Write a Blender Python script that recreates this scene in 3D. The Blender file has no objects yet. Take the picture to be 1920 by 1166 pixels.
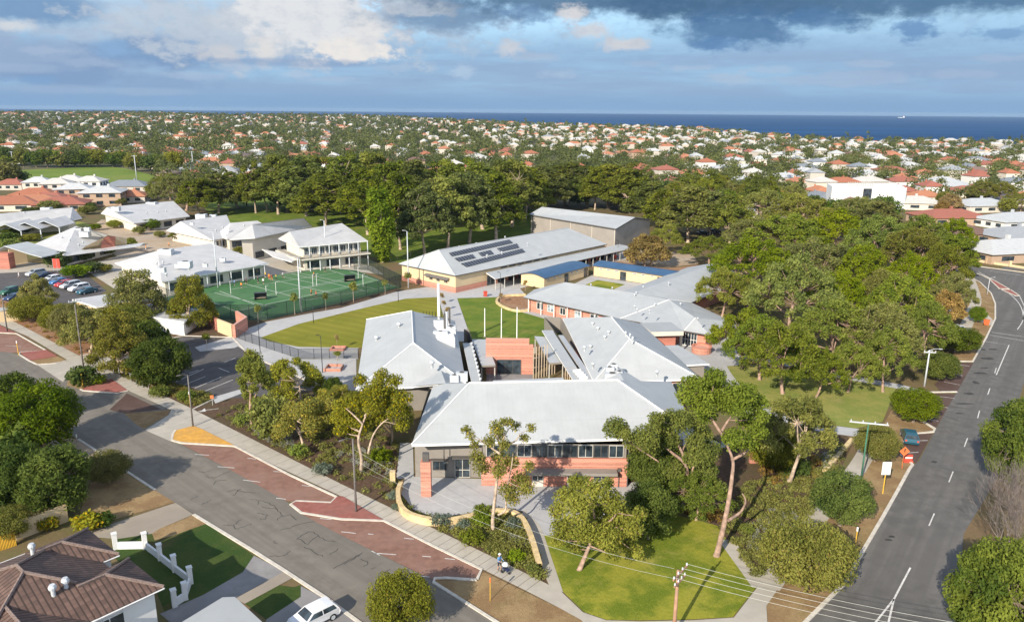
import bpy, bmesh, math, random
import numpy as np
from mathutils import Vector, Matrix, Quaternion
random.seed(11)
RNG = np.random.default_rng(11)
sc = bpy.context.scene
col = sc.collection

# ------------------------------------------------------------------ camera geometry
EXPO = 0.75
FPX, CX, CY, CAM_H = 1440.0, 960.0, 583.0, 42.0
PITCH = math.atan(377.0 / FPX)
ROLL = math.radians(0.45)
R0 = Vector((1, 0, 0)); FW = Vector((0, math.cos(PITCH), -math.sin(PITCH))); U0 = Vector((0, math.sin(PITCH), math.cos(PITCH)))
CR = R0 * math.cos(ROLL) + U0 * math.sin(ROLL)
CU = U0 * math.cos(ROLL) - R0 * math.sin(ROLL)
CAM = Vector((0, 0, CAM_H))


def ray(px, py):
    return CR * ((px - CX) / FPX) + CU * (-(py - CY) / FPX) + FW


def P(px, py, z=0.0):
    """Where the line of sight through a point of the photograph meets the height z."""
    d = ray(px, py)
    return CAM + d * ((z - CAM_H) / d.z)


def PD(px, py, dist):
    """The point on that line of sight at a ground distance dist (y)."""
    d = ray(px, py)
    return CAM + d * (dist / d.y)


def on_plane(px, py, o, n):
    d = ray(px, py)
    return CAM + d * ((o - CAM).dot(n) / d.dot(n))


def depth(p):
    return (p - CAM).dot(FW)


def proj(p):
    d = p - CAM; z = d.dot(FW)
    return CX + FPX * d.dot(CR) / z, CY - FPX * d.dot(CU) / z


cam_data = bpy.data.cameras.new('camera'); cam = bpy.data.objects.new('camera', cam_data); col.objects.link(cam)
m = Matrix.Identity(4)
for i, a in enumerate((CR, CU, -FW)):
    for j in range(3): m[j][i] = a[j]
m.translation = CAM
cam.matrix_world = m
cam_data.sensor_fit = 'HORIZONTAL'; cam_data.sensor_width = 36.0; cam_data.lens = 36.0 * FPX / 1920.0
cam_data.clip_start = 0.5; cam_data.clip_end = 40000.0
sc.camera = cam

# ------------------------------------------------------------------ properties and linking


def tag(o, label=None, cat=None, group=None, kind=None):
    if label: o['label'] = label
    if cat: o['category'] = cat
    if group: o['group'] = group
    if kind: o['kind'] = kind
    return o


def link(o, parent=None, world=False):
    col.objects.link(o)
    if parent is not None:
        o.parent = parent
        if world: o.matrix_parent_inverse = Matrix.Translation(-parent.location)
    return o


def empty(name, label, cat, loc=(0, 0, 0), rotz=0.0, group=None):
    o = bpy.data.objects.new(name, None); col.objects.link(o)
    o.location = loc; o.rotation_euler = (0, 0, rotz); o.empty_display_size = 0.3
    return tag(o, label, cat, group)


def dup(o, parent=None):
    """A thing with copies of its parts and their parts."""
    c = o.copy(); col.objects.link(c); c.parent = parent
    for ch in list(o.children): dup(ch, c)
    return c


class MB:
    """Collects faces and links them as one mesh object."""

    def __init__(s): s.v = []; s.f = []; s.m = []

    def face(s, pts, mi=0):
        i = len(s.v); s.v += [tuple(p) for p in pts]; s.f.append(tuple(range(i, i + len(pts)))); s.m.append(mi); return s

    def prism(s, pts, z0, z1, mi=0, side=None, bottom=False):
        side = mi if side is None else side
        s.face([(p[0], p[1], z1) for p in pts], mi)
        n = len(pts)
        for i in range(n):
            a, b = pts[i], pts[(i + 1) % n]
            s.face([(a[0], a[1], z0), (b[0], b[1], z0), (b[0], b[1], z1), (a[0], a[1], z1)], side)
        if bottom: s.face([(p[0], p[1], z0) for p in reversed(pts)], side)
        return s

    def box(s, c, sx, sy, sz, rot=0.0, mi=0, R=None):
        """c: centre of the bottom."""
        M = R or Matrix.Rotation(rot, 3, 'Z'); c = Vector(c); q = []
        for z in (0, sz):
            for x, y in ((-1, -1), (1, -1), (1, 1), (-1, 1)): q.append(c + M @ Vector((x * sx / 2, y * sy / 2, z)))
        for f in ((3, 2, 1, 0), (4, 5, 6, 7), (0, 1, 5, 4), (1, 2, 6, 5), (2, 3, 7, 6), (3, 0, 4, 7)): s.face([q[k] for k in f], mi)
        return s

    def bar(s, a, b, w, z0, z1, mi=0, ext=0.0):
        """A wall-like box over the ground line a-b, w thick."""
        a = Vector((a[0], a[1], 0)); b = Vector((b[0], b[1], 0)); d = b - a; L = d.length
        if L < 1e-6: return s
        return s.box((a + b) / 2 + Vector((0, 0, z0)), L + 2 * ext, w, z1 - z0, math.atan2(d.y, d.x), mi)

    def tube(s, pts, rad, n=6, mi=0, cap=True):
        pts = [Vector(p) for p in pts]; k = len(pts)
        if not hasattr(rad, '__len__'): rad = [rad] * k
        rings = []; ref = None
        for i, p in enumerate(pts):
            t = (pts[min(i + 1, k - 1)] - pts[max(i - 1, 0)])
            t = t.normalized() if t.length > 1e-9 else Vector((0, 0, 1))
            if ref is None: ref = Vector((1, 0, 0)) if abs(t.x) < .9 else Vector((0, 1, 0))
            a = (ref - t * ref.dot(t)).normalized(); b = t.cross(a); ref = a
            i0 = len(s.v)
            for j in range(n):
                an = 2 * math.pi * j / n
                s.v.append(tuple(p + (a * math.cos(an) + b * math.sin(an)) * rad[i]))
            rings.append(i0)
        for i in range(k - 1):
            for j in range(n):
                s.f.append((rings[i] + j, rings[i] + (j + 1) % n, rings[i + 1] + (j + 1) % n, rings[i + 1] + j)); s.m.append(mi)
        if cap:
            s.f.append(tuple(rings[-1] + j for j in range(n))); s.m.append(mi)
            s.f.append(tuple(rings[0] + n - 1 - j for j in range(n))); s.m.append(mi)
        return s

    def lathe(s, c, prof, n=12, mi=0):
        c = Vector(c); i0 = len(s.v)
        for r, z in prof:
            for j in range(n): s.v.append((c.x + r * math.cos(2 * math.pi * j / n), c.y + r * math.sin(2 * math.pi * j / n), c.z + z))
        for i in range(len(prof) - 1):
            for j in range(n):
                s.f.append((i0 + i * n + j, i0 + i * n + (j + 1) % n, i0 + (i + 1) * n + (j + 1) % n, i0 + (i + 1) * n + j)); s.m.append(mi)
        s.f.append(tuple(i0 + (len(prof) - 1) * n + j for j in range(n))); s.m.append(mi)
        return s

    def mesh(s, name, mats, smooth=False):
        me = bpy.data.meshes.new(name); me.from_pydata(s.v, [], s.f)
        for mt in (mats if isinstance(mats, (list, tuple)) else [mats]): me.materials.append(mt)
        me.polygons.foreach_set('material_index', s.m)
        if smooth: me.polygons.foreach_set('use_smooth', [True] * len(s.f))
        me.update(); return me

    def build(s, name, mats, parent=None, smooth=False, world=True):
        return link(bpy.data.objects.new(name, s.mesh(name, mats, smooth)), parent, world)


def quads_mesh(name, V, mat, tint=None):
    """V: (n,4,3) array of quads -> mesh."""
    n = len(V); me = bpy.data.meshes.new(name)
    me.vertices.add(n * 4); me.vertices.foreach_set('co', np.ascontiguousarray(V, dtype=np.float32).ravel())
    me.loops.add(n * 4); me.loops.foreach_set('vertex_index', np.arange(n * 4, dtype=np.int32))
    me.polygons.add(n); me.polygons.foreach_set('loop_start', np.arange(0, n * 4, 4, dtype=np.int32))
    if tint is not None:
        at = me.attributes.new('tint', 'FLOAT', 'FACE'); at.data.foreach_set('value', np.ascontiguousarray(tint, dtype=np.float32))
    me.materials.append(mat); me.update(calc_edges=True); return me


# ------------------------------------------------------------------ materials
class NT:
    def __init__(s, nt): s.nt = nt; s.N = nt.nodes; s.L = nt.links

    def n(s, typ, inp=None, **kw):
        x = s.N.new(typ)
        for k, v in kw.items(): setattr(x, k, v)
        for k, v in (inp or {}).items():
            if isinstance(v, bpy.types.NodeSocket): s.L.new(v, x.inputs[k])
            else: x.inputs[k].default_value = v
        return x

    def math(s, op, a, b=0.0, c=0.0, clamp=False):
        x = s.n('ShaderNodeMath', {0: a, 1: b, 2: c}, operation=op); x.use_clamp = clamp; return x.outputs[0]

    def vmath(s, op, a, b=(0, 0, 0)):
        x = s.n('ShaderNodeVectorMath', {0: a, 1: b}, operation=op)
        return x.outputs['Value'] if op in ('DOT_PRODUCT', 'LENGTH', 'DISTANCE') else x.outputs[0]

    def noise(s, vec, scale, detail=3.0, rough=0.55):
        return s.n('ShaderNodeTexNoise', {'Vector': vec, 'Scale': scale, 'Detail': detail, 'Roughness': rough}).outputs['Fac']

    def mix(s, f, a, b, blend='MIX'):
        x = s.n('ShaderNodeMix', data_type='RGBA', blend_type=blend)
        for i, v in ((0, f), (6, a), (7, b)):
            if isinstance(v, bpy.types.NodeSocket): s.L.new(v, x.inputs[i])
            elif i == 0: x.inputs[0].default_value = v
            else: x.inputs[i].default_value = (*v[:3], 1)
        return x.outputs[2]

    def ramp(s, f, lo, hi, smooth=True):
        x = s.n('ShaderNodeMapRange', {0: f, 1: lo, 2: hi, 3: 0.0, 4: 1.0})
        if smooth: x.interpolation_type = 'SMOOTHSTEP'
        return x.outputs[0]


def new_mat(name):
    mt = bpy.data.materials.new(name); mt.use_nodes = True; nt = NT(mt.node_tree)
    b = nt.N['Principled BSDF']; return mt, nt, b


def c4(c): return (*c[:3], 1.0)


def M(name, c, rough=0.8, var=0.15, scale=1.5, c2=None, scale2=0.15, amt2=0.6, spec=0.3, metal=0.0, fine=0.0, bump=0.0, streak=None):
    """Plain surface: fine and broad mottling in world space; c2 is a second real colour in broad patches."""
    mt, nt, b = new_mat(name)
    pos = nt.n('ShaderNodeNewGeometry').outputs['Position']
    f = nt.noise(pos, scale, 4)
    lo = tuple(x * (1 - var) for x in c); hi = tuple(min(1, x * (1 + var)) for x in c)
    cc = nt.mix(nt.ramp(f, .3, .7), lo, hi)
    if c2:
        g = nt.noise(pos, scale2, 5, .6)
        cc = nt.mix(nt.math('MULTIPLY', nt.ramp(g, .42, .62), amt2), cc, c2)
    if fine:
        h = nt.noise(pos, 14.0, 2)
        cc = nt.mix(nt.math('MULTIPLY', nt.ramp(h, .35, .65), fine), cc, tuple(x * .45 for x in c))
    if streak:      # wheel tracks worn along the carriageway
        s_ = nt.vmath('DOT_PRODUCT', pos, streak); t_ = nt.vmath('DOT_PRODUCT', pos, (-streak[1], streak[0], 0))
        q = nt.noise(nt.n('ShaderNodeCombineXYZ', {0: s_, 1: nt.math('MULTIPLY', t_, .03)}).outputs[0], .75, 3, .6)
        cc = nt.mix(nt.math('MULTIPLY', nt.ramp(q, .38, .62), .55), cc, tuple(x * .74 for x in c))
        q2 = nt.noise(nt.n('ShaderNodeCombineXYZ', {0: nt.math('MULTIPLY', s_, .4), 1: nt.math('MULTIPLY', t_, .25), 2: 4.0}).outputs[0], 1.0, 4, .65)
        cc = nt.mix(nt.math('MULTIPLY', nt.ramp(q2, .56, .66), .28), cc, tuple(x * .62 for x in c))
    nt.L.new(cc, b.inputs['Base Color'])
    b.inputs['Roughness'].default_value = rough; b.inputs['Specular IOR Level'].default_value = spec; b.inputs['Metallic'].default_value = metal
    if bump:
        bp = nt.n('ShaderNodeBump', {'Strength': bump, 'Distance': 0.1, 'Height': nt.noise(pos, 6.0, 3)}); nt.L.new(bp.outputs[0], b.inputs['Normal'])
    return mt


def slope_coords(nt):
    """Metres along the eave and metres down the slope, from the face's own normal."""
    g = nt.n('ShaderNodeNewGeometry'); n = g.outputs['True Normal']; p = g.outputs['Position']
    along = nt.vmath('NORMALIZE', nt.vmath('CROSS_PRODUCT', n, (0, 0, 1)))
    down = nt.vmath('NORMALIZE', nt.vmath('CROSS_PRODUCT', n, along))
    return nt.vmath('DOT_PRODUCT', p, along), nt.vmath('DOT_PRODUCT', p, down), p


def roof_metal(name, c, rib=0.6, depth_=0.055, rough=0.5, var=.07):
    mt, nt, b = new_mat(name)
    u, v, p = slope_coords(nt)
    w = nt.math('FRACT', nt.math('DIVIDE', u, rib))
    line = nt.math('LESS_THAN', w, 0.16)
    f = nt.noise(p, .35, 5, .6); st = nt.noise(nt.n('ShaderNodeCombineXYZ', {0: nt.math('MULTIPLY', u, 2.2), 1: nt.math('MULTIPLY', v, .16)}).outputs[0], 1.0, 3)
    cc = nt.mix(nt.ramp(f, .3, .7), tuple(x * (1 - var) for x in c), tuple(x * (1 + var * .5) for x in c))
    cc = nt.mix(nt.math('MULTIPLY', nt.ramp(st, .5, .8), .22), cc, tuple(x * .8 for x in c))
    cc = nt.mix(nt.math('MULTIPLY', line, depth_), cc, tuple(x * .5 for x in c))
    sheet = nt.math('LESS_THAN', nt.math('FRACT', nt.math('DIVIDE', v, 7.3)), .012)
    cc = nt.mix(nt.math('MULTIPLY', sheet, .18), cc, tuple(x * .5 for x in c))
    nt.L.new(cc, b.inputs['Base Color']); b.inputs['Roughness'].default_value = rough; b.inputs['Specular IOR Level'].default_value = .35
    return mt


def roof_tile(name, c, c2, pu=.30, pv=.36, rnd=False):
    mt, nt, b = new_mat(name)
    u, v, p = slope_coords(nt)
    fu = nt.math('FRACT', nt.math('DIVIDE', u, pu)); fv = nt.math('FRACT', nt.math('DIVIDE', v, pv))
    pan = nt.math('ABSOLUTE', nt.math('SUBTRACT', fu, .5))
    cell = nt.n('ShaderNodeTexWhiteNoise', {'Vector': nt.n('ShaderNodeCombineXYZ', {0: nt.math('FLOOR', nt.math('DIVIDE', u, pu)), 1: nt.math('FLOOR', nt.math('DIVIDE', v, pv))}).outputs[0]}, noise_dimensions='2D').outputs[0]
    cc = nt.mix(cell, c, c2)
    cc = nt.mix(nt.math('MULTIPLY', nt.ramp(nt.noise(p, .5, 4), .45, .75), .4), cc, tuple(x * .7 for x in c))
    edge = nt.math('MULTIPLY', nt.math('LESS_THAN', fv, .14), .25)
    gap = nt.math('MULTIPLY', nt.math('GREATER_THAN', pan, .36), .8)
    cc = nt.mix(nt.math('MAXIMUM', edge, gap), cc, tuple(x * .3 for x in c))
    nt.L.new(cc, b.inputs['Base Color']); b.inputs['Roughness'].default_value = .8
    bp = nt.n('ShaderNodeBump', {'Strength': .6, 'Distance': .05, 'Height': nt.math('SUBTRACT', 1.0, nt.math('MULTIPLY', pan, pan))}); nt.L.new(bp.outputs[0], b.inputs['Normal'])
    return mt


def object_tone(name, cols, rough=.8, var=.2):
    """One material for many copies: each object takes its own of the given colours."""
    mt, nt, b = new_mat(name)
    oi = nt.n('ShaderNodeObjectInfo').outputs['Random']
    r = nt.n('ShaderNodeValToRGB', {'Fac': oi}); e = r.color_ramp.elements; r.color_ramp.interpolation = 'CONSTANT'
    while len(e) < len(cols): e.new(len(e) / len(cols))
    for i, c in enumerate(cols): e[i].position = i / len(cols); e[i].color = c4(c)
    pos = nt.n('ShaderNodeNewGeometry').outputs['Position']
    cc = nt.mix(nt.math('MULTIPLY', nt.ramp(nt.noise(pos, .8, 3), .4, .7), var), r.outputs[0], (.05, .045, .04))
    nt.L.new(cc, b.inputs['Base Color']); b.inputs['Roughness'].default_value = rough
    return mt


def leaf(name, c1, c2, c3=None, trans=.42, rough=.65):
    """Leaves: the tint of each spray runs from c1 to c2; every tree is a little lighter, darker, yellower or bluer."""
    mt, nt, b = new_mat(name)
    t = nt.n('ShaderNodeAttribute', attribute_name='tint').outputs['Fac']
    cc = nt.mix(nt.math('MULTIPLY', t, 1.0, clamp=True), c1, c2)
    if c3: cc = nt.mix(nt.math('GREATER_THAN', t, 1.02), cc, c3)
    oi = nt.n('ShaderNodeObjectInfo').outputs['Random']
    hs = nt.n('ShaderNodeHueSaturation', {'Hue': nt.math('ADD', nt.math('MULTIPLY', oi, .022), .488), 'Saturation': nt.math('ADD', nt.math('MULTIPLY', nt.math('FRACT', nt.math('MULTIPLY', oi, 7.3)), .25), .82),
                                         'Value': nt.math('ADD', nt.math('MULTIPLY', nt.math('FRACT', nt.math('MULTIPLY', oi, 13.7)), .4), .82), 'Color': cc}).outputs[0]
    nt.L.new(hs, b.inputs['Base Color']); b.inputs['Roughness'].default_value = rough; b.inputs['Specular IOR Level'].default_value = .08
    tr = nt.n('ShaderNodeBsdfTranslucent', {'Color': hs}); mx = nt.n('ShaderNodeMixShader', {0: trans, 1: b.outputs[0], 2: tr.outputs[0]})
    nt.L.new(mx.outputs[0], nt.N['Material Output'].inputs['Surface'])
    return mt


def glass(name, c=(.02, .028, .035), rough=.08):
    mt, nt, b = new_mat(name)
    p = nt.n('ShaderNodeNewGeometry').outputs['Position']
    cc = nt.mix(nt.ramp(nt.noise(p, .9, 2), .4, .65), c, tuple(x * 2.4 for x in c))
    nt.L.new(cc, b.inputs['Base Color']); b.inputs['Roughness'].default_value = rough; b.inputs['Specular IOR Level'].default_value = .6
    return mt


def screen_mat(name, c, alpha):
    """Open wire mesh or thin netting, too fine to draw wire by wire."""
    mt, nt, b = new_mat(name)
    b.inputs['Base Color'].default_value = c4(c); b.inputs['Roughness'].default_value = .7
    tr = nt.n('ShaderNodeBsdfTransparent'); mx = nt.n('ShaderNodeMixShader', {0: alpha, 1: tr.outputs[0], 2: b.outputs[0]})
    nt.L.new(mx.outputs[0], nt.N['Material Output'].inputs['Surface']); return mt


def brick(name, c, c2, bw=.46, bh=.17, mortar=(.40, .33, .28)):
    """Banded brickwork; courses run level round every wall."""
    mt, nt, b = new_mat(name)
    g = nt.n('ShaderNodeNewGeometry'); n = g.outputs['True Normal']; p = g.outputs['Position']
    al = nt.vmath('DOT_PRODUCT', p, nt.vmath('NORMALIZE', nt.vmath('CROSS_PRODUCT', n, (0, 0, 1))))
    z = nt.n('ShaderNodeSeparateXYZ', {0: p}).outputs[2]
    vec = nt.n('ShaderNodeCombineXYZ', {0: al, 1: z}).outputs[0]
    bt = nt.n('ShaderNodeTexBrick', {'Vector': vec, 'Color1': c4(c), 'Color2': c4(c2), 'Mortar': c4(mortar), 'Scale': 1.0, 'Mortar Size': .012, 'Brick Width': bw, 'Row Height': bh})
    band = nt.noise(nt.n('ShaderNodeCombineXYZ', {2: nt.math('MULTIPLY', z, 2.6)}).outputs[0], 1.0, 3, .6)
    cc = nt.mix(nt.math('MULTIPLY', nt.ramp(band, .44, .56), .75), bt.outputs['Color'], tuple(min(1, x * 1.5 + .03) for x in c2))
    nt.L.new(cc, b.inputs['Base Color']); b.inputs['Roughness'].default_value = .85
    return mt


MAT = {}
MAT['roof_white'] = roof_metal('roof_white', (.41, .428, .43))
MAT['roof_old'] = roof_metal('roof_old', (.50, .50, .495), .5, .14, var=.1)
MAT['roof_grey'] = roof_metal('roof_grey', (.44, .46, .48), .6, .16)
MAT['roof_blue'] = roof_metal('roof_blue', (.042, .105, .205), .45, .25, .45, .14)
MAT['tile_brown'] = roof_tile('tile_brown', (.105, .064, .049), (.165, .10, .077), .42, .42)
MAT['ridge_tile'] = M('ridge_tile', (.20, .15, .13), .85, .3, 8)
MAT['tile_orange'] = roof_tile('tile_orange', (.40, .125, .055), (.50, .18, .085))
MAT['grey_wall'] = M('grey_wall', (.235, .215, .19), .8, .06, .6)
MAT['shed_wall'] = M('shed_wall', (.30, .275, .245), .7, .06, .4)
MAT['dark_trim'] = M('dark_trim', (.10, .095, .09), .6, .1)
MAT['frame_pale'] = M('frame_pale', (.45, .44, .40), .5, .05)
MAT['cream'] = M('cream', (.60, .47, .29), .85, .05, .5)
MAT['pale_wall'] = M('pale_wall', (.62, .57, .48), .85, .06, .4)
MAT['white_wall'] = M('white_wall', (.72, .72, .70), .8, .05, .4)
MAT['brick_red'] = brick('brick_red', (.36, .125, .08), (.44, .18, .122))
MAT['brick_dark'] = brick('brick_dark', (.27, .08, .05), (.36, .115, .075))
MAT['glass'] = glass('window_glass')
MAT['glass_pale'] = glass('pale_glass', (.16, .19, .21), .15)
MAT['timber'] = M('timber', (.42, .34, .25), .8, .12, 3)
MAT['steel'] = M('steel', (.42, .43, .43), .45, .08, 2, metal=.4)
MAT['galv'] = M('galv', (.50, .53, .55), .45, .1, 2)
MAT['black_metal'] = M('black_metal', (.025, .028, .03), .5, .1)
MAT['white_paint'] = M('white_paint', (.78, .78, .76), .6, .05)
MAT['line_white'] = M('line_white', (.62, .61, .58), .8, .2, 3.0, fine=.25)
MAT['limestone'] = M('limestone', (.60, .46, .25), .9, .18, 1.2, bump=.4)
MAT['asphalt'] = M('asphalt', (.190, .172, .146), .92, .14, .8, (.215, .195, .165), .09, .7, fine=.15, streak=(.66, .75, 0))
MAT['asphalt_dark'] = M('asphalt_dark', (.132, .127, .119), .92, .18, .7, (.155, .147, .136), .07, .8, fine=.18, streak=(.80, -.597, 0))
MAT['carpark'] = M('carpark', (.085, .08, .08), .92, .14, .6, (.12, .112, .11), .1, .6, fine=.15)
MAT['bay_red'] = M('bay_red', (.24, .132, .098), .9, .16, 1.2, (.285, .175, .135), .22, .7, fine=.2)
MAT['bay_brown'] = M('bay_brown', (.095, .058, .047), .9, .12, 1.2, (.125, .082, .068), .2, .7, fine=.2)
MAT['island_red'] = M('island_red', (.315, .112, .09), .9, .18, 1.5, (.27, .135, .11), .3, .6, fine=.2)
MAT['island_yellow'] = M('island_yellow', (.62, .33, .065), .9, .12, 1.5, (.50, .29, .09), .4, .6, fine=.15)
MAT['concrete'] = M('concrete', (.43, .395, .335), .9, .07, 1.0, (.36, .335, .29), .12, .6)
MAT['concrete_new'] = M('concrete_new', (.42, .42, .418), .9, .06, 1.0, (.355, .355, .352), .1, .6)
MAT['kerb'] = M('kerb', (.56, .52, .45), .9, .12, 1.5)
MAT['crack'] = M('crack', (.045, .042, .038), .8, .3)
MAT['crack_soft'] = M('crack_soft', (.05, .049, .048), .9, .3, 3)
MAT['drive'] = M('drive', (.33, .285, .225), .9, .12, .8, (.27, .235, .19), .2, .7, fine=.15)
MAT['drive_grey'] = M('drive_grey', (.26, .25, .245), .9, .12, .8, (.21, .20, .195), .2, .7, fine=.15)
MAT['mulch'] = M('mulch', (.105, .062, .038), 1.0, .35, 2.5, (.085, .075, .03), .35, .6, fine=.4)
MAT['soil_red'] = M('soil_red', (.30, .16, .085), 1.0, .25, 1.2, (.36, .24, .15), .15, .6, fine=.3)
MAT['sand'] = M('sand', (.40, .33, .25), 1.0, .15, 1.2, (.36, .25, .15), .12, .6, fine=.15)
MAT['court'] = M('court', (.055, .155, .055), .85, .08, .5, (.10, .18, .085), .05, .7)
MAT['court_dark'] = M('court_dark', (.035, .095, .045), .85, .06, .5)
MAT['bark_pale'] = M('bark_pale', (.46, .36, .27), .9, .3, 2.5, (.25, .19, .145), 1.1, .6)
MAT['bark_pink'] = M('bark_pink', (.37, .25, .19), .9, .3, 2.5, (.22, .155, .12), 1.1, .6)
MAT['bark_grey'] = M('bark_grey', (.23, .18, .14), .95, .3, 3.0, (.14, .11, .085), 1.2, .6)
MAT['bark_bare'] = M('bark_bare', (.27, .225, .20), .95, .25, 3.0, (.20, .16, .14), 1.2, .6)
MAT['pole_wood'] = M('pole_wood', (.40, .235, .15), .9, .2, 2.0, (.30, .2, .15), .6, .6)
MAT['pole_grey'] = M('pole_grey', (.16, .145, .135), .8, .2, 2.0)
MAT['pole_green'] = M('pole_green', (.055, .17, .11), .8, .2, 1.5)
MAT['yellow'] = M('yellow', (.70, .42, .05), .6, .1)
MAT['orange'] = M('orange', (.62, .17, .06), .6, .1)
MAT['cone_red'] = M('cone_red', (.55, .08, .05), .6, .1)
MAT['rubber'] = M('rubber', (.02, .02, .02), .8, .1)
MAT['wire'] = M('wire', (.45, .46, .42), .5, .05)
MAT['mesh_black'] = screen_mat('mesh_black', (.02, .022, .022), .20)
MAT['mesh_green'] = screen_mat('mesh_green', (.022, .04, .03), .30)
MAT['skin'] = M('skin', (.45, .26, .18), .6, .05)
# leaves
MAT['leaf_gum'] = leaf('leaf_gum', (0.123, 0.151, 0.021), (0.316, 0.325, 0.049), (0.351, 0.303, 0.044))
MAT['leaf_flower'] = leaf('leaf_flower', (0.135, 0.148, 0.024), (0.333, 0.322, 0.049), (0.515, 0.391, 0.027))
MAT['leaf_bright'] = leaf('leaf_bright', (0.108, 0.161, 0.014), (0.281, 0.325, 0.030), (0.304, 0.328, 0.044))
MAT['leaf_dense'] = leaf('leaf_dense', (0.064, 0.112, 0.010), (0.202, 0.254, 0.020), (0.228, 0.257, 0.031))
MAT['leaf_tall'] = leaf('leaf_tall', (.075, .105, .016), (.250, .275, .040), (.28, .25, .05))
MAT['leaf_dark'] = leaf('leaf_dark', (0.050, 0.085, 0.014), (0.135, 0.183, 0.029), (0.152, 0.189, 0.035))
MAT['leaf_olive'] = leaf('leaf_olive', (0.123, 0.145, 0.021), (0.293, 0.290, 0.048), (0.304, 0.240, 0.053))
MAT['leaf_brown'] = leaf('leaf_brown', (0.195, 0.140, 0.036), (0.390, 0.267, 0.078), (0.416, 0.247, 0.078))
MAT['leaf_blue'] = leaf('leaf_blue', (0.111, 0.156, 0.104), (0.260, 0.305, 0.221), (0.286, 0.312, 0.234))
MAT['leaf_grey'] = leaf('leaf_grey', (0.210, 0.220, 0.170), (0.420, 0.410, 0.340), (0.420, 0.380, 0.320))
MAT['leaf_yellow'] = leaf('leaf_yellow', (0.160, 0.180, 0.020), (0.400, 0.360, 0.030), (0.580, 0.380, 0.020))
MAT['leaf_far'] = leaf('leaf_far', (0.056, 0.081, 0.022), (0.171, 0.192, 0.048), (0.171, 0.160, 0.041), trans=.3)


def grass_mat(name, c, c2, c3, s=.25, mow=0.0, mdir=(1, 0, 0)):
    mt, nt, b = new_mat(name)
    p = nt.n('ShaderNodeNewGeometry').outputs['Position']
    a = nt.noise(p, s, 6, .65); f = nt.noise(p, 3.5, 4, .7); h = nt.noise(p, 13.0, 2)
    cc = nt.mix(nt.ramp(a, .40, .60), c, c2)
    cc = nt.mix(nt.math('MULTIPLY', nt.ramp(nt.noise(p, s * .6, 5, .7), .52, .72), .75), cc, c3)
    cc = nt.mix(nt.math('MULTIPLY', nt.ramp(f, .40, .75), .35), cc, tuple(x * .6 for x in c))
    cc = nt.mix(nt.math('MULTIPLY', nt.ramp(h, .45, .75), .30), cc, tuple(min(1, x * 1.5) for x in c2))
    if mow:
        w = nt.math('SINE', nt.math('MULTIPLY', nt.vmath('DOT_PRODUCT', p, mdir), 2.2))
        cc = nt.mix(nt.math('MULTIPLY', nt.ramp(w, -.3, .3), mow), cc, tuple(x * .72 for x in c))
    nt.L.new(cc, b.inputs['Base Color']); b.inputs['Roughness'].default_value = .95; b.inputs['Specular IOR Level'].default_value = .15
    bp = nt.n('ShaderNodeBump', {'Strength': .5, 'Distance': .12, 'Height': h}); nt.L.new(bp.outputs[0], b.inputs['Normal'])
    return mt


MAT['lawn'] = grass_mat('lawn', (.120, .165, .014), (.275, .270, .034), (.38, .32, .085), .22)
MAT['lawn_green'] = grass_mat('lawn_green', (.095, .155, .018), (.155, .195, .028), (.24, .21, .055))
MAT['lawn_mown'] = grass_mat('lawn_mown', (.190, .195, .022), (.235, .225, .03), (.25, .20, .04), .12, .3, (.5, .87, 0))
MAT['lawn_dry'] = grass_mat('lawn_dry', (.185, .225, .048), (.27, .265, .072), (.36, .29, .12))
MAT['lawn_shaded'] = grass_mat('lawn_shaded', (.035, .070, .014), (.06, .085, .02), (.13, .085, .045))  # front-yard grass: the shade lying on it is painted into these dark greens
MAT['oval'] = grass_mat('oval', (.12, .19, .03), (.165, .22, .04), (.19, .21, .05), .03)
MAT['verge'] = grass_mat('verge', (.235, .150, .075), (.32, .225, .115), (.17, .15, .055), .3)


def ground_mat():
    mt, nt, b = new_mat('ground_soil')
    p = nt.n('ShaderNodeNewGeometry').outputs['Position']
    a = nt.noise(p, .09, 6, .65); f = nt.noise(p, 2.5, 4, .7)
    cc = nt.mix(nt.ramp(a, .38, .62), (.155, .105, .058), (.115, .115, .042))
    cc = nt.mix(nt.math('MULTIPLY', nt.ramp(f, .35, .7), .45), cc, (.22, .16, .09))
    far = nt.ramp(nt.n('ShaderNodeSeparateXYZ', {0: p}).outputs[1], 250., 600.)
    fc = nt.mix(nt.ramp(nt.noise(p, .02, 6, .7), .4, .6), (.06, .07, .03), (.15, .14, .09))
    cc = nt.mix(far, cc, fc)
    nt.L.new(cc, b.inputs['Base Color']); b.inputs['Roughness'].default_value = 1.0; b.inputs['Specular IOR Level'].default_value = .1
    return mt


MAT['ground'] = ground_mat()


def sea_mat():
    mt, nt, b = new_mat('sea_water')
    p = nt.n('ShaderNodeNewGeometry').outputs['Position']
    s = nt.n('ShaderNodeMapping', {'Vector': p, 'Scale': (.0006, .004, 1)}).outputs[0]
    cc = nt.mix(nt.ramp(nt.noise(s, 1.0, 5, .6), .35, .7), (.002, .038, .118), (.005, .068, .19))
    nt.L.new(cc, b.inputs['Base Color']); b.inputs['Roughness'].default_value = .6; b.inputs['Specular IOR Level'].default_value = .05
    bp = nt.n('ShaderNodeBump', {'Strength': .6, 'Distance': 1.5, 'Height': nt.noise(nt.n('ShaderNodeMapping', {'Vector': p, 'Scale': (.02, .06, 1)}).outputs[0], 1.0, 5)}); nt.L.new(bp.outputs[0], b.inputs['Normal'])
    return mt


MAT['sea'] = sea_mat()

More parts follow.
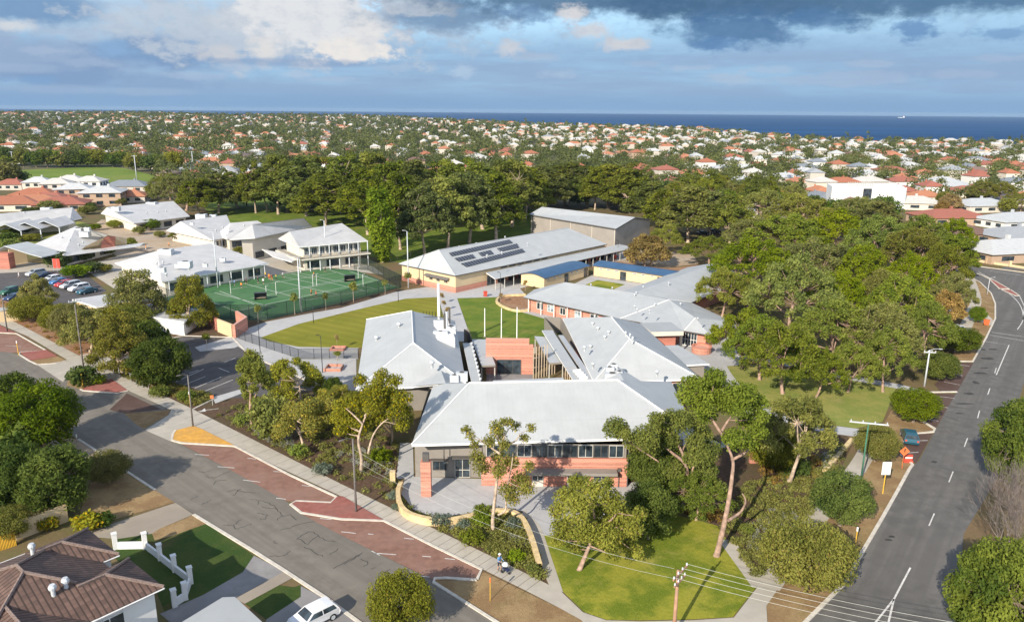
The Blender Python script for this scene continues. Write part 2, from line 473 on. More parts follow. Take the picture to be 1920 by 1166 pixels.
# ------------------------------------------------------------------ light and sky
SUN_EL, SUN_AZ = math.radians(28.0), math.radians(30.0)      # the light travels 30 degrees east of the view
travel = Vector((math.sin(SUN_AZ) * math.cos(SUN_EL), math.cos(SUN_AZ) * math.cos(SUN_EL), -math.sin(SUN_EL)))
sun = bpy.data.lights.new('sun', 'SUN'); sun.energy = 4.3; sun.angle = math.radians(0.5); sun.color = (1.0, .90, .76)
so = bpy.data.objects.new('sun', sun); col.objects.link(so)
so.rotation_euler = (-travel).to_track_quat('Z', 'Y').to_euler()

w = bpy.data.worlds.new('World'); sc.world = w; w.use_nodes = True
W = NT(w.node_tree); bg = W.N['Background']
sky = W.n('ShaderNodeTexSky', sky_type='NISHITA', sun_disc=False, sun_elevation=SUN_EL, sun_rotation=math.radians(150), altitude=0, air_density=1.0, dust_density=.6, ozone_density=2.5)
SKY_S = .13
bg.inputs['Strength'].default_value = SKY_S
dirv = W.vmath('NORMALIZE', W.n('ShaderNodeTexCoord').outputs['Generated'])
sx = W.n('ShaderNodeSeparateXYZ', {0: dirv})
az = W.math('ARCTAN2', sx.outputs[0], sx.outputs[1]); el = W.math('ARCSINE', sx.outputs[2])
uv = W.n('ShaderNodeCombineXYZ', {0: az, 1: W.math('MULTIPLY', el, 1.7)}).outputs[0]
n_big = W.noise(uv, 7.0, 8, .6); n_mid = W.noise(uv, 21.0, 8, .62); n_fin = W.noise(uv, 48.0, 7, .62)
n_lay = W.noise(W.n('ShaderNodeCombineXYZ', {0: az, 1: W.math('MULTIPLY', el, 9.0)}).outputs[0], 4.0, 6, .6)


def skyc(r, g, b):
    f = lambda v: ((v / 255 / 12.92) if v / 255 <= .04045 else ((v / 255 + .055) / 1.055) ** 2.4) / SKY_S
    k = 2 ** -EXPO; return (f(r) * k, f(g) * k, f(b) * k)


def ang(px, py):
    d = ray(px, py).normalized(); return math.atan2(d.x, d.y), math.asin(d.z)


def blob(px, py, rx, ry, ns=(n_mid, 1.0), amp=1.1, soft=.7):
    """Cloud mass: an ellipse in direction, its edge broken up by noise. Sizes in pixels of the photograph."""
    a, e = ang(px, py)
    dx = W.math('DIVIDE', W.math('SUBTRACT', az, a), rx / FPX); dy = W.math('DIVIDE', W.math('SUBTRACT', el, e), ry / FPX)
    d = W.math('SQRT', W.math('ADD', W.math('MULTIPLY', dx, dx), W.math('MULTIPLY', dy, dy)))
    v = W.math('ADD', W.math('SUBTRACT', 1.0, d), W.math('MULTIPLY', W.math('SUBTRACT', ns[0], .5), amp * 2.0))
    return W.ramp(v, 0.0, soft)


c = W.n('ShaderNodeHueSaturation', {'Hue': .5, 'Saturation': 1.0, 'Value': 1.0, 'Color': sky.outputs[0]}).outputs[0]
deg = math.radians
# thin distant cloud that fills the lower sky, in level streaks
bank = W.ramp(el, deg(11), deg(3))
c = W.mix(W.math('MULTIPLY', bank, .93), c, skyc(146, 190, 228))
c = W.mix(W.math('MULTIPLY', W.math('MULTIPLY', W.ramp(el, deg(5.6), deg(3.2)), W.ramp(n_lay, .25, .6)), .9), c, skyc(150, 176, 209))
c = W.mix(W.math('MULTIPLY', W.ramp(el, deg(1.7), deg(.3)), .8), c, skyc(134, 170, 207))
c = W.mix(W.math('MULTIPLY', W.ramp(n_big, .52, .70), W.math('MULTIPLY', W.ramp(el, deg(1.0), deg(2.2)), .4)), c, skyc(138, 164, 199))
# high sky: broken cloud all round
c = W.mix(W.math('MULTIPLY', W.ramp(n_big, .44, .62), W.ramp(el, deg(7), deg(14))), c, skyc(226, 230, 235))
# west half: grey-blue cloud with lighter heads
for px, py, rx, ry, col_, op in (
        (330, 20, 640, 90, (178, 198, 219), .75), (40, 12, 140, 34, (108, 147, 190), .8), (70, 112, 210, 55, (150, 173, 205), .75), (120, 140, 120, 22, (122, 155, 195), .6),
        (300, 96, 150, 40, (126, 157, 196), .85), (520, 58, 280, 62, (194, 205, 218), .8), (600, 36, 170, 66, (228, 230, 233), .95),
        (655, 96, 100, 24, (236, 233, 230), 1.0), (495, 92, 36, 26, (228, 226, 224), .85), (410, 100, 50, 18, (210, 211, 215), .75), (24, 48, 38, 12, (216, 220, 225), .85),
        (180, 152, 260, 18, (134, 163, 200), .55), (560, 118, 190, 9, (140, 165, 200), .55), (690, 60, 40, 46, (232, 231, 230), .8),
        (820, 22, 170, 44, (122, 153, 186), .9), (770, 10, 110, 22, (196, 204, 214), .75), (1080, -14, 460, 50, (94, 126, 158), .95), (985, 26, 70, 22, (104, 139, 178), .7),
        (1430, 4, 360, 48, (76, 110, 144), .97), (1390, 52, 150, 40, (82, 121, 164), .9), (1530, 36, 80, 26, (86, 126, 169), .85), (1345, 84, 60, 18, (92, 135, 182), .75),
        (1800, -10, 260, 36, (90, 126, 160), .97), (1718, 58, 44, 24, (104, 146, 192), .85), (1880, 64, 60, 13, (116, 156, 200), .7),
        (150, 66, 70, 13, (178, 197, 219), .75), (232, 56, 56, 15, (190, 204, 220), .75), (96, 96, 60, 9, (168, 188, 214), .7), (40, 128, 90, 10, (162, 184, 212), .65), (170, 118, 60, 9, (166, 186, 213), .6), (360, 142, 70, 9, (170, 190, 216), .6), (445, 126, 46, 8, (176, 194, 217), .6),
        (270, 172, 110, 8, (160, 184, 213), .55), (100, 168, 130, 9, (158, 182, 212), .5), (620, 150, 60, 8, (172, 192, 217), .55), (560, 140, 34, 9, (182, 199, 220), .6), (740, 128, 44, 9, (176, 196, 220), .5), (215, 92, 40, 18, (140, 178, 218), .7), (60, 150, 50, 8, (128, 168, 210), .6), (250, 30, 60, 20, (196, 208, 222), .7), (430, 40, 60, 24, (206, 213, 222), .7),
        (1210, 120, 40, 8, (168, 188, 215), .5), (1290, 128, 50, 7, (178, 195, 218), .5), (1440, 132, 60, 8, (176, 194, 217), .5), (1640, 120, 60, 8, (174, 193, 217), .5), (1800, 140, 70, 9, (170, 190, 215), .5), (1880, 110, 50, 8, (172, 191, 216), .5),
        (1072, 26, 36, 22, (222, 221, 223), .9), (1110, 58, 44, 20, (212, 214, 219), .85), (1172, 84, 60, 16, (212, 213, 217), .9), (956, 92, 30, 20, (208, 211, 218), .85),
        (1000, 108, 60, 10, (178, 194, 215), .6), (868, 134, 30, 18, (182, 204, 227), .7), (1045, 140, 40, 11, (178, 200, 223), .5), (1370, 148, 60, 14, (182, 196, 216), .5), (1560, 150, 120, 14, (172, 190, 214), .45)):
    k = blob(px, py, rx, ry, ns=(n_mid if rx > 70 else n_fin, 1), amp=(1.25 if sum(col_) > 560 else .75) if rx > 70 else 1.0, soft=(.4 if sum(col_) > 560 else .6) if rx > 70 else .7)
    c = W.mix(W.math('MULTIPLY', k, op), c, skyc(*col_))
shade = W.math('MULTIPLY', W.ramp(n_fin, .42, .68), W.math('MULTIPLY', W.ramp(el, deg(2.6), deg(4.6)), .16))
c = W.mix(shade, c, skyc(120, 150, 190))
W.L.new(c, bg.inputs['Color'])

# ------------------------------------------------------------------ terrain and sea
COAST = [(-2600, 2700), (-1500, 2720), (-700, 2500), (0, 2150), (300, 1900), (400, 1700), (440, 1380), (500, 1240), (740, 1130), (1100, 1000), (2600, 600)]


def coast_y(x):
    for (x0, y0), (x1, y1) in zip(COAST, COAST[1:]):
        if x <= x1: return y0 + (y1 - y0) * (x - x0) / (x1 - x0)
    return COAST[-1][1]


def ground_z(x, y):
    """Level round the school; beyond it the land rolls and lifts towards the dunes on the left."""
    d = math.hypot(x, y)
    t = min(1.0, max(0.0, (d - 420.0) / 900.0)); t = t * t * (3 - 2 * t)
    cyy = coast_y(x); f = max(0.0, y / cyy)
    lift = 19.0 * (1 / (1 + math.exp((x / max(y, 300) - .02) * 9.0)))
    up = min(1.0, max(0.0, (f - .35) / .6)); up = up * up * (3 - 2 * up)
    roll_ = 4.0 * math.sin(x * .0042 + 1.0) * math.sin(y * .0051 + .5) + 2.2 * math.sin(x * .011 + y * .006)
    z = t * (lift * up + roll_ * (1 - .5 * up))
    if f > .965: z = z * max(0.0, (1.03 - f) / .065) - 9.0 * min(1.0, (f - .965) / .05)
    return z


mb = MB(); xs = [-2600 + 52 * i for i in range(101)]; ys = [-160, -60, 0, 40, 100, 160, 220, 280, 340, 400] + [440 + 40 * i for i in range(64)]
for y in ys:
    for x in xs: mb.v.append((x, y, ground_z(x, y) if y > 0 else 0.0))
nx = len(xs)
for j in range(len(ys) - 1):
    for i in range(nx - 1):
        mb.f.append((j * nx + i, j * nx + i + 1, (j + 1) * nx + i + 1, (j + 1) * nx + i)); mb.m.append(0)
tag(mb.build('ground', MAT['ground'], smooth=True), kind='structure')
SEA_Z = -8.0
mb = MB(); S = 12500.0
mb.face([(-S, 300, SEA_Z), (S, 300, SEA_Z), (S, S, SEA_Z), (-S, S, SEA_Z)])
tag(mb.build('sea', MAT['sea']), kind='structure')

LV = .012
LAY = [0]


def lay(lv):
    LAY[0] += 1; return lv + .1 * (LAY[0] % 9)


def flat(name, pts, mat, lv, kind='structure', world_pts=False):
    """A sheet on the ground from points of the photograph (or metres)."""
    lv = lay(lv); q = [Vector((p[0], p[1], lv * LV)) for p in pts] if world_pts else [P(p[0], p[1], lv * LV) for p in pts]
    mb = MB(); mb.face(q)
    return tag(mb.build(name, MAT[mat]), kind=kind)


def offset_line(ws, d):
    out = []
    for i, p in enumerate(ws):
        a = ws[max(i - 1, 0)]; b = ws[min(i + 1, len(ws) - 1)]
        t = Vector((b.x - a.x, b.y - a.y, 0)).normalized(); out.append(Vector((p.x - t.y * d, p.y + t.x * d, p.z)))
    return out


def smooth_line(ws, n=4):
    """Catmull-Rom through the points."""
    if len(ws) < 3: return ws
    q = [ws[0]] + ws + [ws[-1]]; out = []
    for i in range(1, len(q) - 2):
        for k in range(n):
            t = k / n; a, b, c_, d = q[i - 1], q[i], q[i + 1], q[i + 2]
            out.append(.5 * ((2 * b) + (c_ - a) * t + (2 * a - 5 * b + 4 * c_ - d) * t * t + (3 * b - a - 3 * c_ + d) * t ** 3))
    return out + [ws[-1]]


def ribbon(mb, ws, width, z, mi=0):
    a = offset_line(ws, width / 2); b = offset_line(ws, -width / 2)
    for i in range(len(ws) - 1):
        mb.face([(b[i].x, b[i].y, z), (b[i + 1].x, b[i + 1].y, z), (a[i + 1].x, a[i + 1].y, z), (a[i].x, a[i].y, z)], mi)


def path(name, pts, width, mat, lv, smooth=True, dashed=None):
    ws = [P(x, y, 0) for x, y in pts]
    if smooth: ws = smooth_line(ws)
    mb = MB(); ribbon(mb, ws, width, lay(lv) * LV)
    return tag(mb.build(name, MAT[mat]), kind='structure')


def kerb_line(mb, pts, w_=.22, h=.13, smooth=False, z0=0.0):
    ws = [P(x, y, 0) for x, y in pts]
    if smooth: ws = smooth_line(ws)
    a = offset_line(ws, w_ / 2); b = offset_line(ws, -w_ / 2)
    for i in range(len(ws) - 1):
        A, B, C, D = b[i], b[i + 1], a[i + 1], a[i]
        for q in (((A, h), (B, h), (C, h), (D, h)), ((A, z0), (B, z0), (B, h), (A, h)), ((C, z0), (D, z0), (D, h), (C, h))):
            mb.face([(p.x, p.y, z) for p, z in q])


# main road on the right
flat('main_road', [(1478, 1200), (1517, 1160), (1582, 1095), (1616, 1037), (1654, 972), (1685, 917), (1709, 872), (1722, 865), (1753, 807), (1774, 769), (1794, 733), (1825, 678), (1849, 634),
                   (1866, 598), (1866, 570), (1858, 550), (1838, 530), (1812, 516), (1780, 508), (1790, 497), (1824, 499), (1920, 512), (2080, 535), (2080, 660), (1960, 680), (1925, 700), (1905, 770), (1870, 897), (1807, 1000), (1790, 1200)], 'asphalt_dark', 2)
flat('side_street', [(1920, 507), (1875, 505), (1885, 499), (1960, 506), (2080, 520), (2080, 540), (1960, 530)], 'asphalt_dark', 1)
mb = MB()
for a, b in (((1836.6, 770), (1833, 784)), ((1814, 821.5), (1808, 837.7)), ((1787, 884), (1779, 904)), ((1751.7, 962.7), (1741.7, 985.8)), ((1856, 728), (1852, 740)), ((1868, 690), (1865, 700))):
    A, B = P(*a), P(*b); ribbon(mb, [A, B], .13, 3 * LV)
for line in ([(1707, 1064), (1676, 1123), (1642, 1166), (1622, 1192)], [(1676, 1123), (1666, 1166), (1660, 1192)], [(1849, 640.6), (1892, 647), (1868, 703)], [(1856.6, 628.6), (1990, 651)], [(1859.6, 623), (1990, 642)],
             [(1907.6, 618), (1918, 600), (1916, 580), (1905, 562), (1884, 545), (1860, 530)], [(1918, 600), (1921, 575), (1912, 556)], [(1835, 510), (1852, 520)], [(1856, 508), (1960, 523)]):
    ws = [P(*p) for p in line]; ribbon(mb, smooth_line(ws) if len(line) > 4 else ws, .16, 3 * LV)
tag(mb.build('road_markings', MAT['line_white']), kind='structure')
mb = MB()
for isl in ([(1855, 524), (1865, 527), (1892, 542.5), (1873, 541.5)], [(1878, 544), (1895, 544), (1911, 555), (1903.5, 555)]):
    mb.prism([P(*p) for p in isl], 0, .12)
tag(mb.build('median_paving', MAT['island_red']), kind='structure')
mb = MB()
for isl in ([(1824, 511), (1840, 516), (1855, 524), (1873, 541.5), (1892, 542.5), (1865, 527), (1845, 517)], [(1878, 544), (1895, 544), (1911, 555), (1903.5, 555), (1878, 544)]):
    kerb_line(mb, isl, .3, .15)
kerb_line(mb, [(1470, 1208), (1517, 1160), (1582, 1095), (1616, 1037), (1654, 972), (1685, 917), (1705, 880), (1711, 872), (1706, 866)], .35, .14)
kerb_line(mb, [(1791, 678), (1824, 678), (1849, 634), (1866, 598), (1866, 570), (1858, 550), (1838, 530), (1812, 516)], .3, .14)
kerb_line(mb, [(1702, 815), (1750, 810), (1753, 804), (1722, 786)], .3, .14)
kerb_line(mb, [(1734, 736), (1794, 735)], .3, .14)
kerb_line(mb, [(1790, 496.5), (1824, 498.5), (1920, 511), (2080, 534)], .3, .14)
# left street kerbs
kerb_line(mb, [(147, 824), (185, 848), (240, 886), (291, 919)], .3, .1)
kerb_line(mb, [(363, 965), (470, 1030), (535, 1071), (612, 1122), (680, 1172)], .35, .1)
kerb_line(mb, [(322, 826), (340, 831), (440, 837), (545, 892), (631, 932), (620, 943), (555, 940), (545, 946), (565, 962), (640, 974), (720, 977), (812, 1024), (903, 1068), (894, 1088)], .28, .13)
kerb_line(mb, [(322, 826), (324, 815), (329, 807)], .28, .13)
kerb_line(mb, [(894, 1088), (836, 1084), (815, 1085), (813, 1092), (873, 1130), (930, 1166), (975, 1196)], .3, .13)
kerb_line(mb, [(151, 730), (156, 733), (220, 738), (240, 733)], .25, .13)
kerb_line(mb, [(-10, 624), (31, 626), (86, 657), (38, 661), (36, 665), (55, 677), (70, 684), (105, 682), (127, 676)], .25, .13)
kerb_line(mb, [(150, 667), (203, 659)], .25, .13)
kerb_line(mb, [(362, 768), (402, 748)], .25, .13)
kerb_line(mb, [(304, 638), (345, 630), (436, 633), (462, 660), (490, 676), (545, 700), (580, 716)], .3, .13)
tag(mb.build('kerb', MAT['kerb']), kind='structure')

# left street
flat('street', [(-60, 610), (0, 655), (36, 665), (70, 684), (127, 676), (151, 668), (203, 659), (195, 689), (185, 702), (240, 733), (324, 770), (316, 778), (272, 806), (322, 828), (340, 833), (440, 885), (535, 938),
                (600, 982), (640, 1003), (811, 1087), (873, 1130), (985, 1205), (740, 1205), (640, 1137), (535, 1071), (470, 1030), (363, 963), (291, 919), (240, 886), (185, 848), (147, 824), (60, 770), (-60, 700)], 'asphalt', 2)
flat('parking_bay', [(340, 832), (442, 839), (631, 933), (617, 944), (549, 941), (535, 938), (440, 885)], 'bay_red', 3)
flat('parking_bay', [(566, 963), (640, 975), (720, 977), (901, 1068), (893, 1087), (811, 1086), (640, 1003), (600, 982)], 'bay_red', 3)
flat('parking_bay', [(-10, 626), (31, 628), (82, 657), (36, 662), (-10, 658)], 'bay_red', 3)
flat('parking_bay', [(205, 768), (238, 737), (301, 767), (235, 775)], 'bay_brown', 3)
mb = MB()
for a, b in (((365, 852), (392, 853.5)), ((408, 875), (440, 877.5)), ((456, 900), (488, 904)), ((518, 934), (536, 936)), ((464, 859), (480, 861)), ((512, 884), (528, 885)), ((566, 910), (582, 912)), ((640, 997), (667, 1000)), ((758, 1009), (776, 1011)),
             ((703, 1037), (743, 1040)), ((792, 1043), (808, 1044)), ((834, 1047), (853, 1049)), ((780, 1079), (805, 1082)), ((600, 972), (622, 974)), ((690, 1001), (700, 1002)), ((10, 648), (40, 650))):
    ribbon(mb, [P(*a), P(*b)], .11, 4 * LV)
ribbon(mb, [P(697, 1033), P(712, 1041)], .11, 4 * LV); ribbon(mb, [P(836, 1083), P(880, 1088)], .11, 4 * LV)
tag(mb.build('bay_markings', MAT['line_white']), kind='structure')
mb = MB(); mb.prism([P(*p) for p in ((545, 945), (555, 940), (619, 943), (631, 932), (642, 931), (720, 976), (640, 973), (566, 962))], 0, .11)
mb.prism([P(*p) for p in ((152, 731), (209, 711), (240, 733), (220, 737))], 0, .11)
mb.prism([P(*p) for p in ((38, 661), (86, 656), (107, 668), (55, 676))], 0, .11); mb.prism([P(*p) for p in ((-10, 606), (31, 625), (-10, 623))], 0, .11)
tag(mb.build('brick_paving', MAT['island_red']), kind='structure')
mb = MB(); mb.prism([P(*p) for p in ((323, 825), (329, 808), (363, 799), (380, 806), (438, 835), (400, 834), (342, 831))], 0, .11)
tag(mb.build('traffic_island', MAT['island_yellow']), kind='structure')
flat('verge', [(55, 677), (108, 668), (126, 676), (70, 684)], 'verge', 4)
flat('verge', [(185, 715), (209, 710), (152, 730), (125, 722), (130, 702), (170, 700)], 'verge', 4)
flat('verge', [(233, 775), (320, 768), (314, 778), (270, 804), (255, 795)], 'verge', 3)
flat('verge', [(815, 1086), (893, 1089), (905, 1070), (960, 1097), (1051, 1140), (1110, 1172), (985, 1205), (935, 1167), (873, 1128), (816, 1092)], 'verge', 3)
flat('verge', [(1709, 872), (1685, 917), (1654, 972), (1616, 1037), (1582, 1095), (1517, 1160), (1470, 1205), (1442, 1205), (1437, 1130), (1462, 1096), (1512, 1010), (1556, 958), (1610, 893), (1640, 850), (1665, 815), (1700, 815), (1700, 860)], 'verge', 1)
flat('verge', [(1640, 850), (1660, 790), (1690, 735), (1735, 737), (1722, 786), (1752, 806), (1702, 815)], 'verge', 2)
flat('verge', [(1812, 517), (1838, 531), (1857, 551), (1865, 570), (1865, 598), (1848, 634), (1823, 678), (1790, 678), (1790, 640), (1810, 600), (1815, 560), (1800, 530)], 'verge', 1)
flat('footpath', [(1829, 590), (1852, 590), (1862, 600), (1862, 612), (1836, 602)], 'concrete', 3)
path('footpath', [(1818, 520), (1830, 560), (1822, 585), (1812, 610), (1800, 640)], 2.2, 'concrete', 3)
flat('verge', [(147, 824), (185, 848), (236, 885), (180, 880), (100, 850), (90, 815)], 'sand', 3)
flat('verge', [(170, 905), (240, 886), (291, 919), (327, 941), (175, 985), (150, 960)], 'verge', 3)
flat('footpath', [(-60, 565), (0, 589), (151, 668), (203, 660), (215, 680), (195, 689), (350, 761), (640, 907), (925, 1044), (1028, 1095), (1052, 1108), (1093, 1147), (1137, 1162), (1200, 1164), (1300, 1162), (1376, 1157),
                  (1400, 1126), (1424, 1095), (1446, 1080), (1465, 1094), (1437, 1135), (1441, 1205), (1130, 1205), (1089, 1161), (1051, 1140), (983, 1105), (904, 1066), (722, 975), (640, 930), (442, 838), (363, 798), (320, 768), (240, 732), (185, 702), (127, 675), (51, 630), (-60, 583)], 'concrete', 4)
flat('driveway', [(272, 806), (316, 778), (322, 768), (364, 797), (330, 807), (322, 828)], 'concrete', 5)
flat('driveway', [(70, 684), (127, 676), (151, 668), (160, 690), (130, 702), (118, 716)], 'concrete', 5)
path('footpath', [(1440, 1100), (1470, 1060), (1508, 1003), (1546, 953), (1600, 888), (1628, 843), (1642, 812)], 2.1, 'concrete', 3)
path('footpath', [(1361, 1012), (1393, 1055), (1426, 1100)], 1.6, 'concrete', 3)
# footpath joints
mb = MB()
for t in range(40):
    a = P(0 + 28 * t, 0, 0)
for (x0, y0, x1, y1, n) in ((0, 589, 640, 907, 34), (640, 907, 1028, 1095, 26)):
    for k in range(n):
        t = k / n; A = P(x0 + (x1 - x0) * t, y0 + (y1 - y0) * t); d = (P(x1, y1) - P(x0, y0)).normalized(); nrm = Vector((d.y, -d.x, 0)) * 2.6
        ribbon(mb, [A, A + nrm * (1 if nrm.y < 0 else -1)], .035, 5 * LV)
tag(mb.build('path_joint_lines', MAT['mulch']), kind='structure')

# tar-filled cracks in the street
mb = MB()
for ln in ([(372, 884), (383, 886), (396, 882)], [(385, 893), (400, 897), (415, 890), (432, 884)], [(400, 909), (405, 902), (425, 900)], [(425, 922), (440, 918), (455, 922), (480, 924)], [(470, 936), (487, 938), (483, 946)], [(487, 938), (505, 943), (520, 955), (530, 968), (545, 964), (556, 975)],
           [(482, 962), (500, 965), (497, 974), (488, 972)], [(520, 975), (529, 968)], [(418, 984), (437, 985), (441, 992), (455, 988), (472, 982)], [(437, 985), (454, 974)], [(525, 994), (545, 990), (560, 983), (590, 978)], [(555, 1011), (577, 997), (582, 997), (597, 1004), (578, 1021), (558, 1010)],
           [(597, 1004), (615, 1014), (630, 1016)], [(570, 1025), (590, 1036), (606, 1044)], [(625, 1066), (650, 1052), (675, 1040)], [(512, 1015), (520, 1018)], [(505, 1043), (530, 1042), (545, 1033)], [(676, 1048), (690, 1056), (683, 1062)], [(695, 1066), (705, 1064)], [(716, 1088), (722, 1072), (732, 1068)],
           [(645, 1058), (668, 1044), (680, 1036)], [(358, 937), (372, 930)], [(378, 946), (396, 938)], [(618, 1040), (634, 1028)], [(436, 930), (452, 916)], [(520, 955), (500, 952), (490, 950)]):
    ws = [P(*p) for p in ln]; f = []
    for i in range(len(ws) - 1):
        for k in range(4):
            q = ws[i].lerp(ws[i + 1], k / 4) + (Vector((random.uniform(-.14, .14), random.uniform(-.14, .14), 0)) if k else Vector()); f.append(q)
    f.append(ws[-1]); ribbon(mb, f, .075, 3 * LV)
tag(mb.build('road_crack_lines', MAT['crack']), kind='structure')

# old patches and sealed joints on the main road
mb = MB(); PR = random.Random(3)
for x, y, w_, h in ((1862, 655, 2.2, .5), (1850, 672, 2.6, .6), (1846, 690, 1.6, .4), (1838, 700, 2.4, .5), (1830, 718, 1.2, .8), (1815, 738, 1.8, .5), (1808, 757, 2.8, .3), (1752, 866, .9, .35), (1665, 1012, .9, .3), (1672, 1006, .8, .25), (1842, 655, 1.0, .9), (1798, 775, 1.5, .25)):
    c0 = P(x, y); mb.face([c0 + Vector((w_ * .5 * math.cos(k * .785) * PR.uniform(.6, 1.2), h * math.sin(k * .785) * PR.uniform(.6, 1.3), 3 * LV)) for k in range(8)])
for ln in ([(1770, 762), (1800, 764), (1822, 767)], [(1760, 775), (1790, 787), (1800, 790)], [(1800, 700), (1812, 695), (1830, 697)]):
    ribbon(mb, [P(*q) for q in ln], .12, 3 * LV)
tag(mb.build('road_patches', MAT['crack_soft']), kind='structure')
# right-hand parking
flat('parking_bay', [(1825, 680), (1794, 735), (1765, 735), (1752, 720), (1790, 690), (1791, 679)], 'bay_brown', 3)
flat('parking_bay', [(1792, 738), (1754, 803), (1722, 785), (1738, 738)], 'bay_brown', 3)
flat('parking_bay', [(1749, 812), (1718, 868), (1708, 864), (1680, 852), (1700, 814)], 'bay_brown', 3)
mb = MB()
for a, b in (((1791, 683), (1818, 687)), ((1785, 700), (1806, 705)), ((1770, 716), (1800, 722)), ((1748, 742), (1790, 747)), ((1740, 757), (1778, 765)), ((1730, 784), (1760, 790)), ((1705, 827), (1740, 826)), ((1690, 850), (1722, 848)), ((1722, 786), (1752, 806)), ((1688, 852), (1707, 868))):
    ribbon(mb, [P(*a), P(*b)], .12, 4 * LV)
tag(mb.build('bay_markings', MAT['line_white']), kind='structure')

# school car park on the left
flat('car_park', [(203, 659), (300, 640), (345, 631), (436, 634), (462, 661), (490, 677), (560, 705), (600, 730), (470, 745), (452, 765), (400, 792), (362, 768), (196, 690)], 'carpark', 1)
mb = MB()
for a, b in (((365, 728), (415, 707)), ((380, 735), (437, 712)), ((330, 716), (382, 692)), ((420, 680), (442, 671)), ((410, 690), (430, 698)), ((372, 771), (410, 766)), ((355, 700), (372, 694)), ((345, 722), (385, 706))):
    ribbon(mb, [P(*a), P(*b)], .13, 3 * LV)
A = P(374, 772); mb.face([P(374, 772, 3 * LV), P(384, 765, 3 * LV), P(386, 771, 3 * LV)])
tag(mb.build('bay_markings', MAT['line_white']), kind='structure')
flat('traffic_island', [(398, 745), (452, 729), (462, 734), (404, 756)], 'concrete_new', 3)
flat('traffic_island', [(365, 651), (430, 632), (455, 645), (440, 652), (375, 659)], 'concrete_new', 3)
flat('garden_bed', [(300, 640), (345, 631), (436, 633), (425, 622), (400, 612), (330, 618), (240, 640)], 'mulch', 2)
flat('garden_bed', [(151, 668), (0, 589), (-30, 575), (0, 560), (100, 590), (240, 640), (203, 659)], 'soil_red', 1)
flat('garden_bed', [(350, 761), (362, 767), (402, 748), (385, 735), (290, 705), (196, 688)], 'mulch', 3)
flat('car_park', [(-60, 520), (0, 510), (150, 505), (200, 545), (150, 575), (0, 560), (-60, 570)], 'carpark', 1)
flat('paving', [(-60, 480), (0, 488), (60, 492), (150, 505), (0, 512), (-60, 522)], 'concrete', 2)
flat('paving', [(150, 500), (220, 480), (330, 470), (420, 440), (520, 460), (700, 500), (720, 515), (608, 503), (404, 532), (300, 560), (220, 545)], 'concrete', 0.5)
flat('paving', [(190, 412), (330, 420), (420, 440), (330, 470), (220, 480), (150, 440)], 'sand', .4)
flat('lawn', [(0, 425), (145, 415), (190, 425), (110, 440), (60, 458), (0, 470)], 'lawn_dry', .6)

# court
flat('court_surround', [(296, 562), (404, 531), (608, 502), (668, 507), (753, 540), (500, 600), (405, 600)], 'court_dark', 2)
flat('sports_court', [(305, 559), (404, 533.5), (608, 504), (662, 509), (742, 537.5), (502, 594), (412, 592)], 'court', 3)
mb = MB()
for a, b in (((402, 549), (514, 577)), ((411.6, 546), (477, 571)), ((502, 523), (631.5, 552)), ((608, 503.5), (657, 519)), ((545, 513), (690, 547)), ((455, 531), (575, 563)), ((448, 582.6), (700, 527)), ((404, 534), (608, 504)), ((350, 547), (440, 583)),
             ((470, 560), (655, 521)), ((433, 543), (630, 512)), ((560, 512), (700, 541)), ((655, 509), (735, 535)), ((575, 563), (742, 536)), ((530, 519), (600, 534)), ((560, 543), (690, 517))):
    ribbon(mb, [P(*a), P(*b)], .14, 4 * LV)
tag(mb.build('court_markings', MAT['line_white']), kind='structure')

# school grounds
flat('footpath', [(438, 632), (455, 634), (505, 652), (560, 673), (668, 673), (668, 735), (612, 722), (580, 716), (545, 700), (490, 676), (462, 660), (440, 645)], 'concrete_new', 3)
flat('paving', [(428, 628), (500, 603), (640, 576), (745, 545), (735, 548), (800, 538), (860, 542), (1145, 468), (1205, 480), (1113, 498), (975, 541), (985, 552), (945, 553), (930, 557), (857, 559), (885, 640), (845, 640), (822, 558), (760, 560), (700, 573), (560, 607), (488, 633), (505, 640), (560, 650), (672, 651), (672, 673), (560, 672), (440, 634)], 'concrete_new', 2)
flat('garden_bed', [(428, 628), (500, 601), (640, 577), (752, 544), (745, 540), (640, 567), (500, 600), (420, 606), (412, 622)], 'mulch', 3)
flat('lawn', [(488, 633), (560, 607), (700, 573), (760, 560), (820, 557), (845, 640), (672, 652), (560, 650), (505, 640)], 'lawn_mown', 3)
flat('lawn', [(857, 559), (930, 557), (934, 566), (960, 580), (1052, 606), (1060, 646), (886, 642), (872, 600)], 'lawn_green', 3)
flat('garden_bed', [(932, 563), (943, 555), (985, 552), (1010, 575), (975, 580), (950, 574)], 'soil_red', 4)
flat('lawn', [(1097, 534), (1120, 525), (1172, 533), (1150, 543)], 'lawn', 3)
flat('paving', [(1060, 540), (1110, 516), (1260, 540), (1190, 550), (1066, 545)], 'concrete_new', 2)
flat('sand_play_area', [(1150, 490), (1255, 472), (1300, 478), (1310, 495), (1245, 502)], 'sand', 2)
flat('garden_bed', [(1112, 497), (1145, 488), (1250, 503), (1310, 497), (1300, 508), (1262, 512)], 'soil_red', 3)
flat('paving', [(960, 580), (1010, 575), (1170, 612), (1100, 640), (1052, 606)], 'concrete_new', 2)
flat('paving', [(1225, 640), (1330, 628), (1385, 600), (1410, 615), (1375, 650), (1400, 680), (1360, 690), (1380, 730), (1440, 775), (1420, 790), (1330, 730), (1270, 700), (1200, 760), (1350, 830), (1430, 800), (1450, 820), (1380, 850), (1250, 830), (1170, 700)], 'concrete_new', 1)
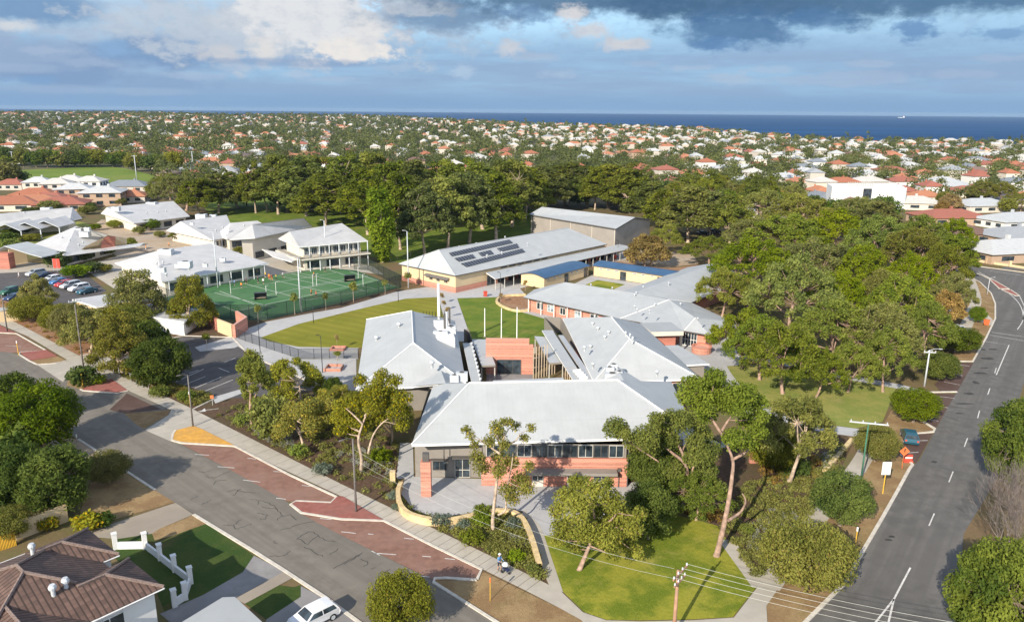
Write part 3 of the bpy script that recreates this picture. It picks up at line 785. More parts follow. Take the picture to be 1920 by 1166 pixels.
path('footpath', [(1340, 672), (1352, 697), (1380, 732), (1440, 772), (1500, 793), (1560, 805), (1612, 812)], 3.0, 'concrete_new', 3)
path('footpath', [(1345, 664), (1440, 676), (1560, 702), (1680, 724), (1730, 737)], 2.4, 'concrete_new', 3)
flat('lawn', [(1362, 686), (1420, 683), (1560, 704), (1680, 728), (1655, 790), (1605, 803), (1520, 790), (1440, 765), (1390, 732)], 'lawn_dry', 2)
flat('lawn', [(1000, 1000), (1045, 1001), (1160, 1000), (1250, 960), (1345, 985), (1420, 1098), (1398, 1125), (1374, 1156), (1300, 1160), (1200, 1162), (1137, 1161), (1096, 1147), (1055, 1108)], 'lawn', 3)
flat('paving', [(760, 893), (1172, 905), (1225, 900), (1230, 915), (1165, 960), (1046, 1003), (1014, 1003), (1010, 990), (984, 958), (935, 955), (860, 964), (820, 970), (775, 955), (752, 925)], 'concrete_new', 3)
flat('footpath', [(985, 955), (1012, 985), (1020, 1003), (1056, 1110), (1030, 1097), (1012, 1058), (997, 1005), (975, 965)], 'concrete', 4)
flat('footpath', [(743, 898), (776, 895), (774, 830), (750, 830)], 'concrete_new', 3)
flat('garden_bed', [(362, 768), (402, 748), (470, 745), (600, 730), (670, 736), (745, 832), (744, 900), (752, 930), (790, 966), (850, 976), (930, 958), (975, 966), (997, 1006), (1012, 1058), (1026, 1094), (925, 1043), (640, 906)], 'mulch', 2)
flat('garden_bed', [(1165, 905), (1270, 860), (1450, 815), (1585, 815), (1600, 830), (1545, 940), (1500, 1000), (1440, 1075), (1424, 1093), (1361, 1008), (1345, 985), (1250, 950), (1180, 955)], 'mulch', 1)
# lots across the street
flat('driveway', [(150, 1004), (175, 993), (329, 942), (363, 964), (300, 990), (285, 1000), (219, 1010)], 'drive', 3)
flat('driveway', [(330, 1175), (300, 1150), (382, 1114), (455, 1072), (476, 1041), (534, 1070), (444, 1119), (380, 1155)], 'drive_grey', 3)
flat('footpath', [(440, 1122), (532, 1071), (548, 1083), (459, 1131)], 'drive', 4)
flat('driveway', [(564, 1098), (612, 1123), (680, 1172), (640, 1205), (480, 1205), (500, 1160), (564, 1118)], 'drive_grey', 4)
flat('lawn', [(205, 1035), (219, 1010), (285, 1000), (363, 965), (476, 1041), (455, 1072), (382, 1114), (310, 1150), (290, 1100), (220, 1050)], 'lawn_shaded', 2)
flat('verge', [(285, 1000), (300, 990), (363, 965), (388, 981), (320, 1005), (290, 1012)], 'verge', 3)
flat('lawn', [(459, 1131), (500, 1110), (520, 1096), (550, 1100), (564, 1096), (564, 1118), (500, 1160)], 'lawn_shaded', 3)
# fields
flat('oval', [(-120, 352), (20, 345), (275, 342), (300, 332), (235, 316), (200, 312), (60, 318), (-120, 330)], 'oval', 8)
flat('lawn', [(430, 425), (400, 412), (380, 385), (400, 374), (520, 370), (760, 372), (980, 380), (1020, 400), (1000, 425), (1010, 440), (900, 470), (760, 495), (690, 480), (560, 410)], 'lawn_green', 1)

# ================================================================== buildings


def ctr(ws): return Vector((sum(p[0] for p in ws) / len(ws), sum(p[1] for p in ws) / len(ws), 0))


def nrm2(v): v = Vector((v[0], v[1], 0)); return v.normalized()


def inset(ws, d):
    """Polygon pushed in by d (either orientation)."""
    n = len(ws); A = sum(ws[i].x * ws[(i + 1) % n].y - ws[(i + 1) % n].x * ws[i].y for i in range(n)); s = 1 if A > 0 else -1; out = []
    for i in range(n):
        a, b, c_ = ws[i - 1], ws[i], ws[(i + 1) % n]
        t1 = nrm2(b - a); t2 = nrm2(c_ - b); n1 = Vector((-t1.y, t1.x, 0)) * s; n2 = Vector((-t2.y, t2.x, 0)) * s
        k = 1 + n1.dot(n2); out.append(Vector((b.x, b.y, 0)) + (n1 + n2) * (d / max(k, .3)))
    return out


def roof_mesh(mb, faces, thick=.22, mi=0, side=1):
    """Top faces, the same faces a little lower, and a fascia along every open edge."""
    from collections import Counter
    key = lambda p: (round(p[0], 2), round(p[1], 2), round(p[2], 2))
    cnt = Counter()
    for f in faces:
        f = [Vector(p) for p in f]
        nz = (f[1] - f[0]).cross(f[2] - f[0]).z
        if nz < 0: f = f[::-1]
        dn = Vector((0, 0, thick))
        for t in ([f] if len(f) < 4 else [(f[0],) + tuple(f[k:k + 2]) for k in range(1, len(f) - 1)]):
            mb.face(t, mi); mb.face([p - dn for p in reversed(t)], side)
        for i in range(len(f)): cnt[frozenset((key(f[i]), key(f[(i + 1) % len(f)])))] += 1
    for f in faces:
        f = [Vector(p) for p in f]
        if (f[1] - f[0]).cross(f[2] - f[0]).z < 0: f = f[::-1]
        for i in range(len(f)):
            a, b = f[i], f[(i + 1) % len(f)]
            if cnt[frozenset((key(a), key(b)))] == 1:
                d = Vector((0, 0, thick)); mb.face([a - d, b - d, b, a], side)


def walls_mesh(mb, ws, z0, tops, mi=0):
    n = len(ws)
    if not hasattr(tops, '__len__'): tops = [tops] * n
    A = sum(ws[i].x * ws[(i + 1) % n].y - ws[(i + 1) % n].x * ws[i].y for i in range(n))
    for i in range(n):
        j = (i + 1) % n; a, b = ws[i], ws[j]
        q = [(a.x, a.y, z0), (b.x, b.y, z0), (b.x, b.y, tops[j]), (a.x, a.y, tops[i])]
        mb.face(q if A > 0 else q[::-1], mi)


def opening(parent, a, b, z0, z1, name='window', mullions=1, frame='frame_pale', pane='glass', out=(0, -1, 0), rail=None, proud=.06):
    """A framed opening standing a little proud of the wall line a-b; its pane is a sub-part."""
    a = Vector((a[0], a[1], 0)); b = Vector((b[0], b[1], 0)); d = (b - a).normalized(); L = (b - a).length; o = Vector(out).normalized() * proud
    fr = MB(); t = .07
    for z in (z0, z1 - t): fr.box((a + b) / 2 + o + Vector((0, 0, z)), L, .10, t, math.atan2(d.y, d.x))
    for k in range(mullions + 2):
        u = k / (mullions + 1); p = a + d * (t / 2 + (L - t) * u) + o; fr.box(p + Vector((0, 0, z0 + t)), t, .10, z1 - z0 - 2 * t, math.atan2(d.y, d.x))
    if rail: fr.box((a + b) / 2 + o + Vector((0, 0, rail)), L - .1, .085, .08, math.atan2(d.y, d.x))
    f = fr.build(name, MAT[frame], parent)
    pn = MB(); q = o * .6
    pn.face([a + q + Vector((0, 0, z0 + .02)), b + q + Vector((0, 0, z0 + .02)), b + q + Vector((0, 0, z1 - .02)), a + q + Vector((0, 0, z1 - .02))])
    g = pn.build('pane', MAT[pane], None); g.parent = f; g.matrix_parent_inverse = f.matrix_parent_inverse.copy()
    # the frame object sits at its thing's origin through its own inverse; the pane only needs the plain world frame
    g.matrix_parent_inverse = Matrix.Identity(4)
    return f


def vents(parent, spots, h=.55, r=.28):
    """Whirlybird roof vents at points of the roof."""
    for p in spots:
        mb = MB(); mb.lathe(p, [(r * .55, -.3), (r * .55, h * .4), (r * .95, h * .5), (r, h * .75), (r * .6, h)], 8)
        mb.build('roof_vent', MAT['galv'], parent, smooth=True)


def plant_unit(parent, p, s=(1.4, 1.0, .9), rot=0.0, name='air_conditioner'):
    mb = MB(); mb.box(Vector(p) + Vector((0, 0, -.3)), s[0], s[1], s[2] + .3, rot, 0)
    mb.lathe(Vector(p) + Vector((0, 0, s[2])), [(min(s[0], s[1]) * .36, 0), (min(s[0], s[1]) * .36, .06)], 12, 1)
    mb.build(name, [MAT['galv'], MAT['dark_trim']], parent)


def vtx(d): return {k: P(*v) for k, v in d.items()}


def roof_at(faces, p):
    """Height of the roof above the point p."""
    for f in faces:
        f = [Vector(q) for q in f]; n = len(f); s = None; ok = True
        for i in range(n):
            a, b = f[i], f[(i + 1) % n]; c_ = (b.x - a.x) * (p.y - a.y) - (b.y - a.y) * (p.x - a.x)
            if s is None and abs(c_) > 1e-6: s = c_ > 0
            elif abs(c_) > 1e-6 and (c_ > 0) != s: ok = False
        if ok:
            nn = (f[1] - f[0]).cross(f[2] - f[0])
            if abs(nn.z) > 1e-6: return f[0].z - (nn.x * (p.x - f[0].x) + nn.y * (p.y - f[0].y)) / nn.z
    return None


def on_roof(faces, px, py, z=6.0):
    for _ in range(8):
        p = P(px, py, z); h = roof_at(faces, p)
        if h is None: break
        z = h
    return P(px, py, z)


# ---------------------------------------------------------------- front wing
ZE = 5.35
v = vtx(dict(FL=(772, 833, ZE), FR=(1310, 818, ZE), RL=(880, 718, 9.1), RR=(1158, 712.5, 9.1)))
dpt = (v['RL'] - v['FL']).y
v['BL'] = Vector((v['FL'].x + .5, v['RL'].y + dpt, ZE)); v['BR'] = Vector((v['FR'].x + .5, v['RR'].y + dpt, ZE))
fw_faces = [[v['FL'], v['FR'], v['RR'], v['RL']], [v['BL'], v['FL'], v['RL']], [v['FR'], v['BR'], v['RR']], [v['BR'], v['BL'], v['RL'], v['RR']]]
T = empty('school_building', 'front wing with grey walls, banded brick facade and broad pale hipped roof', 'school building', ctr(list(v.values())), group='school wings')
mb = MB(); roof_mesh(mb, fw_faces, .28); mb.build('roof', [MAT['roof_white'], MAT['white_paint']], T)
# front wall line: grey part, then brick part
y0 = P(805, 894).y
gx0 = P(779, 894).x; gx1 = P(946, 894).x
bl = P(920, 905); br = P(1172, 915)
yb = y0 - 1.5
bx0 = P(905, 912).x; bx1 = P(1172, 913).x
yb = v['FL'].y + .75; y0 = max(y0, yb + 1.2)
back = v['BL'].y - 1.2
mb = MB(); ws = [Vector((gx0, y0, 0)), Vector((bx0, y0, 0)), Vector((bx0, yb, 0)), Vector((bx1, yb, 0)), Vector((bx1, y0 + 2.5, 0)), Vector((v['FR'].x - 1.2, y0 + 2.5, 0)), Vector((v['BR'].x - 1.2, back, 0)), Vector((gx0, back, 0))]
for w_ in ws: pass
walls_mesh(mb, ws, 0, ZE - .15); mb.build('wall', MAT['grey_wall'], T)
# banded brick skin in front of the brick part, up to the sill of the high windows
mb = MB(); sill = 3.55
mb.box(Vector(((bx0 + bx1) / 2, yb - .12, 0)), bx1 - bx0 + .3, .24, sill, 0)
mb.box(Vector((bx1 + .03, (yb + y0 + 2.5) / 2, 0)), .24, y0 + 2.5 - yb, sill, 0)
mb.build('brick_facade', MAT['brick_red'], T)
n_w = 9; xa = bx0 + .4
for k in range(n_w):
    s_ = (bx1 - .25 - xa) / n_w; opening(T, (xa + s_ * k, yb), (xa + s_ * (k + 1) - .08, yb), sill + .06, ZE - .22, mullions=1, frame='dark_trim' if k % 2 else 'frame_pale')
lowx = [P(x, 905).x for x in (997, 1018, 1062, 1092, 1110, 1140)]
for k in range(3): opening(T, (lowx[2 * k], yb - .24), (lowx[2 * k + 1], yb - .24), .75, 1.75, mullions=1)
for k in range(3):
    mb = MB(); mb.box(Vector(((lowx[2 * k] + lowx[2 * k + 1]) / 2, yb - .27, .05)), lowx[2 * k + 1] - lowx[2 * k], .06, .66, 0); mb.build('spandrel_panel', MAT['pale_wall'], T)
mb = MB(); mb.box(Vector(((P(985, 905).x + P(1152, 905).x) / 2, yb - .85, 1.95)), P(1152, 905).x - P(985, 905).x, 1.25, .34, 0)
mb.build('canopy', MAT['grey_wall'], T)
mb = MB(); mb.tube([Vector((P(1157, 905).x, yb - .35, 0)), Vector((P(1157, 905).x, yb - .35, 2.2))], .06); mb.box(Vector((P(1157, 905).x, yb - .4, 2.1)), .4, .3, .3)
mb.tube([Vector((bx1 + .22, yb - .2, 0)), Vector((bx1 + .22, yb - .2, 5.2))], .07); mb.build('downpipe', MAT['dark_trim'], T)
d0, d1 = P(853, 894).x, P(882, 894).x
opening(T, (d0, y0), (d1, y0), .03, 2.4, name='door', mullions=1, rail=.95)
opening(T, (P(812, 894).x, y0), (P(838, 894).x, y0), .95, 2.1, mullions=1, frame='dark_trim')
mb = MB(); mb.box(Vector(((d0 + d1) / 2, y0 - .35, 2.65)), d1 - d0 + .8, .8, .12)
mb.box(Vector(((P(812, 894).x + P(838, 894).x) / 2, y0 - .3, 2.3)), 2.0, .6, .1)
mb.build('door_hood', MAT['dark_trim'], T)
mb = MB(); pc = P(799, 932)
mb.box(pc + Vector((0, .5, 0)), 1.12, 1.0, 4.2); mb.build('brick_pillar', MAT['brick_red'], T)
mb = MB()
for x in (835, 905): mb = MB(); mb.tube([P(x, 893) + Vector((0, -1.2, 2.5)), P(x, 893) + Vector((0, -1.2, 5.1))], .06); mb.build('post', MAT['dark_trim'], T)
mb = MB()
mb.tube([P(773, 893) + Vector((.5, 0, 0)), P(773, 893) + Vector((.5, 0, 5.1))], .07); mb.build('post', MAT['dark_trim'], T); mb = MB(); mb.box(pc + Vector((0, .5, 4.2)), .7, .6, .95); mb.build('post', MAT['dark_trim'], T)
mb = MB()
for a, b in (('FL', 'RL'), ('FR', 'RR'), ('RL', 'RR')): mb.tube([v[a] + Vector((0, 0, .04)), v[b] + Vector((0, 0, .04))], .09, 5)
mb.build('ridge_cap', MAT['white_paint'], T)
front_faces = fw_faces; FA = dict(v)

# ---------------------------------------------------------------- left wing
v = vtx(dict(SW=(667, 731, 4), SE=(874, 719, 4), NW=(687, 599, 4), NE=(853, 601, 4), RS=(775, 643, 8), RN=(772, 583, 8)))
lw_faces = [[v['SW'], v['SE'], v['RS']], [v['NW'], v['SW'], v['RS'], v['RN']], [v['SE'], v['NE'], v['RN'], v['RS']], [v['NE'], v['NW'], v['RN']]]
T = empty('school_building', 'left wing with white hipped roof carrying rooftop plant and a tall white flue', 'school building', ctr(list(v.values())), group='school wings')
mb = MB(); roof_mesh(mb, lw_faces, .25)
# saddle roof that joins the front wing
T0 = on_roof(lw_faces, 827, 695) + Vector((0, 0, .03)); T1 = FA['BL'].lerp(FA['RL'], .36); L0 = v['SW'].lerp(v['SE'], .50); Q1 = v['SW'].lerp(v['SE'], .985); Q2 = FA['BL'].lerp(FA['RL'], .72)
sadd = [[L0, T0, T1], [L0, T1, FA['BL']], [T0, Q1, T1], [Q1, Q2, T1]]
roof_mesh(mb, sadd, .2); mb.build('roof', [MAT['roof_white'], MAT['white_paint']], T)
ws = inset([v['SW'], v['SE'], v['NE'], v['NW']], .9); mb = MB(); walls_mesh(mb, ws, 0, 3.9); mb.build('wall', MAT['grey_wall'], T)
mb = MB()
for a, b in (('SW', 'RS'), ('SE', 'RS'), ('RS', 'RN'), ('NW', 'RN')): mb.tube([v[a] + Vector((0, 0, .04)), v[b] + Vector((0, 0, .04))], .09, 5)
mb.build('ridge_cap', MAT['white_paint'], T)
vents(T, [on_roof(lw_faces, *q) for q in ((748, 613), (706, 638), (810, 686))], .8, .38)
# plant deck
q = [P(x, y, 6.1) for x, y in ((796, 600), (840, 600), (852, 622), (836, 624))]
mb = MB(); mb.prism(q, 4.6, 6.1, 0); mb.prism([P(x, y, 6.3) for x, y in ((812, 624), (850, 621), (853, 631), (820, 632))], 4.4, 6.0); mb.build('plant_deck', MAT['white_wall'], T)
mb = MB()
for k in range(9): p = P(794 + 5.6 * k, 594, 6.1); mb.tube([p, p + Vector((0, 0, 1.0))], .045, 4)
for h in (.5, 1.0): mb.tube([P(794, 594, 6.1 + h), P(839, 594, 6.1 + h)], .045, 4); mb.tube([P(839, 594, 6.1 + h), P(846, 616, 6.1 + h)], .045, 4)
mb.build('guard_rail', MAT['black_metal'], T)
mb = MB(); p = P(823, 598, 6.0); mb.tube([p, p + Vector((0, 0, 6.4))], .24, 10); mb.build('flue', MAT['white_paint'], T, smooth=False)
for (x, y, r) in ((838, 612, .2), (834, 616, .18), (843, 606, .16)):
    mb = MB(); p = P(x, y, 6.1); mb.tube([p, p + Vector((0, 0, 2.6))], r, 8); mb.build('exhaust_pipe', MAT['dark_trim'] if r < .2 else MAT['galv'], T)
plant_unit(T, P(846, 622, 6.0), (1.6, 1.2, 1.0)); plant_unit(T, P(826, 626, 6.0), (2.4, .8, .5)); plant_unit(T, on_roof(lw_faces, 866, 712) + Vector((0, 0, .2)), (1.6, .9, .9)); plant_unit(T, on_roof(lw_faces, 852, 714) + Vector((0, 0, .2)), (1.2, .8, .7))
# lower east roofs beside the courtyard
LT = T
mb = MB()
roof_mesh(mb, [[P(868, 643, 3.6), P(883, 643, 3.6), P(902, 720, 3.5), P(885, 720, 3.5)]], .2); mb.build('side_roof', [MAT['roof_white'], MAT['white_paint']], T)
mb = MB(); walls_mesh(mb, [P(870, 650, 0), P(880, 650, 0), P(898, 722, 0), P(888, 722, 0)], 0, 3.35); mb.build('side_wall', MAT['grey_wall'], T)
mb = MB()
for k in range(10): p = P(884.5 + 1.75 * k, 645 + 7.4 * k, 3.6); mb.box(p, .35, .3, .3)
mb.tube([P(884, 643, 3.75), P(902, 720, 3.65)], .1, 5); mb.build('gutter_bracket', MAT['galv'], T)

# ---------------------------------------------------------------- right wing
v = vtx(dict(NW=(1055, 596, 4), NE=(1202, 607, 4), SE=(1314, 710, 4), SW=(1114, 716, 4), RN=(1146, 594, 8), RS=(1181, 636, 8)))
rw_faces = [[v['SW'], v['SE'], v['RS']], [v['NW'], v['SW'], v['RS'], v['RN']], [v['SE'], v['NE'], v['RN'], v['RS']], [v['NE'], v['NW'], v['RN']]]
T = empty('school_building', 'right wing with white hipped roof, roof vents and low flat annexe toward the planter', 'school building', ctr(list(v.values())), group='school wings')
mb = MB(); roof_mesh(mb, rw_faces, .25)
s0 = on_roof(rw_faces, 1156, 686); s1 = P(1210, 720, 5.2)
roof_mesh(mb, [[s0, s0 + Vector((3.5, -3.5, -1.3)), s0 + Vector((3.5, -11, -1.3)), s0 + Vector((.3, -11, .1))], [s0, s0 + Vector((-3.2, -3.5, -1.3)), s0 + Vector((-3.2, -11, -1.3)), s0 + Vector((.3, -11, .1))]], .2)
mb.build('roof', [MAT['roof_white'], MAT['white_paint']], T)
ws = inset([v['SW'], v['SE'], v['NE'], v['NW']], .8); mb = MB(); walls_mesh(mb, ws, 0, 3.9); mb.build('wall', MAT['brick_red'], T)
mb = MB()
for a, b in (('SW', 'RS'), ('SE', 'RS'), ('RS', 'RN')): mb.tube([v[a] + Vector((0, 0, .04)), v[b] + Vector((0, 0, .04))], .09, 5)
mb.build('ridge_cap', MAT['white_paint'], T)
vents(T, [on_roof(rw_faces, *q) for q in ((1111, 610), (1121, 619), (1141, 626), (1134, 635), (1107, 653), (1112, 687), (1162, 674), (1096, 655), (1232, 701))], .6, .3)
vents(T, [on_roof(rw_faces, *q) for q in ((1181, 634), (1173, 630), (1186, 640))], .8, .2)
ws2 = inset([v['SW'], v['SE'], v['NE'], v['NW']], .8)
a, b = ws2[0], ws2[1]
if a.x > b.x: a, b = b, a
opening(T, a.lerp(b, .62), a.lerp(b, .76), .4, 3.2, mullions=1); opening(T, a.lerp(b, .78), a.lerp(b, .92), .4, 3.2, mullions=1)
for (x, y, sx, sy, sz) in ((1143, 699, 1.2, .8, .9), (1150, 696, 1.0, .8, 1.1), (1148, 704, 2.2, 1.2, .4), (1161, 703, .8, .8, .6)): plant_unit(T, on_roof(rw_faces, x, y), (sx, sy, sz))
# annexe
q = [P(1228, 648, 3.3), P(1272, 647, 3.3), P(1330, 682, 3.2), P(1286, 684, 3.2)]
mb = MB(); roof_mesh(mb, [q], .25); mb.build('annexe_roof', [MAT['roof_white'], MAT['white_paint']], T)
mb = MB(); walls_mesh(mb, inset([Vector((p.x, p.y, 0)) for p in q], .5), 0, 3.0); mb.build('annexe_wall', MAT['grey_wall'], T)
mb = MB(); roof_mesh(mb, [[P(1016, 619, 3.6), P(1036, 619, 3.6), P(1097, 713, 3.5), P(1075, 713, 3.5)]], .2); mb.build('side_roof', [MAT['roof_white'], MAT['white_paint']], T)
mb = MB(); roof_mesh(mb, [[P(1047, 628, 3.7), P(1056, 628, 3.7), P(1116, 713, 3.7), P(1103, 713, 3.7)]], .15); mb.build('box_gutter', [MAT['roof_grey'], MAT['galv']], T)
mb = MB(); walls_mesh(mb, [P(1020, 625, 0), P(1050, 625, 0), P(1108, 716, 0), P(1080, 716, 0)], 0, 3.3); mb.build('side_wall', MAT['grey_wall'], T)
mb = MB()
for k in range(4): p = P(1082 + 4.2 * k, 697 + 4.5 * k, 3.6); mb.box(p, 1.2, .5, .35, .4)
mb.build('roof_hatch', MAT['white_paint'], T)

# walkway roofs on posts along the courtyard
for nm, q, lab in (('covered_walkway', ((884, 636), (911, 636), (929, 684), (903, 685)), 'flat white walkway roof on posts beside the left courtyard wall'),
                   ('covered_walkway', ((1002, 630), (1031, 632), (1057, 679), (1030, 680)), 'flat white walkway roof on posts beside the timber screen')):
    ws = [P(x, y, 3.1) for x, y in q]; T = empty(nm, lab, 'walkway roof', ctr(ws), group='courtyard walkway roofs')
    mb = MB(); roof_mesh(mb, [ws], .3); mb.build('roof', [MAT['roof_white'], MAT['grey_wall']], T)
    for p in ws:
        c_ = p.lerp(ctr(ws), .06); mb = MB(); mb.box(Vector((c_.x, c_.y, 0)), .16, .16, 2.8); mb.build('post', MAT['frame_pale'], T)
# courtyard brick wall with dark opening
T = empty('courtyard_wall', 'tall banded terracotta brick wall at the head of the courtyard', 'wall', P(950, 700))
yw = 119.5
X = lambda px: PD(px, 660, yw).x
mb = MB(); mb.bar((X(911), yw), (X(992), yw), .5, 0, 6.1); mb.bar((X(992) + .001, yw - .02), (X(999.5), yw - .02), .5, 0, 5.1); mb.build('wall', MAT['brick_red'], T)
opening(T, (X(932), yw - .26), (X(977), yw - .26), .1, 2.6, mullions=2, frame='dark_trim', pane='glass')
flat('courtyard_paving', [(912, 715), (1000, 715), (1000, 690), (912, 690)], 'drive_grey', 3)
# timber screen of upright battens
T = empty('timber_screen', 'row of pale upright timber battens at the right of the courtyard', 'screen', P(1015, 705))
mb = MB()
for k in range(9): p = PD(1000 + 5.2 * k, 700, 117.0); mb.box(Vector((p.x, p.y + .35 * k, 0)), .14, .14, 5.4 if k < 6 else 3.0)
mb.build('slat', MAT['timber'], T); mb = MB()
for k in range(6): p = PD(1060 + 4 * k, 700, 112.5); mb.box(Vector((p.x, p.y, 0)), .13, .13, 3.6)
mb.build('slat', MAT['timber'], T)
mb = MB(); a = PD(998, 690, 117.5); b = PD(1030, 690, 119.5); mb.bar((a.x, a.y + .2), (b.x, b.y + .2), .1, 3.2, 3.4); mb.bar((a.x, a.y + .2), (b.x, b.y + .2), .1, 1.6, 1.75); mb.build('rail', MAT['timber'], T)
# low link roof behind the front ridge
T = empty('link_building', 'low flat white link roof across the foot of the courtyard', 'link roof', P(990, 712))
q = [P(924, 713, 3.6), P(1056, 707.5, 3.6), P(1060, 716, 3.6), P(926, 722, 3.6)]
mb = MB(); roof_mesh(mb, [q], .4); mb.build('roof', [MAT['roof_white'], MAT['white_paint']], T)
mb = MB(); walls_mesh(mb, inset([Vector((p.x, p.y, 0)) for p in q], .3), 0, 3.2); mb.build('wall', MAT['grey_wall'], T)

# ---------------------------------------------------------------- rear L-shaped building
v = vtx(dict(a=(981, 557, 3.1), b=(1060, 529, 5.4), c=(1188, 549, 5.4), d=(1344, 492, 5.4), e=(1404, 524, 3.1), f=(1296, 567, 3.1), g=(1255, 562, 4.9), h=(1163, 597.5, 3.1), k1=(1200, 604, 3.1), k2=(1283, 620, 3.1), k3=(1330, 628, 3.1), k4=(1374, 603, 3.1), m=(1304, 596, 4.7)))
v['b2'] = v['b'] + Vector((-2, 8, -2.3)); v['c2'] = v['c'] + Vector((-3, 8, -2.3)); v['d2'] = v['d'] + Vector((-6, 5, -2.3)); v['a2'] = v['a'] + Vector((2.5, 7, 0))
rb = [[v['a'], v['h'], v['c'], v['b']], [v['h'], v['g'], v['c']], [v['c'], v['g'], v['f'], v['e'], v['d']], [v['h'], v['k1'], v['g']], [v['g'], v['k1'], v['k2'], v['m']], [v['g'], v['m'], v['f']], [v['f'], v['m'], v['k4']], [v['m'], v['k2'], v['k3']], [v['m'], v['k3'], v['k4']],
      [v['a'], v['b'], v['b2'], v['a2']], [v['b'], v['c'], v['c2'], v['b2']], [v['c'], v['d'], v['d2'], v['c2']]]
T = empty('school_building', 'long L-shaped brick building with low white roof reaching back under the gum trees', 'school building', ctr(list(v.values())), group='school wings')
mb = MB(); roof_mesh(mb, rb, .2); mb.build('roof', [MAT['roof_white'], MAT['dark_trim']], T)
out_ = [v[k] for k in ('a', 'h', 'k1', 'k2', 'k3', 'k4', 'f', 'e', 'd', 'd2', 'c2', 'b2', 'a2')]
mb = MB(); ws = inset([Vector((p.x, p.y, 0)) for p in out_], 1.0); walls_mesh(mb, ws, 0, 2.9); mb.build('wall', MAT['brick_red'], T)
vents(T, [on_roof(rb, *q) for q in ((1190, 577), (1195, 583), (1228, 573), (1218, 585), (1193, 551), (1206, 540), (1234, 543), (1282, 519), (1295, 535), (1190, 555), (1148, 542), (1108, 536), (1080, 539), (1276, 572), (1308, 600), (1254, 533))], .5, .22)
mb = MB()
for q in ((1164, 598), (1204, 584.5), (1255, 562.5)): pass
mb.tube([v['h'] + Vector((0, 0, .05)), v['g'] + Vector((0, 0, .05))], .1, 5); mb.tube([v['g'] + Vector((0, 0, .05)), v['f'] + Vector((0, 0, .05))], .08, 5); mb.tube([v['m'] + Vector((0, 0, .05)), v['k2'] + Vector((0, 0, .05))], .08, 5); mb.build('ridge_cap', MAT['white_paint'], T)
a, b = ws[0], ws[1]
for k, (t0, t1) in enumerate(((.10, .17), (.22, .29), (.36, .42), (.52, .58), (.68, .76), (.82, .9))):
    opening(T, a.lerp(b, t0), a.lerp(b, t1), .9, 2.4, mullions=1, frame='white_paint', pane='glass_pale' if k % 2 else 'glass', out=(-(b - a).y, (b - a).x, 0) if (b - a).x < 0 else ((b - a).y, -(b - a).x, 0))
for k in range(7):
    p = v['a'].lerp(v['h'], .06 + .14 * k); mb = MB(); mb.box(Vector((p.x, p.y + .15, 0)), .13, .13, 2.9); mb.build('verandah_post', MAT['white_paint'], T)
a, b = ws[3], ws[4]
opening(T, a.lerp(b, -.35), a.lerp(b, .55), .1, 2.6, mullions=5, frame='white_paint', rail=1.3, out=(.2, -1, 0), proud=.12)
# entrance portico between this and the right wing
T = empty('entry_portico', 'flat-roofed white entrance portico beside the round brick planter', 'portico', P(1240, 640))
q = [P(1200, 605.5, 4.0), P(1258, 603.5, 4.0), P(1282, 621, 4.0), P(1221, 622.5, 4.0)]
mb = MB(); mb.prism([Vector((p.x, p.y, 0)) for p in q], 3.2, 4.0, 0, 1, True); mb.build('roof', [MAT['roof_white'], MAT['pale_wall']], T)
mb = MB(); walls_mesh(mb, inset([Vector((p.x, p.y, 0)) for p in q], 1.0), 0, 3.2); mb.build('wall', MAT['brick_dark'], T)
mb = MB(); p = q[2]; mb.box(Vector((p.x - .3, p.y + .4, 0)), .3, .3, 3.2); mb.build('post', MAT['dark_trim'], T)
# round brick planter
c_ = P(1315, 660)
T = empty('brick_planter', 'low round orange brick planter with a shrub, in front of the entrance', 'planter', c_)
mb = MB(); mb.lathe(c_, [(1.75, 0), (1.75, 1.0), (1.85, 1.02), (1.85, 1.15), (1.45, 1.15), (1.45, .85), (.01, .85)], 20); mb.build('wall', [MAT['brick_red']], T)

# ---------------------------------------------------------------- long hall with solar panels
sw, nw = P(854, 517, 4.3), P(731, 498, 4.3)
ap = P(823, 469, 8.6); re = P(1065, 427.5, 8.6)
u = nrm2(re - ap); n = Vector((u.y, -u.x, 0))          # along, and toward the verandah
half = abs((sw - ap).dot(n)); L = (re - ap).length
hip0 = abs((ap - sw).dot(u))
A = ap.copy(); A.z = 0
base = lambda s, t, z: Vector((A.x + u.x * s + n.x * t, A.y + u.y * s + n.y * t, z))
hn = min(abs((nw - ap).dot(-n)), half * 1.25)
SWc, NWc, SEc, NEc = base(-hip0, half, 4.3), base(-hip0, -hn, 4.3), base(L + 6, half, 4.3), base(L + 6, -hn, 4.3)
R0_, R1_ = base(0, 0, 8.6), base(L, 0, 8.6)
ph = [[SWc, SEc, R1_, R0_], [NWc, SWc, R0_], [NEc, NWc, R0_, R1_], [SEc, NEc, R1_]]
T = empty('hall_building', 'long cream hall with red brick base and solar panels on its pale roof', 'hall', base(L / 2, 0, 0))
mb = MB(); roof_mesh(mb, ph, .22); mb.build('roof', [MAT['roof_white'], MAT['dark_trim']], T)
ws = inset([Vector((p.x, p.y, 0)) for p in (SWc, SEc, NEc, NWc)], .5)
mb = MB(); walls_mesh(mb, ws, 1.3, 4.2); mb.build('wall', MAT['cream'], T)
mb = MB(); walls_mesh(mb, inset([Vector((p.x, p.y, 0)) for p in (SWc, SEc, NEc, NWc)], .44), 0, 1.3); mb.build('brick_base', MAT['brick_red'], T)
mb = MB()
for a, b in ((NWc, R0_), (SWc, R0_), (R0_, R1_)): mb.tube([a + Vector((0, 0, .05)), b + Vector((0, 0, .05))], .11, 5)
mb.build('ridge_cap', MAT['roof_grey'], T)
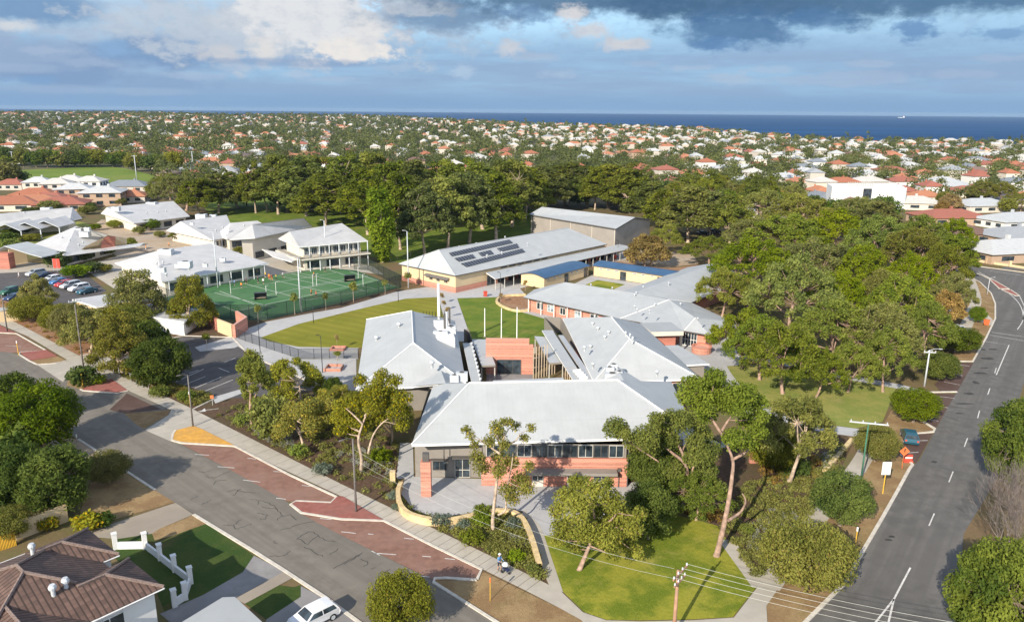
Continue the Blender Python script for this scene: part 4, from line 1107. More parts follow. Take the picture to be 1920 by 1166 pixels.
# west end: three narrow windows under a slatted hood
a, b = ws[3], ws[0]
for t0, t1 in ((.53, .59), (.66, .72), (.80, .86)): opening(T, a.lerp(b, t0), a.lerp(b, t1), 1.9, 2.9, mullions=1, frame='timber', out=-u)
mb = MB(); p, q = a.lerp(b, .47), a.lerp(b, .90); d = -u * .5; mb.face([p + Vector((0, 0, 3.3)), q + Vector((0, 0, 3.3)), q + d * 2 + Vector((0, 0, 2.95)), p + d * 2 + Vector((0, 0, 2.95))]); mb.bar((p + d * 2)[:2], (q + d * 2)[:2], .08, 2.85, 2.98); mb.build('sun_hood', MAT['pole_grey'], T)
mb = MB(); mb.tube([a.lerp(b, .42) - u * .1, a.lerp(b, .42) - u * .1 + Vector((0, 0, 4.2))], .07); mb.build('downpipe', MAT['dark_trim'], T)
# verandah
V0, V1 = 6.0, L + 12
vf = [[base(V0, half + .2, 3.55), base(V1, half + .2, 3.55), base(V1 + 1.5, half + 4.6, 2.95), base(V0 - 1.5, half + 4.6, 2.95)]]
mb = MB(); roof_mesh(mb, vf, .18); mb.build('verandah_roof', [MAT['roof_white'], MAT['white_paint']], T)
for k in range(19):
    p = base(V0 - 1 + (V1 - V0 + 2) * k / 18, half + 4.3, 0); mb = MB(); mb.box(p, .16, .16, 2.8); mb.build('verandah_post', MAT['frame_pale'], T)
for k in range(14):
    s = V0 + 1 + k * 3.9; opening(T, base(s, half - .44, 0), base(s + 2.6, half - .44, 0), .1, 2.6, mullions=1, frame='dark_trim', out=n)
for k in range(6):
    s = 12 + k * 3.2; opening(T, base(s, half - .5, 0), base(s + 2.4, half - .5, 0), 3.65, 4.1, mullions=1, frame='dark_trim', out=n)
# panels
mt, nt, b_ = new_mat('solar_cells'); uu, vv, p_ = slope_coords(nt)
g1 = nt.math('LESS_THAN', nt.math('FRACT', nt.math('DIVIDE', uu, 1.02)), .13); g2 = nt.math('LESS_THAN', nt.math('FRACT', nt.math('DIVIDE', vv, .55)), .06)
nt.L.new(nt.mix(nt.math('MAXIMUM', g1, nt.math('MULTIPLY', g2, .3)), (.012, .017, .032), (.34, .36, .38)), b_.inputs['Base Color']); b_.inputs['Roughness'].default_value = .35; MAT['solar'] = mt
pn = (R1_ - R0_).cross(SWc - R0_).normalized(); pn = pn if pn.z > 0 else -pn
for q in (((842, 474), (955, 449), (962, 455), (848, 480)), ((852.5, 484), (886, 476.5), (892, 483), (861, 490)), ((897, 474), (920, 468.5), (926, 476), (904, 480)), ((932, 465.5), (969, 456.5), (974, 464), (939, 471.5)), ((864.5, 494), (979, 466), (985, 472), (875, 500))):
    ps = [on_plane(x, y, R0_ + pn * .2, pn) for x, y in q]; mb = MB(); mb.face(ps if (ps[1] - ps[0]).cross(ps[2] - ps[0]).z > 0 else ps[::-1])
    for i in range(4): a_, b2 = ps[i], ps[(i + 1) % 4]; mb.face([a_ - pn * .12, b2 - pn * .12, b2, a_])
    mb.build('solar_array', MAT['solar'], T)
hs_faces = ph
vents(T, [on_roof(ph, *q) for q in ((861, 464), (893, 458), (913, 481), (941, 475), (989, 459), (947, 446))], .5, .25)
mb = MB(); mb.tube([base(L * .45, -2, 8.0), base(L * .45, -2, 10.6)], .06); mb.tube([base(L * .45 - 1, -2, 10.5), base(L * .45 + 1, -2, 10.5)], .05); mb.build('aerial', MAT['dark_trim'], T)

# ---------------------------------------------------------------- big grey shed
v = vtx(dict(SW=(992, 402, 8.0), SE=(1155, 429, 8.0), R0=(1016, 388, 10.0), R1=(1191, 407.5, 10.0)))
hb = v['R1'] - v['SE']
v['NE'] = v['R1'] + Vector((hb.x, hb.y, -2.0)); hb = v['R0'] - v['SW']; v['NW'] = v['R0'] + Vector((hb.x, hb.y, -2.0))
sf = [[v['SW'], v['SE'], v['R1'], v['R0']], [v['NE'], v['NW'], v['R0'], v['R1']]]
T = empty('gymnasium_shed', 'large plain grey-brown metal shed with pale gabled roof behind the hall', 'shed', ctr(list(v.values())))
mb = MB(); roof_mesh(mb, sf, .35); mb.build('roof', [MAT['roof_white'], MAT['dark_trim']], T)
ws = inset([Vector((p.x, p.y, 0)) for p in (v['SW'], v['SE'], v['R1'], v['NE'], v['NW'], v['R0'])], .5)
mb = MB(); walls_mesh(mb, ws, 0, [7.7, 7.7, 9.7, 7.7, 7.7, 9.7]); mb.build('wall', MAT['shed_wall'], T)
mb = MB()
for k in range(5): p = ws[0].lerp(ws[1], (k + .02) / 4.05); mb.tube([Vector((p.x, p.y - .15, 0)), Vector((p.x, p.y - .15, 7.7))], .09, 5)
mb.build('downpipe', MAT['pale_wall'], T)

# ---------------------------------------------------------------- two demountable classrooms


def demountable(lab, p0, p1, p2, h, wide, wins, doors):
    """p0-p1 the long wall facing the camera, p2 the far end of the short wall at p0."""
    a, b = P(*p0), P(*p1); u = nrm2(b - a); nn = Vector((-u.y, u.x, 0)); nn = nn if nn.y > 0 else -nn; L = (b - a).length
    a.z = 0
    T = empty('demountable_classroom', lab, 'classroom', a + u * L / 2 + nn * wide / 2, group='blue-roofed demountable classrooms')
    pt = lambda s, t, z: a + u * s + nn * t + Vector((0, 0, z))
    mb = MB(); prof = [(-.35 + (wide + .7) * k / 8, h + .75 * math.sin(math.pi * k / 8)) for k in range(9)]
    for k in range(8):
        (t0, z0), (t1, z1) = prof[k], prof[k + 1]; mb.face([pt(-.3, t0, z0), pt(L + .3, t0, z0), pt(L + .3, t1, z1), pt(-.3, t1, z1)])
        mb.face([pt(-.3, t1, z1 - .15), pt(L + .3, t1, z1 - .15), pt(L + .3, t0, z0 - .15), pt(-.3, t0, z0 - .15)], 1)
    for s in (-.3, L + .3): mb.face([pt(s, t, z) for t, z in prof] + [pt(s, t, z - .16) for t, z in reversed(prof)], 1)
    for t, z in (prof[0], prof[-1]): mb.face([pt(-.3, t, z - .16), pt(L + .3, t, z - .16), pt(L + .3, t, z), pt(-.3, t, z)], 1)
    mb.build('roof', [MAT['roof_blue'], MAT['dark_trim']], T)
    mb = MB(); w4 = [pt(0, 0, 0), pt(L, 0, 0), pt(L, wide, 0), pt(0, wide, 0)]; walls_mesh(mb, w4, .15, h + .05)
    for s in (.02, L - .02): mb.face([pt(s, 0, h)] + [pt(s, t, z - .1) for t, z in prof[1:-1]] + [pt(s, wide, h)])
    mb.build('wall', MAT['cream'], T)
    for t in wins: opening(T, pt(L * t - .55, 0, 0), pt(L * t + .55, 0, 0), h - .75, h - .42, mullions=0, frame='white_paint', out=-nn)
    for t in doors: opening(T, pt(L * t - .85, 0, 0), pt(L * t + .85, 0, 0), .2, 2.35, name='door', mullions=1, frame='dark_trim', rail=1.1, out=-nn)
    return T


demountable('blue-roofed cream demountable classroom running back from the plaza', (1020, 542.5, 0), (1103, 518, 0), None, 2.8, 7.0, (.09, .22, .34, .60, .72, .84), (.48, .93))
demountable('blue-roofed cream demountable classroom behind the small square lawn', (1113, 518, 0), (1256, 540, 0), None, 2.9, 6.5, (.1, .2, .31, .55, .66, .78), (.40, .88))

# ---------------------------------------------------------------- campus buildings on the left


def hipped(lab, R0p, R1p, corners, ze, zr, wall='pale_wall', roof='roof_old', name='school_building', cat='school building', group='school wings', ov=1.2, units=(), vts=(), z0=0.0, posts=0, extra=None):
    """R0p/R1p ridge ends, corners W,S,E (the three seen) as points of the photograph; the fourth completes the plan."""
    r0, r1 = P(*R0p, zr), P(*R1p, zr); W_, S_, E_ = (P(*q, ze) for q in corners); N_ = W_ + E_ - S_; N_.z = ze
    fs = [[W_, S_, r0], [S_, E_, r1, r0], [E_, N_, r1], [N_, W_, r0, r1]]
    T = empty(name, lab, cat, ctr([W_, S_, E_, N_]), group=group)
    mb = MB(); roof_mesh(mb, fs, .22); mb.build('roof', [MAT[roof], MAT['white_paint']], T)
    ws = inset([Vector((p.x, p.y, 0)) for p in (W_, S_, E_, N_)], ov); mb = MB(); walls_mesh(mb, ws, z0, ze - .1); mb.build('wall', MAT[wall], T)
    for (x, y, s) in units: plant_unit(T, on_roof(fs, x, y), (2.2 * s, 1.4 * s, 1.0 * s))
    vents(T, [on_roof(fs, *q) for q in vts], .6, .3)
    for k in range(posts):
        p = S_.lerp(E_, (k + .5) / posts); mb = MB(); mb.box(Vector((p.x, p.y + .2, 0)), .18, .18, ze - .15); mb.build('verandah_post', MAT['galv'], T)
    a, b = ws[1], ws[2]; nn = Vector(((b - a).y, -(b - a).x, 0)); nn = nn if nn.y < 0 else -nn
    k = max(3, int((b - a).length / 4.5))
    for i in range(k): opening(T, a.lerp(b, (i + .15) / k), a.lerp(b, (i + .8) / k), .6, min(2.4, ze - .5), mullions=1, frame='dark_trim', out=nn)
    return T, fs, ws


hipped('broad white-roofed block with rooftop plant beside the sports court', (296, 470), (395, 456), ((215, 493), (303, 528), (505, 494)), 3.4, 7.0,
       units=((312, 478, 1.5), (348, 500, 1.3), (303, 508, .8), (335, 500, .7), (385, 498, .5), (418, 488, .6)), vts=((294, 496), (306, 494), (348, 466), (312, 517), (355, 505)), posts=9)
T, fs, ws = hipped('white-roofed block whose gabled end wall has a red brick panel', (143, 424), (200, 438.5), ((66, 457), (119, 478), (218, 455)), 3.4, 7.6, units=((146, 436, 1.3), (160, 442, 1.2), (164, 431, .7)), vts=((116, 447), (131, 452), (148, 461), (156, 456)))
mb = MB(); g = [P(119, 478, 3.4), P(232, 452, 3.4), P(200, 440, 7.2), P(150, 466, 4.4)]
mb.face([P(150, 470, 3.2), P(238, 458, 3.2), P(238, 447, 4.8), P(203, 441, 7.0), P(160, 462, 4.6)]); mb.build('gable_wall', MAT['cream'], T)
mb = MB(); o = Vector((.1, -.4, 0)); mb.face([P(190, 466, 3.4) + o, P(217, 462, 3.4) + o, P(217, 443, 6.6) + o, P(203, 442, 7.0) + o, P(192, 448, 6.0) + o]); mb.build('brick_panel', MAT['brick_dark'], T)
mb = MB(); roof_mesh(mb, [[P(121, 479, 3.2), P(262, 461, 3.2), P(270, 455, 3.5), P(150, 470, 3.5)]], .2); mb.build('verandah_roof', [MAT['roof_old'], MAT['white_paint']], T)
hipped('far white-roofed block with long monitor roof below the orange-roofed houses', (200, 388.5), (325, 377), ((189, 400), (251, 418.6), (356, 405.5)), 3.4, 7.0, units=((218, 394, 1.2), (285, 387, 1.6), (307, 387, .8)), vts=((275, 401), (296, 400), (312, 397), (330, 395), (254, 392)))
T, fs, ws = hipped('white-roofed block with three gabled porches at the far left', (-40, 404), (136, 389), ((-70, 430), (-40, 424), (154, 409)), 3.4, 7.0, units=((43, 402, .9), (88, 397, 1.5), (70, 403, .6), (8, 408, 1.2)), posts=6)
for k, (x, y) in enumerate(((24, 417), (60, 414), (95, 411))):
    a = P(x, y, 5.2); mb = MB(); w_ = 5.2
    roof_mesh(mb, [[a + Vector((0, 9, 0)), a + Vector((-w_, 5, -1.9)), a + Vector((-w_, -5, -1.9)), a + Vector((0, -4, 0))], [a + Vector((0, 9, 0)), a + Vector((0, -4, 0)), a + Vector((w_, -5, -1.9)), a + Vector((w_, 5, -1.9))]], .2); mb.build('porch_roof', [MAT['roof_old'], MAT['galv']], T)
    mb = MB(); mb.box(Vector((a.x + w_, a.y - 4.6, 0)), .3, .3, 3.2); mb.build('post', MAT['galv'], T)
hipped('left of the two stepped white-roofed blocks behind the broad block', (338, 415), (425, 403), ((312, 432), (398, 450), (442, 442)), 3.4, 7.4, units=((378, 410, 1.5), (400, 408, 1.0), (360, 420, .5)), vts=((418, 428), (430, 424), (405, 434)), posts=4)
hipped('white-roofed block with pale gables behind the two-storey classrooms', (432, 418), (483, 414), ((405, 440), (425, 448), (520, 436)), 3.6, 7.2, vts=((440, 428), (458, 424)))
# two-storey classrooms
for lab, r0, r1, W_, S_, E_, gab in (('white-roofed upper block of the two-storey classrooms, set back', (473, 421), (570, 409), (430, 449), (478, 446), (585, 424), True),
                                      ('two-storey classroom block with galleries facing the sports court', (543, 434), (641, 418.5), (522, 447), (561, 463), (690, 451.5), True)):
    T, fs, ws = hipped(lab, r0, r1, (W_, S_, E_), 6.8, 10.0, wall='pale_wall', ov=1.6, z0=0, vts=((581, 438), (597, 436), (632, 431), (640, 430), (563, 442)) if 'galleries' in lab else ((510, 425), (526, 423)), posts=0)
    if 'galleries' in lab:
        c = [P(*q, 6.8) for q in (W_, S_, E_)]
        mb = MB()
        for a, b in ((c[0], c[1]), (c[1], c[2])):
            d = nrm2(b - a); nn = Vector((d.y, -d.x, 0)); nn = nn if nn.y < 0 else -nn
            mb.bar((a.x, a.y + .6), (b.x, b.y + .6), 2.6, 3.2, 3.5)
        mb.build('gallery_floor', MAT['pale_wall'], T)
        mb = MB()
        for a, b in ((c[0], c[1]), (c[1], c[2])): mb.bar((a.x, a.y - .5), (b.x, b.y - .5), .06, 3.5, 4.4)
        mb.build('gallery_rail', MAT['mesh_black'], T)
        for k in range(8):
            p = c[1].lerp(c[2], k / 7.05); mb = MB(); mb.box(Vector((p.x, p.y - .3, 0)), .22, .22, 6.6); mb.build('post', MAT['galv'], T)
        a, b = ws[1], ws[2]
        for i in range(8): opening(T, a.lerp(b, (i + .1) / 8), a.lerp(b, (i + .85) / 8), 4.2, 6.0, mullions=2, frame='galv', out=(0, -1, 0))
        mb = MB(); roof_mesh(mb, [[P(491, 467, 3.6), P(564, 481, 3.6), P(547, 491, 3.0), P(512, 481, 3.0)]], .2); mb.build('awning', [MAT['roof_old'], MAT['white_paint']], T)
# curved entrance awning at the far left
T = empty('entrance_pavilion', 'brick pavilion with curved pale blue roof above the far car park', 'pavilion', P(30, 500))
pr = [(-10, 471, 4.0), (8, 461, 5.2), (30, 468, 5.2), (55, 476, 4.6), (78, 482, 3.8)]
A = [P(*q) for q in pr]; mb = MB(); roof_mesh(mb, [[A[i], A[i + 1], A[i + 1] + Vector((2, 7, 0)), A[i] + Vector((2, 7, 0))] for i in range(4)], .2); mb.build('roof', [MAT['roof_white'], MAT['galv']], T)
mb = MB(); mb.bar(P(20, 497)[:2], P(52, 493)[:2], .4, 0, 4.3); mb.build('wall', MAT['cream'], T)
mb = MB(); mb.box(P(12, 503), 3.6, 2.5, 4.2); mb.build('brick_panel', MAT['brick_dark'], T)
# low white building among the street trees
for lab, q, z, wl in (('low flat white-roofed building beside the row of parked cars', ((135, 561), (180, 575), (300, 560), (245, 545)), 3.2, 'cream'), ('white flat-roofed shed with pale walls between the street trees', ((212, 583), (345, 603), (375, 580), (290, 568)), 3.0, 'white_wall')):
    ws = [P(x, y, z) for x, y in q]; T = empty('flat_roofed_building', lab, 'building', ctr(ws))
    mb = MB(); roof_mesh(mb, [ws], .3); mb.build('roof', [MAT['roof_old'], MAT['white_paint']], T)
    mb = MB(); iw = inset([Vector((p.x, p.y, 0)) for p in ws], .4); walls_mesh(mb, iw, 0, z - .25); mb.build('wall', MAT[wl], T)
    opening(T, iw[0].lerp(iw[1], .2), iw[0].lerp(iw[1], .6), .8, 2.2, mullions=2, out=(-.3, -1, 0))
T = empty('storage_kiosk', 'small cream kiosk with flat lid beside the corner footpath', 'kiosk', P(17, 600))
mb = MB(); mb.box(P(17, 600), 3.6, 2.4, 2.3, .5, 0); mb.build('wall', MAT['cream'], T); mb = MB(); mb.box(P(17, 600) + Vector((0, 0, 2.3)), 3.9, 2.7, .15, .5); mb.build('roof', MAT['roof_old'], T)
# brick walls by the car park
T = empty('brick_wall', 'stepped red brick and render wall beside the car park and court corner', 'wall', P(440, 620))
mb = MB(); mb.bar(P(440, 634)[:2], P(463, 618)[:2], .5, 0, 2.6); mb.bar(P(463, 618)[:2], P(445, 606)[:2], .5, 0, 2.58); mb.build('brick_panel', MAT['brick_red'], T)
mb = MB(); mb.bar(P(410, 622)[:2], P(437, 633)[:2], .4, 0, 2.6); mb.build('render_panel', MAT['cream'], T)
mb = MB(); mb.bar(P(392, 608)[:2], P(409, 620)[:2], .5, 0, 2.4); mb.build('brick_panel', MAT['brick_dark'], T)
T = empty('boundary_wall', 'long low red brick wall behind the blue-roofed classrooms', 'wall', P(1140, 465))
mb = MB(); mb.bar(P(1088, 487)[:2], P(1175, 464)[:2], .4, 0, 2.2); mb.build('wall', MAT['brick_red'], T); mb = MB(); mb.bar(P(1088, 487)[:2], P(1175, 464)[:2], .5, 2.2, 2.35); mb.build('coping', MAT['cream'], T)

# ---------------------------------------------------------------- houses near the camera


def hip_wing(mb, o, u, v_, L, Wd, ze, rise, h0=True, h1=True):
    """Hipped wing: o corner, u along, v_ across; hip at either end."""
    hp = Wd / 2; a, b = o, o + u * L; c_, d = b + v_ * Wd, o + v_ * Wd; up = Vector((0, 0, rise))
    r0 = o + v_ * hp + (u * hp if h0 else Vector()) + up; r1 = b + v_ * hp - (u * hp if h1 else Vector()) + up
    fs = [[a, b, r1, r0], [c_, d, r0, r1]]
    if h0: fs.append([d, a, r0])
    if h1: fs.append([b, c_, r1])
    roof_mesh(mb, fs, .2, 0, 0); return (r0, r1, a, b, c_, d)


def hipgable(lab, r0, r1): pass


HZ = 5.3
C1, C2, C3, C4 = P(307.5, 1100, HZ), P(242, 1047, HZ), P(228, 1037, HZ), P(165, 991, HZ)
e1 = nrm2(C2 - C1); e2 = Vector((-e1.y, e1.x, 0)); e2 = e2 if e2.x < 0 else -e2
T = empty('tiled_house', 'two-storey brown tiled house with two street-facing hipped wings and white walls', 'house', C1 + e2 * 8 - Vector((0, 0, HZ)))
mb = MB(); rid = MB(); W1 = (C2 - C1).length; W2 = (C4 - C3).length; o2 = C3 + e2 * .2
for o, Wd in ((C1, W1), (o2, W2)):
    r0, r1, a, b, c_, d = hip_wing(mb, o, e2, e1, 5.1, Wd, 2.75, Wd / 2 * .42, True, False)
    rid.tube([a + Vector((0, 0, .07)), r0 + Vector((0, 0, .07)), r1 + Vector((0, 0, .07))], .13, 5); rid.tube([d + Vector((0, 0, .07)), r0 + Vector((0, 0, .07))], .13, 5)
o = C1 + e2 * 1.6 + e1 * .08 - Vector((0, 0, .04)); ML = (C4 - C1).length - .2
r0, r1, a, b, c_, d = hip_wing(mb, o, e1, e2, ML, 12.0, 2.71, 2.5, True, True)
for s in ((a.lerp(r0, .56), r0), (d, r0), (r0, r1), (b.lerp(r1, .56), r1), (c_, r1)): rid.tube([s[0] + Vector((0, 0, .07)), s[1] + Vector((0, 0, .07))], .13, 5)
o = C1 + e2 * 5.6 - e1 * 5.2; r0, r1, a, b, c_, d = hip_wing(mb, o, e1, e2, 9.4, 8.0, 2.66, 1.5, True, False)
for s in ((a, r0), (d, r0), (r0, r1)): rid.tube([s[0] + Vector((0, 0, .07)), s[1] + Vector((0, 0, .07))], .13, 5)
mb.build('roof', [MAT['tile_brown'], MAT['white_paint']], T); rid.build('ridge_cap', MAT['ridge_tile'], T)
gt = MB(); gz = Vector((0, 0, -.12))
for q0, q1 in ((C1, C1 + e1 * W1), (C1, C1 + e2 * 14), (C1 + e1 * W1, C1 + e1 * W1 + e2 * 1.7), (o2, o2 + e1 * W2), (o2, o2 + e2 * 1.5), (o2 + e1 * W2, o2 + e1 * W2 + e2 * 12)): gt.tube([q0 + gz, q1 + gz], .07, 5)
gt.build('gutter', MAT['white_paint'], T)
pt = lambda al, inn: Vector((C1.x, C1.y, 0)) + e1 * al + e2 * inn
mb = MB(); k0 = (o2 - C1).dot(e1); walls_mesh(mb, [pt(.5, .6), pt(W1 - .5, .6), pt(W1 - .5, 2.2), pt(k0 + .5, 2.2), pt(k0 + .5, .8), pt(k0 + W2 - .5, .8), pt(k0 + W2 - .5, 13), pt(.5, 13)], 0, HZ - .15); mb.build('wall', MAT['white_wall'], T)
mb = MB(); walls_mesh(mb, [pt(-4.7, 6.1), pt(.4, 6.1), pt(.4, 13.0), pt(-4.7, 13.0)], 0, HZ - .25); mb.build('wall', MAT['white_wall'], T)
opening(T, pt(1.6, .6), pt(4.2, .6), .8, 2.2, mullions=2, frame='white_paint', out=-e2); opening(T, pt(1.8, .6), pt(4.0, .6), 3.4, 4.7, mullions=1, frame='white_paint', out=-e2); opening(T, pt(.5, 3.0), pt(.5, 5.2), 3.4, 4.6, mullions=1, frame='white_paint', out=-e1)
for (x, y) in ((100, 1112), (124, 1099), (61, 1034)):
    p = P(x, y, HZ + 1.45); g = MB(); g.lathe(p, [(.16, -1.0), (.16, .35), (.27, .36), (.30, .55), (.2, .75)], 10); g.box(p + Vector((0, 0, -.75)), .7, .7, .12); g.build('roof_vent', MAT['galv'], T)
# white flat garage roof at the frame's foot
q = [P(417, 1119, 2.8), P(440, 1118, 2.8), P(510, 1182, 2.8), P(330, 1172, 2.8)]
T = empty('garage', 'flat pale-roofed garage with green gutter at the foot of the street', 'garage', ctr(q))
mb = MB(); roof_mesh(mb, [q], .25); mb.build('roof', [MAT['roof_white'], MAT['pole_green']], T)
mb = MB(); walls_mesh(mb, inset([Vector((p.x, p.y, 0)) for p in q], .3), 0, 2.5); mb.build('wall', MAT['white_wall'], T)
# white pillared fence
tops = [(213, 999), (269, 998), (297, 1019), (324, 1040), (354, 1062), (344, 1091), (324, 1104)]
ps = [P(x, y, 1.75) for x, y in tops]
T = empty('pillared_fence', 'low white rendered fence with tall square pillars round a front garden', 'fence', Vector((ps[2].x, ps[2].y, 0)))
for p in ps:
    mb = MB(); mb.box(Vector((p.x, p.y, 0)), .42, .42, 1.66, .6); mb.box(Vector((p.x, p.y, 1.66)), .5, .5, .10, .6); mb.build('pillar', MAT['white_wall'], T)
for i in range(len(ps) - 1): mb = MB(); a, b = ps[i], ps[i + 1]; d = nrm2(b - a) * .21; mb.bar((a + d)[:2], (b - d)[:2], .2, 0, .75); mb.build('panel', MAT['white_wall'], T)
T = empty('garden_wall', 'ochre rendered wall topped with yellow pickets beside the tiled house', 'wall', P(60, 1010))
mb = MB(); mb.bar(P(30, 1012)[:2], P(128, 976)[:2], .3, 0, 1.9); mb.build('wall', MAT['cream'], T)
mb = MB()
for k in range(14): p = P(-6 + 2.8 * k, 1034 - .9 * k); mb.box(p, .08, .08, 1.5)
mb.build('picket_panel', MAT['yellow'], T)
# curved limestone wall
ln = [(736, 904), (752, 903), (746, 920), (751, 944), (767, 960), (801, 970), (842, 972), (880, 965), (907, 957), (945, 955), (969, 961), (983, 975), (997, 1006), (1012, 1057)]
ws = smooth_line([P(x, y, .8) for x, y in ln[1:]], 5); ws = [Vector((p.x, p.y, 0)) for p in ws]
T = empty('limestone_wall', 'winding low limestone wall round the paved forecourt', 'wall', ws[len(ws) // 2])
mb = MB(); a = offset_line(ws, .24); b = offset_line(ws, -.24)
for i in range(len(ws) - 1):
    z = Vector((0, 0, .85)); mb.face([b[i] + z, b[i + 1] + z, a[i + 1] + z, a[i] + z]); mb.face([b[i], b[i + 1], b[i + 1] + z, b[i] + z]); mb.face([a[i + 1], a[i], a[i] + z, a[i + 1] + z])
mb.build('wall', MAT['limestone'], T)
mb = MB(); p = P(737, 905); mb.box(p, .6, .6, 1.5); mb.build('end_pier', MAT['limestone'], T)
ws = smooth_line([P(x, y, .5) for x, y in ((985, 551), (945, 553), (931, 563), (948, 575), (975, 581), (1008, 576))], 4)
T = empty('limestone_edging', 'pale limestone edging round the crescent garden bed behind the flagpoles', 'edging', Vector((ws[8].x, ws[8].y, 0)))
mb = MB()
for i in range(len(ws) - 1): mb.bar(ws[i][:2], ws[i + 1][:2], .5, 0, .5, ext=.05)
mb.build('wall', MAT['limestone'], T)
T = empty('limestone_edging', 'straight pale limestone edging strip in the garden bed near the main road', 'edging', P(1570, 850))
mb = MB(); mb.bar(P(1598, 826)[:2], P(1546, 886)[:2], .55, 0, .4); mb.build('wall', MAT['limestone'], T)
T = empty('terracotta_wall', 'low terracotta brick wall half hidden under the gum trees', 'wall', P(1470, 860))
mb = MB(); mb.bar(P(1405, 868)[:2], P(1500, 862)[:2], .4, 0, 1.6); mb.build('wall', MAT['brick_red'], T)

# ================================================================== trees


def rand_dirs(n, up=0.0):
    d = RNG.normal(size=(n, 3)); d[:, 2] += up; return d / np.linalg.norm(d, axis=1)[:, None]


def leaf_quads(pos, nor, size, aspect=.55):
    """A small folded-free leaf spray at each point, facing nor."""
    n = len(pos); r = RNG.normal(size=(n, 3)); t = np.cross(nor, r); t /= np.linalg.norm(t, axis=1)[:, None] + 1e-9; b = np.cross(nor, t)
    s = size[:, None]; a = s * t; c_ = s * aspect * b
    j = lambda: RNG.uniform(.7, 1.3, (n, 1))
    return np.stack([pos - a * j(), pos - c_ * j(), pos + a * j(), pos + c_ * j()], axis=1)


def crown_arrays(cl, n_leaves, leaf_s, flat=.8, surf=2.4, up=.5, nrand=.75, tint_sd=.18, flower=0.0, droop=0.0):
    """cl: list of (centre, radius). Leaves fill each clump, denser toward its skin."""
    w_ = np.array([r ** 2 for _, r in cl]); w_ = w_ / w_.sum(); cnt = RNG.multinomial(n_leaves, w_)
    Pq, Nq, Sq, Tq = [], [], [], []
    for (c_, r), k in zip(cl, cnt):
        if k == 0: continue
        d = rand_dirs(k, .25); rr = RNG.uniform(0, 1, k) ** (1 / surf)
        # ragged skin: lobes of the clump reach further in some directions
        lob = rand_dirs(5); reach = 1 + .28 * np.max(d @ lob.T, axis=1) ** 3 - .12
        p = np.array(c_) + d * (rr * r * reach)[:, None] * np.array([1, 1, flat])
        if droop: p[:, 2] -= droop * r * RNG.uniform(0, 1, k) ** 2
        nn = d * .8 + np.array([0, 0, up]) + RNG.normal(size=(k, 3)) * nrand; nn /= np.linalg.norm(nn, axis=1)[:, None] + 1e-9
        t0 = .5 + RNG.normal() * tint_sd
        tt = np.clip(t0 + RNG.normal(size=k) * .22, 0, 1)
        if flower: tt[RNG.uniform(size=k) < flower] = 1.2
        Pq.append(p); Nq.append(nn); Sq.append(leaf_s * RNG.uniform(.65, 1.35, k)); Tq.append(tt)
    return np.concatenate(Pq), np.concatenate(Nq), np.concatenate(Sq), np.concatenate(Tq)


def limb(mb, a, b, r0, r1, sag=.15, n=5, wob=.12):
    a, b = Vector(a), Vector(b); L = (b - a).length; mid = (a + b) / 2 + Vector((random.uniform(-wob, wob) * L, random.uniform(-wob, wob) * L, -sag * L * random.uniform(-.4, 1)))
    pts = []; rad = []
    for i in range(n + 1):
        t = i / n; pts.append(a * (1 - t) ** 2 + mid * 2 * t * (1 - t) + b * t * t); rad.append(r0 + (r1 - r0) * t)
    mb.tube(pts, rad, 6, cap=False); return pts


PROTO = {}


def proto(key, H, R, cl, n_leaves, leaf_s, lmat, bmat, trunk_r, fork, lean=(0, 0), stems=1, **kw):
    """Store a tree: one tapered trunk mesh with limbs to the clumps, one crown mesh of leaf sprays."""
    mb = MB()
    for s in range(stems):
        off = Vector((0, 0, 0)) if stems == 1 else Vector((math.cos(s * 2.4) * trunk_r * 1.6, math.sin(s * 2.4) * trunk_r * 1.6, 0))
        top = Vector((lean[0], lean[1], fork)) + off * (3.0 if stems > 1 else 1)
        pts = limb(mb, off + Vector((0, 0, -.2)), top, trunk_r, trunk_r * .62, 0.0, 6, .06)
        # root flare
        mb.tube([off + Vector((0, 0, -.2)), off + Vector((0, 0, .5))], [trunk_r * 1.3, trunk_r * 1.0], 7, cap=False)
        mine = [c_ for i, c_ in enumerate(cl) if i % stems == s]
        mains = sorted(mine, key=lambda c_: -c_[1])[:max(3, min(6, len(mine) // 3))]; ends = []
        for c_, r in mains:
            e = Vector(c_); q = limb(mb, top - Vector((0, 0, .3)), top.lerp(e, .62), trunk_r * .5, trunk_r * .26, .12); ends.append(q[-1]); limb(mb, q[-1], e, trunk_r * .26, trunk_r * .06, .1)
        for c_, r in mine:
            if any(c_ is m_[0] for m_ in mains): continue
            e = Vector(c_); st = min(ends, key=lambda q: (q - e).length); limb(mb, st, e, trunk_r * .2, trunk_r * .05, .12)
    tm = mb.mesh(key + '_trunk', MAT[bmat], True)
    cm = None
    if n_leaves:
        p, nn, s, t = crown_arrays(cl, n_leaves, leaf_s, **kw); cm = quads_mesh(key + '_crown', leaf_quads(p, nn, s), MAT[lmat], t)
    PROTO[key] = (H, R, tm, cm)


def clumps_umbrella(H, R, k, base=.45, rc=(.2, .32), flat=.6):
    """Spreading crown: clumps on a domed shell with open gaps."""
    out = []; t = 0
    while len(out) < k and t < 4000:
        t += 1
        a = random.uniform(0, 6.283); q = math.sqrt(random.uniform(0, 1)); z = H * (base + (1 - base) * (1 - q * q * .75) * random.uniform(.62, 1))
        r = R * random.uniform(*rc); p = (math.cos(a) * q * (R - r * .7), math.sin(a) * q * (R - r * .7), min(z, H) - r * .55)
        if all((Vector(p) - Vector(o[0])).length > .62 * (r + o[1]) for o in out): out.append((p, r))
    return out


